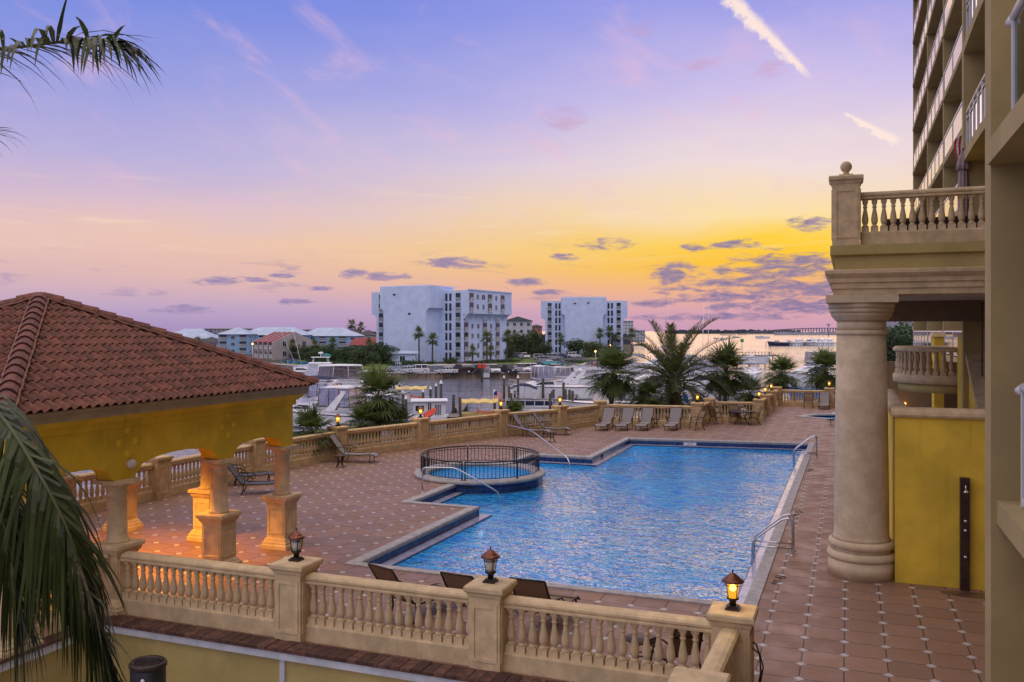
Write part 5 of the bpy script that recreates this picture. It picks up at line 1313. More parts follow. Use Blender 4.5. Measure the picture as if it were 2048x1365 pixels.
# ================================================================== cars
def car(label, px, y, kind, col, phi, metal=.3):
    mk = 'car_paint_%d_%d_%d' % tuple(int(c * 99) for c in col)
    if mk not in MT: MT[mk] = mat(mk, col, .25, .04, 2, metal=metal)
    fw = 1750 * (EYE - LZ) / (y - 662)
    names = {'sedan': ('sedan', 'car'), 'suv': ('sport_utility_car', 'car'), 'pickup': ('pickup_truck', 'pickup truck'), 'van': ('minivan', 'van')}
    t = thing(names[kind][0], label, names[kind][1], (*at(px, fw), LZ + .006), YAW + R(phi), 'vehicles parked across the canal')
    L, Wc, H_ = {'sedan': (4.7, 1.8, 1.45), 'suv': (4.9, 1.95, 1.8), 'pickup': (5.6, 2.0, 1.9), 'van': (5.0, 1.95, 1.78)}[kind]
    belt = {'sedan': .9, 'suv': 1.08, 'pickup': 1.15, 'van': 1.02}[kind]; f = L / 2
    hood = belt - .06
    body = [(-f, .42), (-f + .05, belt - .04), (-f + .3, belt), (f - 1.25, belt), (f - 1.1, hood), (f - .18, hood - .12), (f, .72), (f - .02, .38), (f - .35, .28), (-f + .3, .28)]
    m = MB(); m.loft([[(x, s * Wc / 2 * k, z) for x, z in body] for s, k in ((-1, .93), (-1, 1.), (1, 1.), (1, .93))]) if False else None
    for s0, s1 in ((-1, 1),):
        m.loft([[(x, -Wc / 2 + .06, z) for x, z in body], [(x, -Wc / 2, min(z, belt - .08) if z > .5 else z) for x, z in body], [(x, Wc / 2, min(z, belt - .08) if z > .5 else z) for x, z in body], [(x, Wc / 2 - .06, z) for x, z in body]])
    if kind == 'pickup':
        m.box(-f + .02, -Wc / 2 + .01, belt - .02, -f + .1, Wc / 2 - .01, belt + .06); m.box(-f + .1, -Wc / 2 + .01, belt - .02, -.55, -Wc / 2 + .12, belt + .06); m.box(-f + .1, Wc / 2 - .12, belt - .02, -.55, Wc / 2 - .01, belt + .06)
    obj('body', m, mk, t)
    cab = {'sedan': ((-f + .45, -f + 1.25, f - 2.0, f - 1.2)), 'suv': ((-f + .1, -f + .35, f - 2.0, f - 1.25)), 'pickup': ((-.6, -.4, f - 2.1, f - 1.4)), 'van': ((-f + .08, -f + .3, f - 1.9, f - .95))}[kind]
    m = MB(); q = [(cab[0], belt - .02), (cab[1], H_ - .07), (cab[2], H_ - .07), (cab[3], belt - .02)]
    m.loft([[(x, s * (Wc / 2 - (.12 if z < H_ - .1 else .27)), z) for x, z in q] for s in (-1, 1)]); obj('windows', m, 'glasssky', t)
    m = MB(); m.loft([[(cab[1] - .06, s * (Wc / 2 - .255), H_ - .075), (cab[2] + .06, s * (Wc / 2 - .255), H_ - .075), (cab[2] - .1, s * (Wc / 2 - .33), H_), (cab[1] + .1, s * (Wc / 2 - .33), H_)] for s in (-1, 1)])
    for s in (-1, 1):
        for xa in ([cab[1] + .1, (cab[1] + cab[2]) / 2, cab[2] - .05] if kind != 'pickup' else [cab[1], (cab[1] + cab[2]) / 2 - .1]):
            m.loft([[(xa + dx_, s * (Wc / 2 - .112), belt - .02) for dx_ in (0, .09)] + [(xa + dx_, s * (Wc / 2 - .258), H_ - .07) for dx_ in (.09, 0)], [(xa + dx_, s * (Wc / 2 - .15), belt - .02) for dx_ in (0, .09)] + [(xa + dx_, s * (Wc / 2 - .3), H_ - .07) for dx_ in (.09, 0)]])
    obj('roof', m, mk, t)
    for x in (-f + .95, f - .95):
        for s in (-1, 1):
            m = MB(); rw_ = .36 if kind != 'sedan' else .32
            m.lathe([(rw_ * .6, -.12), (rw_, -.11), (rw_, .11), (rw_ * .6, .12)], 14); w_ = obj('wheel', m, 'rubber', t, (x, s * (Wc / 2 - .1), rw_)); w_.rotation_euler = (PI / 2, 0, 0)
            m = MB(); m.lathe([(.001, .125 * -s), (rw_ * .6, .122 * -s), (rw_ * .6, .10 * -s), (.001, .1 * -s)], 10); obj('rim', m, 'alu', w_)
    for s in (-1, 1):
        m = MB(); m.box(f - .16, s * .62 - .2, .66, f + .005, s * .62 + .2, .82); obj('headlight', m, 'plasticwhite', t)
        m = MB(); m.box(-f - .01, s * .72 - .12, .7, -f + .1, s * .72 + .12, .95); obj('tail_light', m, 'red', t)
    m = MB(); m.box(f - .07, -.42, .48, f + .012, .42, .66); obj('grille', m, 'black', t)
    return t
WH, DK, GR = (.72, .72, .74), (.02, .02, .025), (.30, .31, .34)
car('silver grey pickup leftmost by the blue bollards', 798, 744, 'pickup', (.42, .44, .48), 172)
car('pale blue sedan parked between the pickup and the white crossover', 813, 746.5, 'sedan', (.45, .52, .62), 172)
car('white crossover beside the blue bollards', 834, 747, 'suv', WH, -162)
car('white sedan beside the brown black pickup', 893, 748, 'sedan', WH, -158)
car('dark brown pickup with red tail light beside the white sedan', 918, 747.5, 'pickup', (.05, .03, .025), -166)
car('black utility car seen from behind next to the red day marker', 954, 747, 'suv', DK, 102)
car('white pickup facing the canal beside the red day marker', 986, 747, 'pickup', WH, -76)
car('charcoal pickup between two white trucks', 1014, 747, 'pickup', (.06, .065, .075), -52)
car('small white pickup beside the charcoal pickup', 1040, 745, 'pickup', WH, -58)
car('large white utility car parked sideways at the row end', 1068, 743.5, 'suv', WH, 4)
car('black sedan behind the large white utility car', 1086, 736, 'sedan', DK, 12)
car('white sedan behind the black sedan', 1101, 732.5, 'sedan', WH, 14)
car('dark grey sedan in the second row near the bank', 1110, 729, 'sedan', (.12, .12, .15), 16)
car('silver crossover in the middle of the stacked row', 1092, 725.5, 'suv', (.36, .37, .42), 12)
car('silver minivan with roof rack in the back row', 1082, 720, 'van', (.34, .35, .38), 8)
car('light van next to the silver minivan', 1108, 719, 'van', (.40, .42, .48), 10)
car('navy sedan in the back row', 1125, 716.5, 'sedan', (.03, .06, .16), 14)
car('white crossover at the end of the back row', 1147, 715.5, 'suv', WH, 14)
car('white pickup under the oak facing the lot', 1048, 717.5, 'pickup', WH, -70)
car('dark utility car under the oak', 1029, 716.5, 'suv', (.09, .09, .10), 200)
car('white car half behind the hedge under the oak', 1014, 716, 'sedan', WH, 190)
for i, px in enumerate((791, 810, 845, 872)):
    t = thing('blue_bollard', 'blue bollard at the seawall parking bay', 'bollard', (*at(px, 182.5), LZ), 0, 'blue bollards at the parking bays')
    m = MB(); m.tube([(0, 0, 0), (0, 0, 1.5)], .13, 8); m.ball((0, 0, 1.5), .13, 8, 6); obj('post', m, 'bluetarp', t)
ss = thing('seawall_sign', 'small white sign board fixed to the canal seawall', 'sign', (*at(973, 178.0), -4.0), YAW)
m = MB(); m.box(-.65, -.08, 0, .65, -.02, .9); obj('board', m, 'plasticwhite', ss)
m = MB(); m.box(-.5, .0, -.6, -.4, .1, .9); m.box(.4, 0, -.6, .5, .1, .9); obj('post', m, 'piling', ss)

# ================================================================== docks and pilings
def dock(label, pts, wd, z=-3.45, group='timber docks of the marina'):
    a, b = Vector((*pts[0], 0)), Vector((*pts[1], 0)); L = (b - a).length; u = (b - a) / L
    t = thing('dock', label, 'dock', (a.x, a.y, z), math.atan2(u.y, u.x), group)
    m = MB(); k = 0.; rr = random.Random(int(L * 10))
    while k < L: m.box(k, -wd / 2, -.05, min(L, k + .28), wd / 2, rr.uniform(0, .008), rr.random()); k += .30
    obj('deck_boards', m, 'dock', t)
    m = MB(); m.box(0, -wd / 2 + .02, -.3, L, -wd / 2 + .12, -.052); m.box(0, wd / 2 - .12, -.3, L, wd / 2 - .02, -.052)
    k = .6
    while k < L: m.box(k, -wd / 2 + .12, -1.6, k + .22, -wd / 2 + .34, -.052); m.box(k, wd / 2 - .34, -1.6, k + .22, wd / 2 - .12, -.052); k += 3.
    obj('frame', m, 'piling', t)
    return t
dock('long grey boardwalk dock running behind the balustrade toward the yellow canopy boat', (at(560, 76), at(1010, 93)), 2.0)
dock('short finger dock between the white houseboat and the tall pilings', (at(905, 91), at(930, 112)), 1.2)
dock('finger dock beside the pontoon boat on its lift', (at(1120, 100), at(1150, 128)), 1.4)
dock('dock walkway below the shaggy fan palm', (at(1120, 98), at(1275, 112)), 1.8)
dock('dock walkway behind the date palm trunk', (at(1275, 112), at(1480, 104)), 2.0)
dock('finger dock between the cabin cruisers near the pavilion', (at(690, 84), at(735, 118)), 1.2)
dock('wide dock along the moored boats right of the date palm', (at(1480, 104), at(1700, 112)), 2.0) if False else dock('wide dock along the moored boats past the date palm', (at(1480, 104), at(1700, 112)), 2.0)
fpz = dock('weathered fishing pier with white railing reaching into the bay', (at(1470, 262), at(1549, 268)), 4.0, -1.9)
m = MB()
k = 0
while k < 12.3: m.box(k, -1.95, .0, k + .12, -1.85, 1.0); k += 1.2
m.box(0, -1.97, .95, 12.3, -1.83, 1.05); obj('railing', m, 'dock', fpz)
far_d = dock('long distant marina dock carrying yachts on the far water', (at(1545, 560), at(1760, 560)), 6.0, -2.2)
PC = {}
def piling(px, ytop, fw, cap=True, r=.16):
    x, y = at(px, fw); h = EYE - (ytop - 662) * fw / 1750 - WZ
    t = thing('dock_piling', 'round timber mooring piling with pale conical cap standing in the marina water' if cap else 'bare round timber mooring piling standing in the marina water', 'piling', (x, y, WZ), 0, 'capped mooring pilings' if cap else 'bare mooring pilings')
    m = MB(); m.tube([(0, 0, -1.5), (0, 0, h)], [r * 1.1, r], 10); obj('post', m, 'piling', t)
    if cap: m = MB(); m.lathe([(r * 1.2, h), (r * 1.25, h + .03), (.02, h + .42)], 10); obj('cap', m, 'plasticwhite', t)
for q in [(799, 770, 118), (806, 788, 104), (812, 799, 100), (846, 785, 108), (861, 779, 112), (872, 773, 116), (882, 768, 98), (989, 787, 98), (1008, 757, 126), (1036, 757, 112), (1064, 756, 140), (1098, 765, 124), (1296, 756, 112), (729, 812, 92), (672, 800, 96), (760, 815, 92), (1368, 756, 118), (1560, 762, 122)]: piling(*q)
for q in [(907, 790, 95), (920, 795, 94), (1086, 757, 122), (1107, 779, 112), (1127, 765, 114), (1131, 779, 108), (1139, 780, 106), (1145, 782, 104), (1000, 786, 112), (1018, 772, 118), (1268, 770, 118), (1285, 768, 114), (1498, 722, 236), (1530, 716, 250), (1539, 705, 266), (1514, 724, 240), (1532, 684, 520), (1541, 684, 520), (648, 805, 92), (1440, 770, 114), (1590, 768, 120), (1625, 772, 118), (632, 832, 86)]: piling(*q, cap=False)

# ================================================================== boats
def flag(parent, x, y, z, w, h, ang=0.):
    f = tag(bpy.data.objects.new('flag', None)); C.objects.link(f); f.parent = parent; f.location = (x, y, z); f.rotation_euler.z = ang
    def wv(u): return .10 * w * math.sin(u * 7)
    for i in range(13):
        za, zb = h * i / 13, h * (i + 1) / 13; u0 = .42 if i >= 6 else 0
        m = MB(); us = [u0 + (1 - u0) * q / 8 for q in range(9)]
        m.loft([[(u * w, wv(u), za - u * .15 * h), (u * w, wv(u), zb - u * .15 * h)] for u in us], closed=False, caps=False)
        obj('stripe', m, 'flagred' if i % 2 == 0 else 'flagwhite', f)
    m = MB(); us = [.42 * q / 4 for q in range(5)]
    m.loft([[(u * w, wv(u), h * 6 / 13 - u * .15 * h), (u * w, wv(u), h - u * .15 * h)] for u in us], closed=False, caps=False); obj('canton', m, 'flagblue', f)
    return f
def hullmesh(L, B, H, draft=.4, flare=1., rake=.09):
    m = MB(); N = 14; rings = []
    for i in range(N + 1):
        u = i / N; x = -L / 2 + L * u
        w = B / 2 * (1 if u < .45 else max(.015, math.cos((u - .45) / .55 * PI / 2) ** .75)); top = H * (1 + .30 * u ** 2.2); wl = w * (.92 - .35 * u ** 2)
        xr = x - rake * L * u ** 3
        rings.append([(xr, 0, -draft * (1 - .6 * u ** 3)), (xr, wl * .75, -draft * .5), (xr + .02 * L * u ** 3, wl, .12), (x, w * flare, top), (x, -w * flare, top), (xr + .02 * L * u ** 3, -wl, .12), (xr, -wl * .75, -draft * .5)])
    m.loft(rings); return m
def enclosure(t, x0, x1, w, z0, z1, frame_m, slope=.25, top_m='white', glass_m='vinyl'):
    e = obj('canopy_top', (lambda q: (q.loft([[(x0 + slope, s * w / 2 * .94, z1) for s in (-1, 1)] + [(x0 + slope, s * w / 2 * .94, z1 + .09) for s in (1, -1)], [((x0 + x1) / 2, s * w / 2 * .97, z1 + .07) for s in (-1, 1)] + [((x0 + x1) / 2, s * w / 2 * .9, z1 + .18) for s in (1, -1)], [(x1 - slope * .6, s * w / 2 * .92, z1) for s in (-1, 1)] + [(x1 - slope * .6, s * w / 2 * .92, z1 + .09) for s in (1, -1)]]), q)[-1])(MB()), top_m, t)
    fr = MB(); n = 3
    for s in (-1, 1):
        for i in range(n + 1):
            u = i / n; fr.tube([(x0 + (x1 - x0) * u, s * w / 2, z0), (x0 + slope + (x1 - x0 - 1.6 * slope) * u, s * w / 2 * .94, z1)], .035, 4)
        fr.tube([(x0, s * w / 2, z0 + .02), (x1, s * w / 2, z0 + .02)], .05, 4)
    for x_, xt in ((x0, x0 + slope), (x1, x1 - slope * .6)):
        fr.tube([(x_, -w / 2, z0 + .02), (x_, w / 2, z0 + .02)], .05, 4); fr.tube([(x_, 0, z0), (xt, 0, z1)], .03, 4)
    obj('canopy_frame', fr, frame_m, t)
    g_ = MB()
    for s in (-1, 1): g_.quad((x0, s * (w / 2 - .02), z0), (x1, s * (w / 2 - .02), z0), (x1 - slope * .6, s * (w / 2 * .94 - .02), z1), (x0 + slope, s * (w / 2 * .94 - .02), z1))
    for x_, xt in ((x0 + .02, x0 + slope + .02), (x1 - .02, x1 - slope * .6 - .02)): g_.quad((x_, -w / 2 + .03, z0), (x_, w / 2 - .03, z0), (xt, w / 2 * .92, z1), (xt, -w / 2 * .92, z1))
    obj('clear_curtain', g_, glass_m, t)
def bimini(t, x0, x1, w, z0, z1, m_, arch=.25):
    m = MB(); N = 8; rings = []
    for i in range(N + 1):
        u = i / N; x = x0 + (x1 - x0) * u; z = z1 + arch * math.sin(PI * u) - arch
        rings.append([(x, -w / 2, z - .10), (x, -w / 4, z + .03), (x, 0, z + .06), (x, w / 4, z + .03), (x, w / 2, z - .10), (x, w / 2, z - .15), (x, 0, z), (x, -w / 2, z - .15)])
    m.loft(rings); obj('bimini_top', m, m_, t)
    m = MB(); xm = (x0 + x1) / 2
    for s in (-1, 1):
        for xx in (x0 + .08, x1 - .08, xm): m.tube([(xm, s * w / 2, z0), (xx, s * w / 2, z1 - .15 - (arch * .8 if xx != xm else 0))], .025, 5)
    obj('bimini_frame', m, 'alu', t)
def boat(label, px, fw, phi, L, B, H, kind='cruiser', hull='gel', z=0., whip=0, bim=None, encl=None, tower=False, fl=None, outr=False, ob=False, stripe=None, arch_=False):
    t = thing({'cruiser': 'cabin_cruiser', 'fly': 'flybridge_yacht', 'skiff': 'skiff', 'console': 'centre_console_boat'}[kind], label, 'boat', (*at(px, fw), WZ + z), YAW + R(phi), 'boats moored in the marina')
    obj('hull', hullmesh(L, B, H), hull, t)
    m = MB()
    if kind != 'skiff': m.loft([[(-L * .46, s * B * .46, H + .002) for s in (-1, 1)] + [(-L * .46, s * B * .46, H + .06) for s in (1, -1)], [(L * .15, s * B * .45, H * 1.06) for s in (-1, 1)] + [(L * .15, s * B * .45, H * 1.06 + .06) for s in (1, -1)], [(L * .44, s * B * .10, H * 1.24) for s in (-1, 1)] + [(L * .44, s * B * .1, H * 1.24 + .05) for s in (1, -1)]])
    else: m.box(-L * .44, -B * .42, H * .55, L * .2, B * .42, H * .6)
    obj('deck', m, 'gel', t)
    m = MB()
    for s in (-1, 1): m.tube([(-L / 2 + L * u, s * (B / 2 * (1 if u < .45 else max(.015, math.cos((u - .45) / .55 * PI / 2) ** .75)) + .02), H * (1 + .30 * u ** 2.2) - .06) for u in [q / 14 for q in range(15)]], .045, 4)
    obj('rub_rail', m, stripe or 'navy', t)
    if kind in ('cruiser', 'fly'):
        ch = H + (1.0 if kind == 'cruiser' else 1.75); cw = B * .80
        m = MB(); x0, x1 = (-L * .05, L * .36) if kind == 'cruiser' else (-L * .18, L * .30)
        m.loft([[(x0, -cw / 2, H + .05), (x0, cw / 2, H + .05), (x0, cw / 2 * .9, ch), (x0, -cw / 2 * .9, ch)], [(x0 + (x1 - x0) * .5, -cw / 2 * .93, H + .1), (x0 + (x1 - x0) * .5, cw / 2 * .93, H + .1), (x0 + (x1 - x0) * .42, cw / 2 * .8, ch), (x0 + (x1 - x0) * .42, -cw / 2 * .8, ch)],
                [(x1, -cw / 2 * .35, H * 1.15), (x1, cw / 2 * .35, H * 1.15), (x1 - .2, cw / 2 * .2, H * 1.18 + .1), (x1 - .2, -cw / 2 * .2, H * 1.18 + .1)]])
        obj('cabin', m, 'gel', t)
        m = MB()
        for s in (-1, 1): m.loft([[(x0 + .3, s * (cw / 2 * .985), H + (ch - H) * .45), (x0 + (x1 - x0) * .62, s * (cw / 2 * .83), H + (ch - H) * .42), (x0 + (x1 - x0) * .40, s * (cw / 2 * .885), H + (ch - H) * .82), (x0 + .5, s * (cw / 2 * .945), H + (ch - H) * .82)], [(x0 + .3, s * (cw / 2 * .985 + .03), H + (ch - H) * .45), (x0 + (x1 - x0) * .62, s * (cw / 2 * .83 + .05), H + (ch - H) * .42), (x0 + (x1 - x0) * .40, s * (cw / 2 * .885 + .03), H + (ch - H) * .82), (x0 + .5, s * (cw / 2 * .945 + .03), H + (ch - H) * .82)]])
        obj('side_window', m, 'glassdark', t)
        m = MB()
        xa = x0 + (x1 - x0) * .42
        m.quad((xa + .75, -cw * .36, ch - .25), (xa + .75, cw * .36, ch - .25), (xa - .05, cw * .33, ch + .5), (xa - .05, -cw * .33, ch + .5))
        for s in (-1, 1): m.quad((xa + .75, s * cw * .36, ch - .25), (x0 - .2, s * cw * .46, ch - .3), (x0, s * cw * .42, ch + .45), (xa - .05, s * cw * .33, ch + .5))
        obj('windscreen', m, 'vinyl', t)
        m = MB()
        for s in (-1, 1):
            pts = [(L * (.05 + .43 * q / 6), s * B * .46 * math.cos(min(1, max(0, (.1 + .8 * q / 6))) * PI / 2 * .92), H * (1.08 + .25 * (q / 6) ** 2) + .55) for q in range(7)]
            m.tube(pts, .022, 4)
            for p in pts[::2]: m.tube([p, (p[0] - .05, p[1], p[2] - .6)], .018, 4)
        obj('bow_rail', m, 'chrome', t)
        if kind == 'fly':
            m = MB(); m.loft([[(x0 - 1.6, s * cw * .47, ch) for s in (-1, 1)] + [(x0 - 1.6, s * cw * .47, ch + .12) for s in (1, -1)], [(x0 + (x1 - x0) * .42, s * cw * .43, ch) for s in (-1, 1)] + [(x0 + (x1 - x0) * .5, s * cw * .36, ch + .65) for s in (1, -1)]])
            m.box(x0 - 1.0, -cw * .44, ch + .121, x0 + .6, -cw * .38, ch + .7); m.box(x0 - 1.0, cw * .38, ch + .121, x0 + .6, cw * .44, ch + .7); obj('flybridge', m, 'gel', t)
    if encl:
        x0, x1, zb, zt, fm = encl; enclosure(t, x0, x1, B * .82, H + zb, H + zt, fm)
    if bim:
        x0, x1, zb, zt, cm_ = bim; bimini(t, x0, x1, B * .84, H + zb, H + zt, cm_)
    if arch_:
        m = MB()
        zt = H + 2.2
        for s in (-1, 1): m.loft([[(-L * .30, s * B * .44, H + .4), (-L * .20, s * B * .44, H + .4), (-L * .20, s * B * .40, H + .4), (-L * .30, s * B * .40, H + .4)], [(-L * .42, s * B * .40, zt), (-L * .37, s * B * .40, zt), (-L * .37, s * B * .36, zt), (-L * .42, s * B * .36, zt)]])
        m.box(-L * .42, -B * .40, zt, -L * .36, B * .40, zt + .14); obj('radar_arch', m, 'gel', t)
        m = MB(); m.lathe([(.3, zt + .14), (.33, zt + .22), (.3, zt + .36), (.01, zt + .4)], 12, -L * .39, 0); obj('radar_dome', m, 'plasticwhite', t)
    if whip:
        m = MB()
        for s in (-1, 1): m.tube([(-L * .1, s * B * .3, H + 2), (-L * .1 - .3, s * B * .32, H + whip)], [.05, .025], 5)
        obj('antennas', m, 'plasticwhite', t)
    if tower:
        m = MB(); zt = H + 4.3
        for sx in (-1, 1):
            for s in (-1, 1): m.tube([(-L * .08 + sx * .9, s * B * .38, H + 1.6), (-L * .08 + sx * .55, s * B * .25, zt)], .035, 5)
        m.box(-L * .08 - .8, -B * .33, zt, -L * .08 + .8, B * .33, zt + .08); m.lathe([(.05, zt + .08), (.05, zt + .5), (.34, zt + .52), (.34, zt + .72), (.01, zt + .8)], 12, -L * .08, 0); obj('tower', m, 'plasticwhite', t)
    if outr:
        for s in (-1, 1):
            m = MB(); m.tube([(0, s * B * .42, H + 1.2), (-2.5, s * B * 1.0, H + 8.5)], [.05, .02], 5); obj('outrigger', m, 'alu', t)
    if kind == 'console':
        m = MB(); m.box(-.5, -.5, H * .6, .5, .5, H + .7); obj('console', m, 'gel', t)
        m = MB()
        for sx in (-.8, .8):
            for s in (-1, 1): m.tube([(sx, s * .7, H * .7), (sx, s * .6, H + 1.7)], .03, 5)
        m.box(-1.2, -.9, H + 1.7, 1.2, .9, H + 1.8); m.lathe([(.25, H + 1.8), (.28, H + 1.95), (.01, H + 2.05)], 10); obj('t_top', m, 'plasticwhite', t)
    if ob:
        m = MB(); m.loft([[(-L / 2 - .55 + dx_, s * .22, z_) for s in (-1, 1) for dx_ in ((0, .5) if s < 0 else (.5, 0))] for z_ in (H * .7, H * .7 + .75)]); obj('outboard', m, ob, t)
        m = MB(); m.box(-L / 2 - .35, -.08, -.4, -L / 2 - .15, .08, H * .7); obj('outboard_leg', m, 'black', t)
    if fl:
        m = MB(); m.tube([(-L / 2 + .1, 0, H), (-L / 2 - .25, 0, H + fl)], .025, 5); obj('flag_pole', m, 'alu', t); flag(t, -L / 2 - .2, 0, H + fl - .75, 1.2, .75, R(-phi) + .5)
    return t
boat('white express cruiser with dark framed clear enclosure over its cockpit nearest the pavilion', 632, 88, 158, 10.5, 3.6, 1.5, encl=(-4.9, -1.2, .75, 2.55, 'black'), arch_=True, fl=3.4)
boat('white cruiser with navy canvas top behind the pavilion corner', 604, 99, 172, 10, 3.4, 1.6, bim=(-3.6, .6, .9, 3.0, 'navy'), encl=(-4.4, -1.2, .7, 2.2, 'navy'), arch_=True)
boat('white flybridge yacht with clear enclosed bridge and dark blue bow', 712, 104, 14, 13.0, 4.2, 1.8, 'fly', encl=(-4.6, .8, 2.15, 3.75, 'white'), stripe='navy')
boat('white fishing boat with a tall tuna tower and orange tinted enclosure', 643, 122, 96, 10.5, 3.8, 1.7, 'fly', tower=True, encl=(-3.4, .2, 1.9, 3.5, 'white'))
boat('navy and white sport fisher with two long outrigger poles beyond the clay roof', 598, 172, -4, 11.5, 3.9, 1.6, 'cruiser', outr=True, bim=(-3.2, -.2, .9, 2.6, 'navy'))
boat('white walkaround boat with blue trim half hidden by the round headed fan palm', 752, 128, 6, 8.5, 3.0, 1.3, bim=(-2.6, .2, .8, 2.6, 'white'), fl=2.4)
boat('long white express cruiser with teal bimini moored behind the pontoon boat', 1098, 124, 196, 12.0, 3.8, 1.75, bim=(-2.0, 1.0, 1.2, 3.6, 'teal'), encl=(-.4, 2.2, 1.2, 2.9, 'white'), arch_=True, fl=3.6)
boat('small pale skiff beside the shaggy fan palm', 1168, 104, 172, 6.2, 2.2, .95, 'skiff', z=.25, ob='plasticwhite')
boat('white hull hanging on a boat lift near the far parking lot', 1172, 184, 186, 6.0, 2.3, 1.1, 'skiff', z=1.25)
boat('small white runabout tied up under the shaggy fan palm', 1238, 108, 190, 5.5, 2.2, .9, 'skiff', ob='plasticwhite')
boat('large white cruiser with raked bow behind the low fan palm', 1304, 124, 176, 12.0, 4.0, 2.0, 'fly')
boat('white cruiser with navy hull stripe between the shaggy palm and the lit dock lamp', 1205, 150, 10, 10.5, 3.6, 1.7, bim=(-2.6, .4, .9, 2.8, 'navy'), stripe='navy')
boat('white day boat tied behind the pontoon boat dock', 1132, 148, 20, 8.0, 2.8, 1.3, encl=(-2.6, .4, .7, 2.2, 'white'))
boat('white cruiser with open stern between the date palm and the dining table palm', 1432, 132, 168, 10.5, 3.6, 1.7, arch_=True)
boat('small white centre console near the dock past the date palm', 1488, 128, 30, 6.5, 2.4, 1.2, 'console')
boat('pale open boat beside the far white condominium bank', 1240, 236, 172, 9, 3.0, 1.5, bim=(-2.4, .2, .8, 2.5, 'white'))
boat('white express boat moored behind the flybridge yacht near the pavilion', 690, 136, 8, 9.5, 3.3, 1.5, bim=(-2.4, .4, .9, 2.7, 'navy'))
boat('white flybridge yacht with dark cabin windows behind the date palm', 1392, 126, 184, 12.5, 4.2, 1.9, 'fly', whip=12, encl=(-4.2, .2, 2.1, 3.6, 'white'))
boat('white motor yacht glimpsed through the date palm fronds', 1322, 196, 170, 13, 4.3, 2.1, 'fly', whip=15, bim=(-3.2, .4, 2.4, 4.2, 'bluetarp'))
boat('white cruiser moored farther out past the date palm fronds', 1384, 200, 12, 12, 4.0, 2.0, 'fly', tower=True)
boat('row end white cruiser near the lit dock lamp', 1268, 205, 168, 9, 3.2, 1.6, bim=(-2.6, .2, .9, 2.6, 'bluetarp'))
boat('white boat raised on a lift at the end of the fishing pier', 1503, 234, -22, 10, 3.2, 1.7, 'console', z=1.0)
boat('white open boat with arched radar frame behind the upright fan palm', 1508, 172, 60, 8.5, 3.0, 1.5, 'cruiser', arch_=True)
boat('tall white flybridge boat with radome beside the big column', 1624, 152, 186, 13.5, 4.4, 2.1, 'fly', encl=(-4.4, .6, 2.2, 3.9, 'white'), arch_=True, ob=None)
boat('low boat covered with a bright blue tarp near the far deck corner', 1612, 128, 178, 5.5, 2.3, 1.2, 'skiff', hull='bluetarp')
boat('small distant white motorboat cruising alone on the bay', 1524, 1130, 184, 19, 5.5, 2.2)
for i, (px, fw, L) in enumerate([(1446, 960, 8), (1471, 1250, 9), (1432, 1030, 6), (1455, 1900, 34), (1484, 2000, 22)]):
    boat(['tiny dark boat at anchor nearest the green marker', 'tiny white boat far out above the green marker', 'tiny low skiff far out beside the date palm', 'long low barge on the far side of the bay', 'small work barge under the wooded shore'][i], px, fw, 180, L, L * .32, 1.4, 'skiff' if i > 1 else 'console', hull='gel' if i < 2 else 'wallgrey')
for i, (px, L, k, ph) in enumerate([(1556, 14, 'cruiser', 175), (1574, 13, 'cruiser', 8), (1600, 19, 'fly', 60), (1620, 17, 'fly', 120), (1641, 19, 'fly', 90), (1658, 17, 'fly', 80), (1766, 15, 'cruiser', 170)]):
    boat(['dark hulled boat at the tip of the distant dock', 'low white boat next to the dark hull on the distant dock', 'tall white yacht with tower on the distant dock', 'white yacht between the two tall ones on the distant dock', 'broad white yacht on the distant dock near the column', 'white yacht touching the column on the distant dock', 'white boat seen under the terrace past the column'][i],
         px, 572 + i * 3, ph, L, L * .3, 2.2, k, hull='navy' if i == 0 else 'gel', tower=i in (2, 4), z=0)
# pontoon boat on its lift
pb = thing('pontoon_boat', 'navy and silver pontoon boat with navy bimini raised on a lift', 'boat', (*at(1064, 101), WZ + .55), YAW + R(-6), 'boats moored in the marina')
for s in (-1, 0, 1):
    m = MB(); m.tube([(-2.9, s * .95, 0), (2.3, s * .95, 0), (2.9, s * .95, .18), (3.1, s * .95, .35)], [.36, .36, .26, .05], 12); obj('pontoon', m, 'alu', pb)
m = MB(); m.box(-3.0, -1.25, .38, 3.0, 1.25, .50); obj('deck', m, 'alu', pb)
m = MB()
for (a, b) in (((-2.9, -1.2), (2.5, -1.2)), ((-2.9, 1.2), (2.5, 1.2)), ((2.5, -1.2), (2.5, 1.2)), ((-2.9, -1.2), (-2.9, 1.2))): m.box(min(a[0], b[0]) - .02, min(a[1], b[1]) - .02, .62, max(a[0], b[0]) + .02, max(a[1], b[1]) + .02, 1.12)
obj('side_panels', m, 'navy', pb)
m = MB()
for s in (-1.24, 1.24):
    m.tube([(-2.95, s, 1.2), (2.55, s, 1.2)], .035, 5)
    for x in (-2.9, -1.8, -.7, .4, 1.5, 2.5): m.box(x - .04, s - .04, .5, x + .04, s + .04, 1.2)
obj('railing', m, 'alu', pb)
m = MB(); m.box(-2.6, .5, .52, 0, 1.15, 1.28); m.box(.4, .5, .52, 2.3, 1.15, 1.25); m.box(-2.6, -1.15, .52, -1.6, -.3, 1.3); obj('seats', m, 'sling', pb)
bimini(pb, -2.5, .6, 2.2, 1.2, 3.05, 'navy', .55)
lf = thing('boat_lift', 'timber boat lift frame holding the pontoon boat above the water', 'boat lift', (*at(1064, 101), WZ), YAW + R(-6))
m = MB()
for x in (-2.2, 2.2): m.box(x - .1, -1.9, .04, x + .1, 1.9, .18)
obj('cradle', m, 'alu', lf)
m = MB()
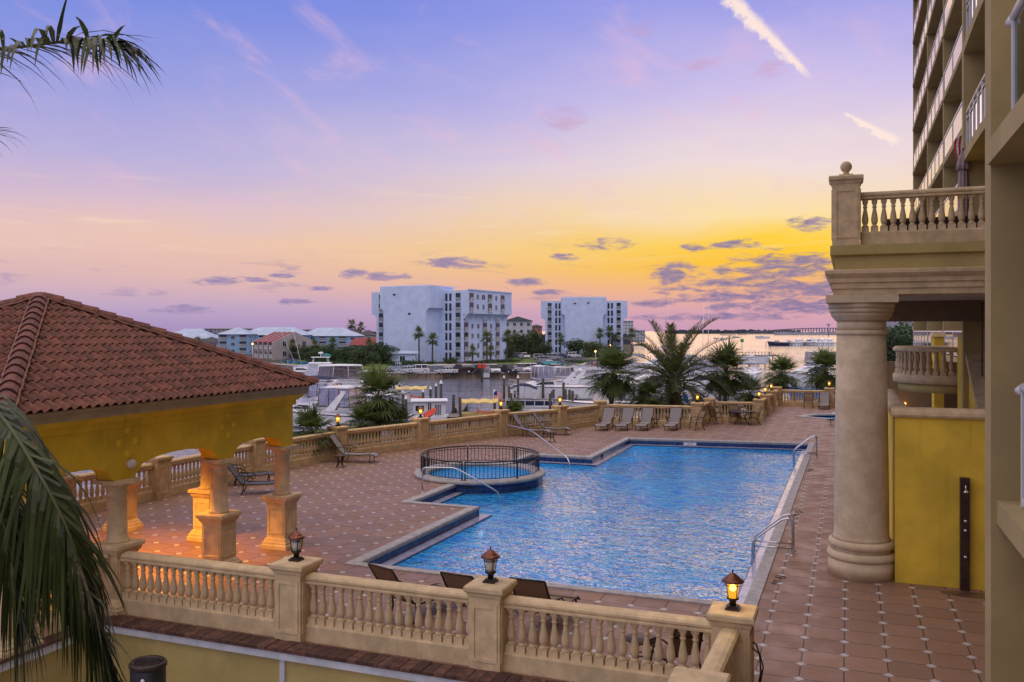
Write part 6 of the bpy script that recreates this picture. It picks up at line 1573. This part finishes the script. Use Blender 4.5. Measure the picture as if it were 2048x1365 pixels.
for x in (-2.2, 2.2):
    for s in (-1.9, 1.9): m.tube([(x, s, -1.5), (x, s, 2.6)], .14, 8)
obj('lift_posts', m, 'piling', lf)
# white houseboat and dinghy
hb = thing('houseboat', 'small white flat roofed houseboat with dark windows behind the lit pier', 'houseboat', (*at(858, 95), WZ), YAW + R(6), 'boats moored in the marina')
m = MB(); m.box(-2.2, -1.6, -.3, 2.6, 1.6, .5); obj('hull', m, 'gel', hb)
m = MB(); m.box(-1.7, -1.35, .5, 1.75, 1.35, 2.15); obj('cabin', m, 'white', hb)
m = MB(); m.box(-1.95, -1.6, 2.15, 2.0, 1.6, 2.24); m.tube([(-1.95, -1.62, 2.16), (2.0, -1.62, 2.16)], .06, 5); obj('roof', m, 'plasticwhite', hb)
for (x, w, z, h) in ((-1.0, .9, 1.1, .6), (.05, .35, 1.2, .75), (.75, .28, .65, 1.15), (1.1, .28, .65, 1.15)): window(hb, x, -1.35, z, w, h, 'f')
for y in (-.6, .5): window(hb, 1.75, y, 1.1, .6, .75, 's')
dg = thing('red_dinghy', 'upturned red and orange dinghy leaning on the dock beside the houseboat', 'dinghy', (*at(862, 90), -3.42), YAW + R(30)); dg.scale = (.6, .6, .6)
o = obj('hull', hullmesh(2.4, 1.1, .5, .2), 'red', dg); o.rotation_euler = (R(35), R(-28), 0); o.location = (0, 0, .55)
o2 = obj('gunwale', (lambda q: (q.tube([(-1.2, -.55, .5), (0, -.56, .52), (.8, -.4, .56), (1.2, 0, .64), (.8, .4, .56), (0, .56, .52), (-1.2, .55, .5)], .05, 5), q)[-1])(MB()), 'orange', dg); o2.rotation_euler = (R(35), R(-28), 0); o2.location = (0, 0, .55)
# yellow canopy boats
def canopy_boat(label, px, fw, phi, orange):
    t = thing('canopy_boat', label, 'boat', (*at(px, fw), WZ), YAW + R(phi), 'boats moored in the marina')
    obj('hull', hullmesh(5.2, 2.2, .7), 'yellowcanvas' if orange else 'gel', t)
    m = MB(); N = 10
    m.loft([[(-2.1 + 4.2 * i / N, s * 1.15, 2.02 + (.16 if abs(s) < .6 else -.10) + .07 * math.cos(i * PI / 1.6)) for s in (-1, -.5, 0, .5, 1)] + [(-2.1 + 4.2 * i / N, s * 1.15, 1.98 + (.14 if abs(s) < .6 else -.16) + .07 * math.cos(i * PI / 1.6)) for s in (1, .5, 0, -.5, -1)] for i in range(N + 1)]); obj('canopy', m, 'yellowcanvas', t)
    m = MB()
    for x in (-1.9, 0, 1.9):
        for s in (-1, 1): m.tube([(x, s * .95, .5), (x, s * 1.05, 1.92)], .03, 5)
    obj('canopy_frame', m, 'alu', t)
    m = MB(); m.box(-.2, -.9, .4, 1.6, .9, .85); m.box(-.2, -.9, .85, 0, .9, 1.15); obj('seats', m, 'orange', t)
    m = MB(); m.loft([[(-2.9, -.25, .6), (-2.45, -.25, .6), (-2.45, .25, .6), (-2.9, .25, .6)], [(-3.0, -.3, 1.0), (-2.4, -.3, 1.0), (-2.4, .3, 1.0), (-3.0, .3, 1.0)], [(-2.85, -.2, 1.25), (-2.5, -.2, 1.25), (-2.5, .2, 1.25), (-2.85, .2, 1.25)]]); m.box(-2.75, -.1, -.5, -2.6, .1, .6); obj('outboard', m, 'black', t)
    return t
yb = canopy_boat('yellow canopied open boat with orange seats and black outboard behind the balustrade', 958, 96, 2, True)
m = MB(); m.tube([(1.6, .3, .6), (1.6, .3, 3.2)], .025, 5); obj('flag_pole', m, 'alu', yb); flag(yb, 1.6, .3, 2.2, 1.0, .85, -.2)
canopy_boat('second yellow canopied boat farther out behind the houseboat', 823, 118, 2, False)
# dock furniture
for lab, px, fw, h in (('white dock power pedestal with red hose behind the pontoon boat', 1150, 128, 1.3), ('white dock pedestal draped with a blue cloth beside the date palm trunk', 1370, 103, 1.7)):
    t = thing('dock_pedestal', lab, 'power pedestal', (*at(px, fw), -3.45))
    m = MB(); m.box(-.16, -.16, 0, .16, .16, h); m.lathe([(.24, h), (.2, h + .12), (.01, h + .2)], 8); obj('post', m, 'plasticwhite', t)
    m = MB()
    if 'blue' in lab: m.loft([[(r * math.cos(a) + .05, r * math.sin(a), z) for a in [2 * PI * q / 12 for q in range(12)]] for r, z in ((.16, .45), (.24, .7), (.3, 1.1), (.28, 1.35), (.2, 1.48))]); obj('cloth', m, 'bluetarp', t)
    else: m.tube([(.2 + .25 * math.cos(a), -.2, .7 + .25 * math.sin(a)) for a in [2 * PI * q / 14 for q in range(15)]], .05, 5); obj('hose', m, 'red', t)
for i, (px, fw, m_) in enumerate([(575, 236, 'teal'), (589, 233, 'bluetarp'), (604, 228, 'teal'), (618, 224, 'bluetarp')]):
    t = thing('kayak', ['teal kayak farthest along the bank rack', 'blue kayak between two teal ones on the bank', 'teal kayak beside the lawn trees', 'blue kayak nearest the seawall'][i], 'kayak', (*at(px, fw), LZ + .25), YAW + .4, 'kayaks on the far bank')
    obj('hull', hullmesh(3.6, .9, .35, .15), m_, t); m = MB(); m.lathe([(.001, .37), (.3, .38), (.32, .33)], 10, sx=1.6); obj('cockpit', m, 'black', t)
tu = thing('lawn_umbrella', 'small teal patio umbrella open on the far lawn', 'umbrella', (*at(653, 232), LZ))
m = MB(); m.lathe([(1.5, 2.1), (.8, 2.5), (.02, 2.75)], 8, sm=False); obj('canopy', m, 'teal', tu)
m = MB(); m.tube([(0, 0, 0), (0, 0, 2.7)], .05, 6); obj('pole', m, 'alu', tu)
# channel markers
def marker_post(label, px, yb, ysign, col, shape, size, n=1):
    fw = 1750 * (EYE - WZ) / (yb - 662); t = thing('channel_marker', label, 'channel marker', (*at(px, fw), WZ), YAW)
    zt = EYE - (ysign - 662) * fw / 1750 - WZ
    m = MB(); m.tube([(0, 0, -1), (0, 0, zt)], .17, 8); obj('post', m, 'piling', t)
    for k in range(n):
        m = MB(); x = (k - (n - 1) / 2) * size * .62
        if shape == 'tri': m.prism([(x - size / 2 * (.6 if n > 1 else 1), -.45 * size), (x + size / 2 * (.6 if n > 1 else 1), -.45 * size), (x + size * .04, .6 * size), (x - size * .04, .6 * size)], -.26, -.2, axis='y')
        else: m.box(x - size / 2, -.26, -size / 2, x + size / 2, -.2, size / 2)
        o = obj('sign', m, col, t, (0, 0, zt - .2))
        if n > 1: o.rotation_euler.z = .5 if k else -.5
    return t
marker_post('red twin triangle day marker on a piling in front of the parked trucks', 964, 765, 729, 'redsign', 'tri', 1.15, 2)
marker_post('green square channel marker on a thin post out in the bay', 1484, 694, 681, 'green', 'sq', 2.0)
marker_post('red triangle channel marker beside the big column', 1641, 722, 704, 'redsign', 'tri', 1.5)
for lab, px, fw, yl, lit in (('lit amber street lamp at the canal bank behind the shaggy fan palm', 1191, 222, 705, 1), ('lit amber lamp at the second condominium water side', 1221, 322, 692, 1), ('small porch lamp glowing on the beige townhouse', 505, 258, 690, 1)):
    t = thing('street_lamp', lab, 'street lamp', (*at(px, fw), LZ)); h = EYE - (yl - 662) * fw / 1750 - LZ
    m = MB(); m.tube([(0, 0, 0), (0, 0, h)], .07, 6); m.box(-.2, -.2, h - .02, .2, .2, h + .02); obj('post', m, 'alu', t)
    m = MB(); m.lathe([(.12, h + .02), (.26, h + .25), (.12, h + .48), (.01, h + .5)], 10); obj('lamp_head', m, 'postlamp', t)

# ================================================================== deck furniture
def chaise(label='x'):
    t = thing('chaise_lounge', label, 'lounge chair', (0, 0, 0))     # +x toward the foot, seat origin at its middle
    W_ = .66
    fr = MB()
    prof = [(-1.05, 1.12), (-.98, 1.02), (-.88, .86), (-.62, .52), (-.50, .38), (-.38, .34), (.2, .33), (.62, .36), (.82, .34), (.93, .26)]
    for s in (-1, 1): fr.tube([(x, s * W_ / 2, z) for x, z in prof], .02, 6)
    for x, z in (prof[0], prof[4], prof[7], prof[-1]): fr.tube([(x, -W_ / 2, z), (x, W_ / 2, z)], .018, 5)
    obj('frame', fr, 'bronze', t)
    b = MB(); b.loft([[(x, -W_ / 2 + .02, z + .012), (x, W_ / 2 - .02, z + .012), (x, W_ / 2 - .02, z - .006), (x, -W_ / 2 + .02, z - .006)] for x, z in prof[:5]]); obj('backrest', b, 'sling', t)
    b = MB(); b.loft([[(x, -W_ / 2 + .02, z + .012 - sag), (x, W_ / 2 - .02, z + .012 - sag), (x, W_ / 2 - .02, z - .006 - sag), (x, -W_ / 2 + .02, z - .006 - sag)] for (x, z), sag in zip(prof[4:], (0, .01, .02, .01, 0, 0))]); obj('seat', b, 'sling', t)
    for x in (-.45, .68):
        for s in (-1, 1):
            m = MB(); m.tube([(x, s * W_ / 2, .34), (x + .02, s * (W_ / 2 + .01), .2), (x - .02, s * W_ / 2, .07), (x + (.05 if x > 0 else -.06), s * W_ / 2, 0)], [.022, .02, .018, .024], 6); obj('leg', m, 'bronze', t)
    for s in (-1, 1):
        m = MB(); y = s * (W_ / 2 + .03)
        m.tube([(-.72, y, .62), (-.5, y, .66), (-.25, y, .62), (-.12, y, .54), (-.14, y, .45), (-.24, y, .43), (-.30, y, .50), (-.24, y, .55)], .017, 5)
        m.tube([(-.42, y, .34), (-.36, y, .50), (-.42, y, .64)], .015, 5); obj('armrest', m, 'bronze', t)
    return t
def dchair(label='x'):
    t = thing('sling_chair', label, 'chair', (0, 0, 0)); W_ = .58     # faces +x
    prof = [(-.42, 1.06), (-.40, .98), (-.30, .78), (-.26, .62), (-.22, .46), (-.12, .40), (.18, .43), (.26, .40)]
    fr = MB()
    for s in (-1, 1): fr.tube([(x, s * W_ / 2, z) for x, z in prof], .02, 6)
    for x, z in (prof[0], prof[-1]): fr.tube([(x, -W_ / 2, z), (x, W_ / 2, z)], .018, 5)
    fr.tube([(-.31, -W_ / 2, .80), (-.345, -.12, .77), (-.345, .12, .77), (-.31, W_ / 2, .80)], .014, 5)
    obj('frame', fr, 'bronze', t)
    for nm, sl_ in (('backrest', prof[:5]), ('seat', prof[4:])):
        b = MB(); b.loft([[(x, -W_ / 2 + .02, z + .012), (x, W_ / 2 - .02, z + .012), (x, W_ / 2 - .02, z - .006), (x, -W_ / 2 + .02, z - .006)] for x, z in sl_]); obj(nm, b, 'sling_brown', t)
    for s in (-1, 1):
        y = s * (W_ / 2 + .01)
        m = MB(); m.tube([(.20, y, .42), (.24, y, .25), (.22, y, .1), (.30, y, 0)], [.02, .018, .016, .022], 6); obj('leg', m, 'bronze', t)
        m = MB(); m.tube([(-.18, y, .42), (-.24, y, .25), (-.26, y, .1), (-.36, y, 0)], [.02, .018, .016, .022], 6); obj('leg', m, 'bronze', t)
        m = MB(); m.tube([(-.30, y, .66), (-.1, y, .70), (.12, y, .67), (.24, y, .60), (.22, y, .52), (.14, y, .52), (.12, y, .58)], .018, 5); m.tube([(.1, y, .67), (.16, y, .52), (.2, y, .42)], .014, 5); obj('armrest', m, 'bronze', t)
    return t
def rtable(r, h, name, label):
    t = thing(name, label, 'table', (0, 0, 0))
    m = MB(); m.lathe([(.001, h - .03), (r - .02, h - .03), (r, h - .02), (r, h), (.001, h + .005)], 28); obj('table_top', m, 'bronze', t)
    for k in range(4):
        a = k * PI / 2 + PI / 4; ca, sa = math.cos(a), math.sin(a)
        m = MB(); m.tube([(r * .55 * ca, r * .55 * sa, h - .03), (r * .35 * ca, r * .35 * sa, h * .6), (r * .38 * ca, r * .38 * sa, h * .3), (r * .66 * ca, r * .66 * sa, .03), (r * .72 * ca, r * .72 * sa, 0)], [.022, .02, .018, .02, .024], 6); obj('leg', m, 'bronze', t)
    m = MB(); m.tube([(r * .37 * math.cos(2 * PI * k / 16), r * .37 * math.sin(2 * PI * k / 16), h * .45) for k in range(17)], .012, 4, caps=False); obj('ring', m, 'bronze', t)
    return t
first = {}
def put(fn, key, label, x, y, rz, group, *args):
    if key not in first:
        first[key] = fn(*args); r = first[key]; r.location = (x, y, 0); r.rotation_euler.z = rz; r['label'] = label; r['group'] = group; return r
    return dup(first[key], (x, y, 0), rz, label, group)
GL = 'sling lounge chairs on the pool deck'
for px, py, lab in ((1203, 850, 'grey sling lounger at the pier end of the row of four'), (1243, 852, 'grey sling lounger second in the row of four from the corner pier'), (1283, 852, 'grey sling lounger in the row of four with a small table on one side only'), (1341, 853, 'grey sling lounger set apart at the lantern end of the row of four')):
    x, y = gz(px, 861.5); put(chaise, 'l', lab, x, y + .68, -PI / 2, GL)
for px, py, lab, a in ((712, 924, 'tall backed grey lounger standing alone beside a side table', YAW - .12), (1066, 873, 'nearer of the two side-on loungers behind the hot tub', YAW - .35), (1106, 869, 'farther of the two side-on loungers, its back above a round side table', YAW - .2)):
    x, y = gz(px, py); put(chaise, 'l', lab, x, y, a, GL)
for px, py, lab, a in ((516, 986, 'nearer dark lounger seen between the pavilion columns', YAW + .15), (498, 968, 'farther dark lounger seen between the pavilion columns', YAW + .32)):
    x, y = gz(px, py); r = put(chaise, 'l', lab, x, y, a, GL)
    for ch in kids(r):
        if ch.name.startswith(('backrest', 'seat')):
            me = ch.data.copy(); me.materials.clear(); me.materials.append(MT['navysling']); ch.data = me
x, y = gz(1668, 852); put(chaise, 'l', 'lounger mostly hidden behind the big column near the wading pool', x + .55, y, 2.4, GL)
x, y = gz(1648, 819); put(chaise, 'l', 'grey lounger with high back at the far end beside the big column', x, y + .5, -PI / 2, GL)
for x, y, a, lab in ((-7.75, 14.35, PI / 2 - .35, 'brown backed lounger nearest the pavilion side of the near balustrade'), (-6.45, 14.45, PI / 2 - .12, 'brown backed lounger beside the middle unlit lantern'), (-5.25, 14.6, PI / 2 - .02, 'brown backed lounger half hidden by the middle unlit lantern pier')):
    r = put(chaise, 'l', lab, x, y + .9, a, GL)
    for ch in kids(r):
        if ch.name.startswith(('backrest', 'seat')):
            me = ch.data.copy(); me.materials.clear(); me.materials.append(MT['sling_brown']); ch.data = me
GS = 'round side tables by the loungers'
for px, py, lab in ((680, 935, 'small dark side table beside the lone tall backed lounger'), (1104, 884, 'round side table between the pair of side-on loungers'), (1222, 853, 'small table between the first two loungers of the row'), (1311, 855, 'small scrolled table beside the last lounger of the row')):
    x, y = gz(px, py); put(rtable, 's', lab, x, y, .3, GS, .27, .48, 'side_table', lab)
put(rtable, 's', 'small round wire table seen through the balusters under the glowing corner lantern', -3.15, 14.1, .3, GS)
GC = 'brown sling dining chairs'
x, y = gz(1483, 848); put(rtable, 't', 'round dark dining table in front of the far corner balustrade', x, y, .2, 'dining tables', .82, .74, 'dining_table', 'round dark dining table in front of the far corner balustrade')
tx, ty = x, y
for px, py, a, lab in ((1432, 848, .35, 'brown dining chair pulled to the balcony side of the table'), (1470, 846, -1.6, 'brown dining chair behind the table with its back to the balustrade'), (1508, 850, PI - .1, 'brown dining chair at the pier side of the table'), (1393, 860, PI + .35, 'lone brown chair facing the row of loungers')):
    x, y = gz(px, py); put(dchair, 'c', lab, x, y, a + YAW, GC)
x, y = gz(1617, 817); put(dchair, 'c', 'brown chair at the far end of the deck before the last balustrade', x, y, -PI / 2, GC)
put(dchair, 'c', 'brown chair glimpsed through the balusters beside the corner lantern', -2.55, 13.8, 2.4, GC)

# power cable on the corner pier and by the lone lounger
cb_ = tag(obj('cable', (lambda q: (q.tube([(-1.30, 13.2, .95), (-1.26, 13.25, .9), (-1.22, 13.3, .75), (-1.20, 13.3, .5), (-1.24, 13.3, .25), (-1.29, 13.3, .1)], .012, 5), q.tube([(-1.30, 13.1, .9), (-1.20, 13.15, .8), (-1.16, 13.2, .6), (-1.2, 13.2, .35), (-1.30, 13.2, .2)], .012, 5), q)[-1])(MB()), 'black'), 'thin black cable looping down beside the corner lantern pier', 'cable')

# ================================================================== the palm close to the viewer, its trunk outside the frame
vx, vy = at(-330, 6.4)
np_ = thing('near_palm', 'dark palm fronds arching into the frame close to the viewer', 'palm tree', (vx, vy, -1.4))
HZ = 5.4 + 1.4
m = MB(); m.tube([(0, 0, 0), (.03, 0, HZ * .5), (0, 0, HZ - .1)], [.26, .2, .2], 12); obj('trunk', m, 'trunk', np_)
def world_dir(px, py, fw):
    x, y = at(px, fw); return Vector((x - vx, y - vy, EYE - (py - 662) * fw / 1750 + 1.4))
def frond_path(name, ctrl, n, ll, lw, seed, hang, leafm, seg=4, uplift=.25, fork=0.):
    """frond whose rib passes through the given points; leaflets in pairs"""
    rr = random.Random(seed); P = [Vector(p) for p in ctrl]
    pts = []
    for i in range(len(P) - 1):
        p0, p1, p2, p3 = P[max(0, i - 1)], P[i], P[i + 1], P[min(len(P) - 1, i + 2)]
        for q in range(10):
            u = q / 10; pts.append(.5 * ((2 * p1) + (p2 - p0) * u + (2 * p0 - 5 * p1 + 4 * p2 - p3) * u * u + (3 * p1 - p0 - 3 * p2 + p3) * u ** 3))
    pts.append(P[-1]); N = len(pts) - 1
    ra = MB(); ra.tube(pts, [.013 * (1 - .9 * i / N) + .003 for i in range(N + 1)], 6)
    mb = MB()
    for k in range(n):
        u = .10 + .90 * k / (n - 1); f = u * N; i = min(N - 1, int(f)); q = pts[i].lerp(pts[i + 1], f - i); dd = (pts[min(N, i + 1)] - pts[max(0, i - 1)]).normalized()
        side = dd.cross(Vector((0, 0, 1))); side = side.normalized() if side.length > .1 else Vector((.8, -.6, 0)); upp = side.cross(dd)
        l_ = ll * (.55 + .45 * math.sin(PI * min(1, .15 + .75 * u)))
        for s in (-1, 1):
            if rr.random() < .06: continue
            ld = (side * s * rr.uniform(.5, .95) + dd * rr.uniform(.45, .95) + upp * rr.uniform(0, uplift * 2) - Vector((0, 0, hang * rr.uniform(.3, 1.0)))).normalized()
            leaflet(mb, q, ld, upp, l_ * rr.uniform(.7, 1.15), lw * rr.uniform(.8, 1.2), rr.uniform(.05, .35) * (.5 + hang) * 1.3, rr.random(), seg)
    o = obj(name, mb, leafm, np_, fix=False); obj('frond_stem', ra, 'petiole', o)
    return o
b0 = Vector((0, 0, HZ - .05))
W_ = world_dir
frond_path('frond_leaves', [b0, W_(-180, 190, 6.3), W_(-60, 112, 6.1), W_(60, 92, 5.9), W_(150, 82, 5.8), W_(205, 80, 5.7), W_(238, 86, 5.7)], 76, .52, .034, 3, .8, 'leafnear', 4, .45)
frond_path('frond_leaves', [b0, W_(-190, 640, 5.9), W_(-100, 730, 5.4), W_(0, 830, 5.0), W_(70, 935, 4.8), W_(130, 1050, 4.7), W_(178, 1190, 4.7), W_(215, 1330, 4.75), W_(235, 1460, 4.8)], 210, .74, .027, 5, 1.35, 'leafnear', 5, .3)
frond_path('frond_leaves', [b0, W_(-210, 680, 5.5), W_(-140, 800, 5.0), W_(-50, 930, 4.7), W_(10, 1060, 4.6), W_(40, 1230, 4.6)], 150, .70, .027, 8, 1.35, 'leafnear', 5, .25)
frond_path('frond_leaves', [b0, W_(-260, 420, 6.6), W_(-150, 310, 6.6), W_(-60, 268, 6.5), W_(-10, 265, 6.4)], 30, .40, .034, 9, .5, 'leafnear', 4, .4)
frond_path('frond_leaves', [b0, W_(-360, 300, 6.6), W_(-380, 60, 6.8), W_(-330, -140, 7.0), W_(-200, -260, 7.2)], 40, .46, .026, 10, .4, 'leafnear', 3, .4)
frond_path('frond_leaves', [b0, W_(-480, 500, 6.6), W_(-640, 480, 6.9), W_(-760, 560, 7.2), W_(-820, 700, 7.3)], 40, .46, .026, 12, .6, 'leafnear', 3, .3)
frond_path('frond_leaves', [b0, W_(-210, 760, 5.4), W_(-90, 930, 5.0), W_(50, 1070, 4.85), W_(140, 1175, 4.8), W_(205, 1290, 4.8), W_(248, 1420, 4.9)], 110, .50, .026, 18, 1.2, 'leafnear', 4, .25)
m = MB(); rr = random.Random(31)
for k in range(40):
    a = k * 2.4; z = HZ - .75 + .85 * k / 40; r = .17
    m.tube([(r * math.cos(a), r * math.sin(a), z - .18), (r * 1.5 * math.cos(a), r * 1.5 * math.sin(a), z + .12)], [.06, .025], 4, sm=False)
m.lathe([(.2, HZ - .2), (.16, HZ + .05), (.05, HZ + .3)], 10); obj('leaf_boots', m, 'boot', np_)
for k, (a, up_) in enumerate(((2.2, 1.0), (3.0, .5), (3.7, 1.1), (4.4, .4), (5.0, .9), (2.6, 1.5), (4.0, 1.6))):
    c_, s_ = math.cos(a), math.sin(a)
    frond_path('frond_leaves', [b0] + [b0 + Vector((c_ * r, s_ * r, up_ * h)) for r, h in ((.5, .5), (1.2, .8), (1.9, .75), (2.5, .35), (2.9, -.25))], 44, .5, .03, 40 + k, .7, 'leafnear', 3, .3)
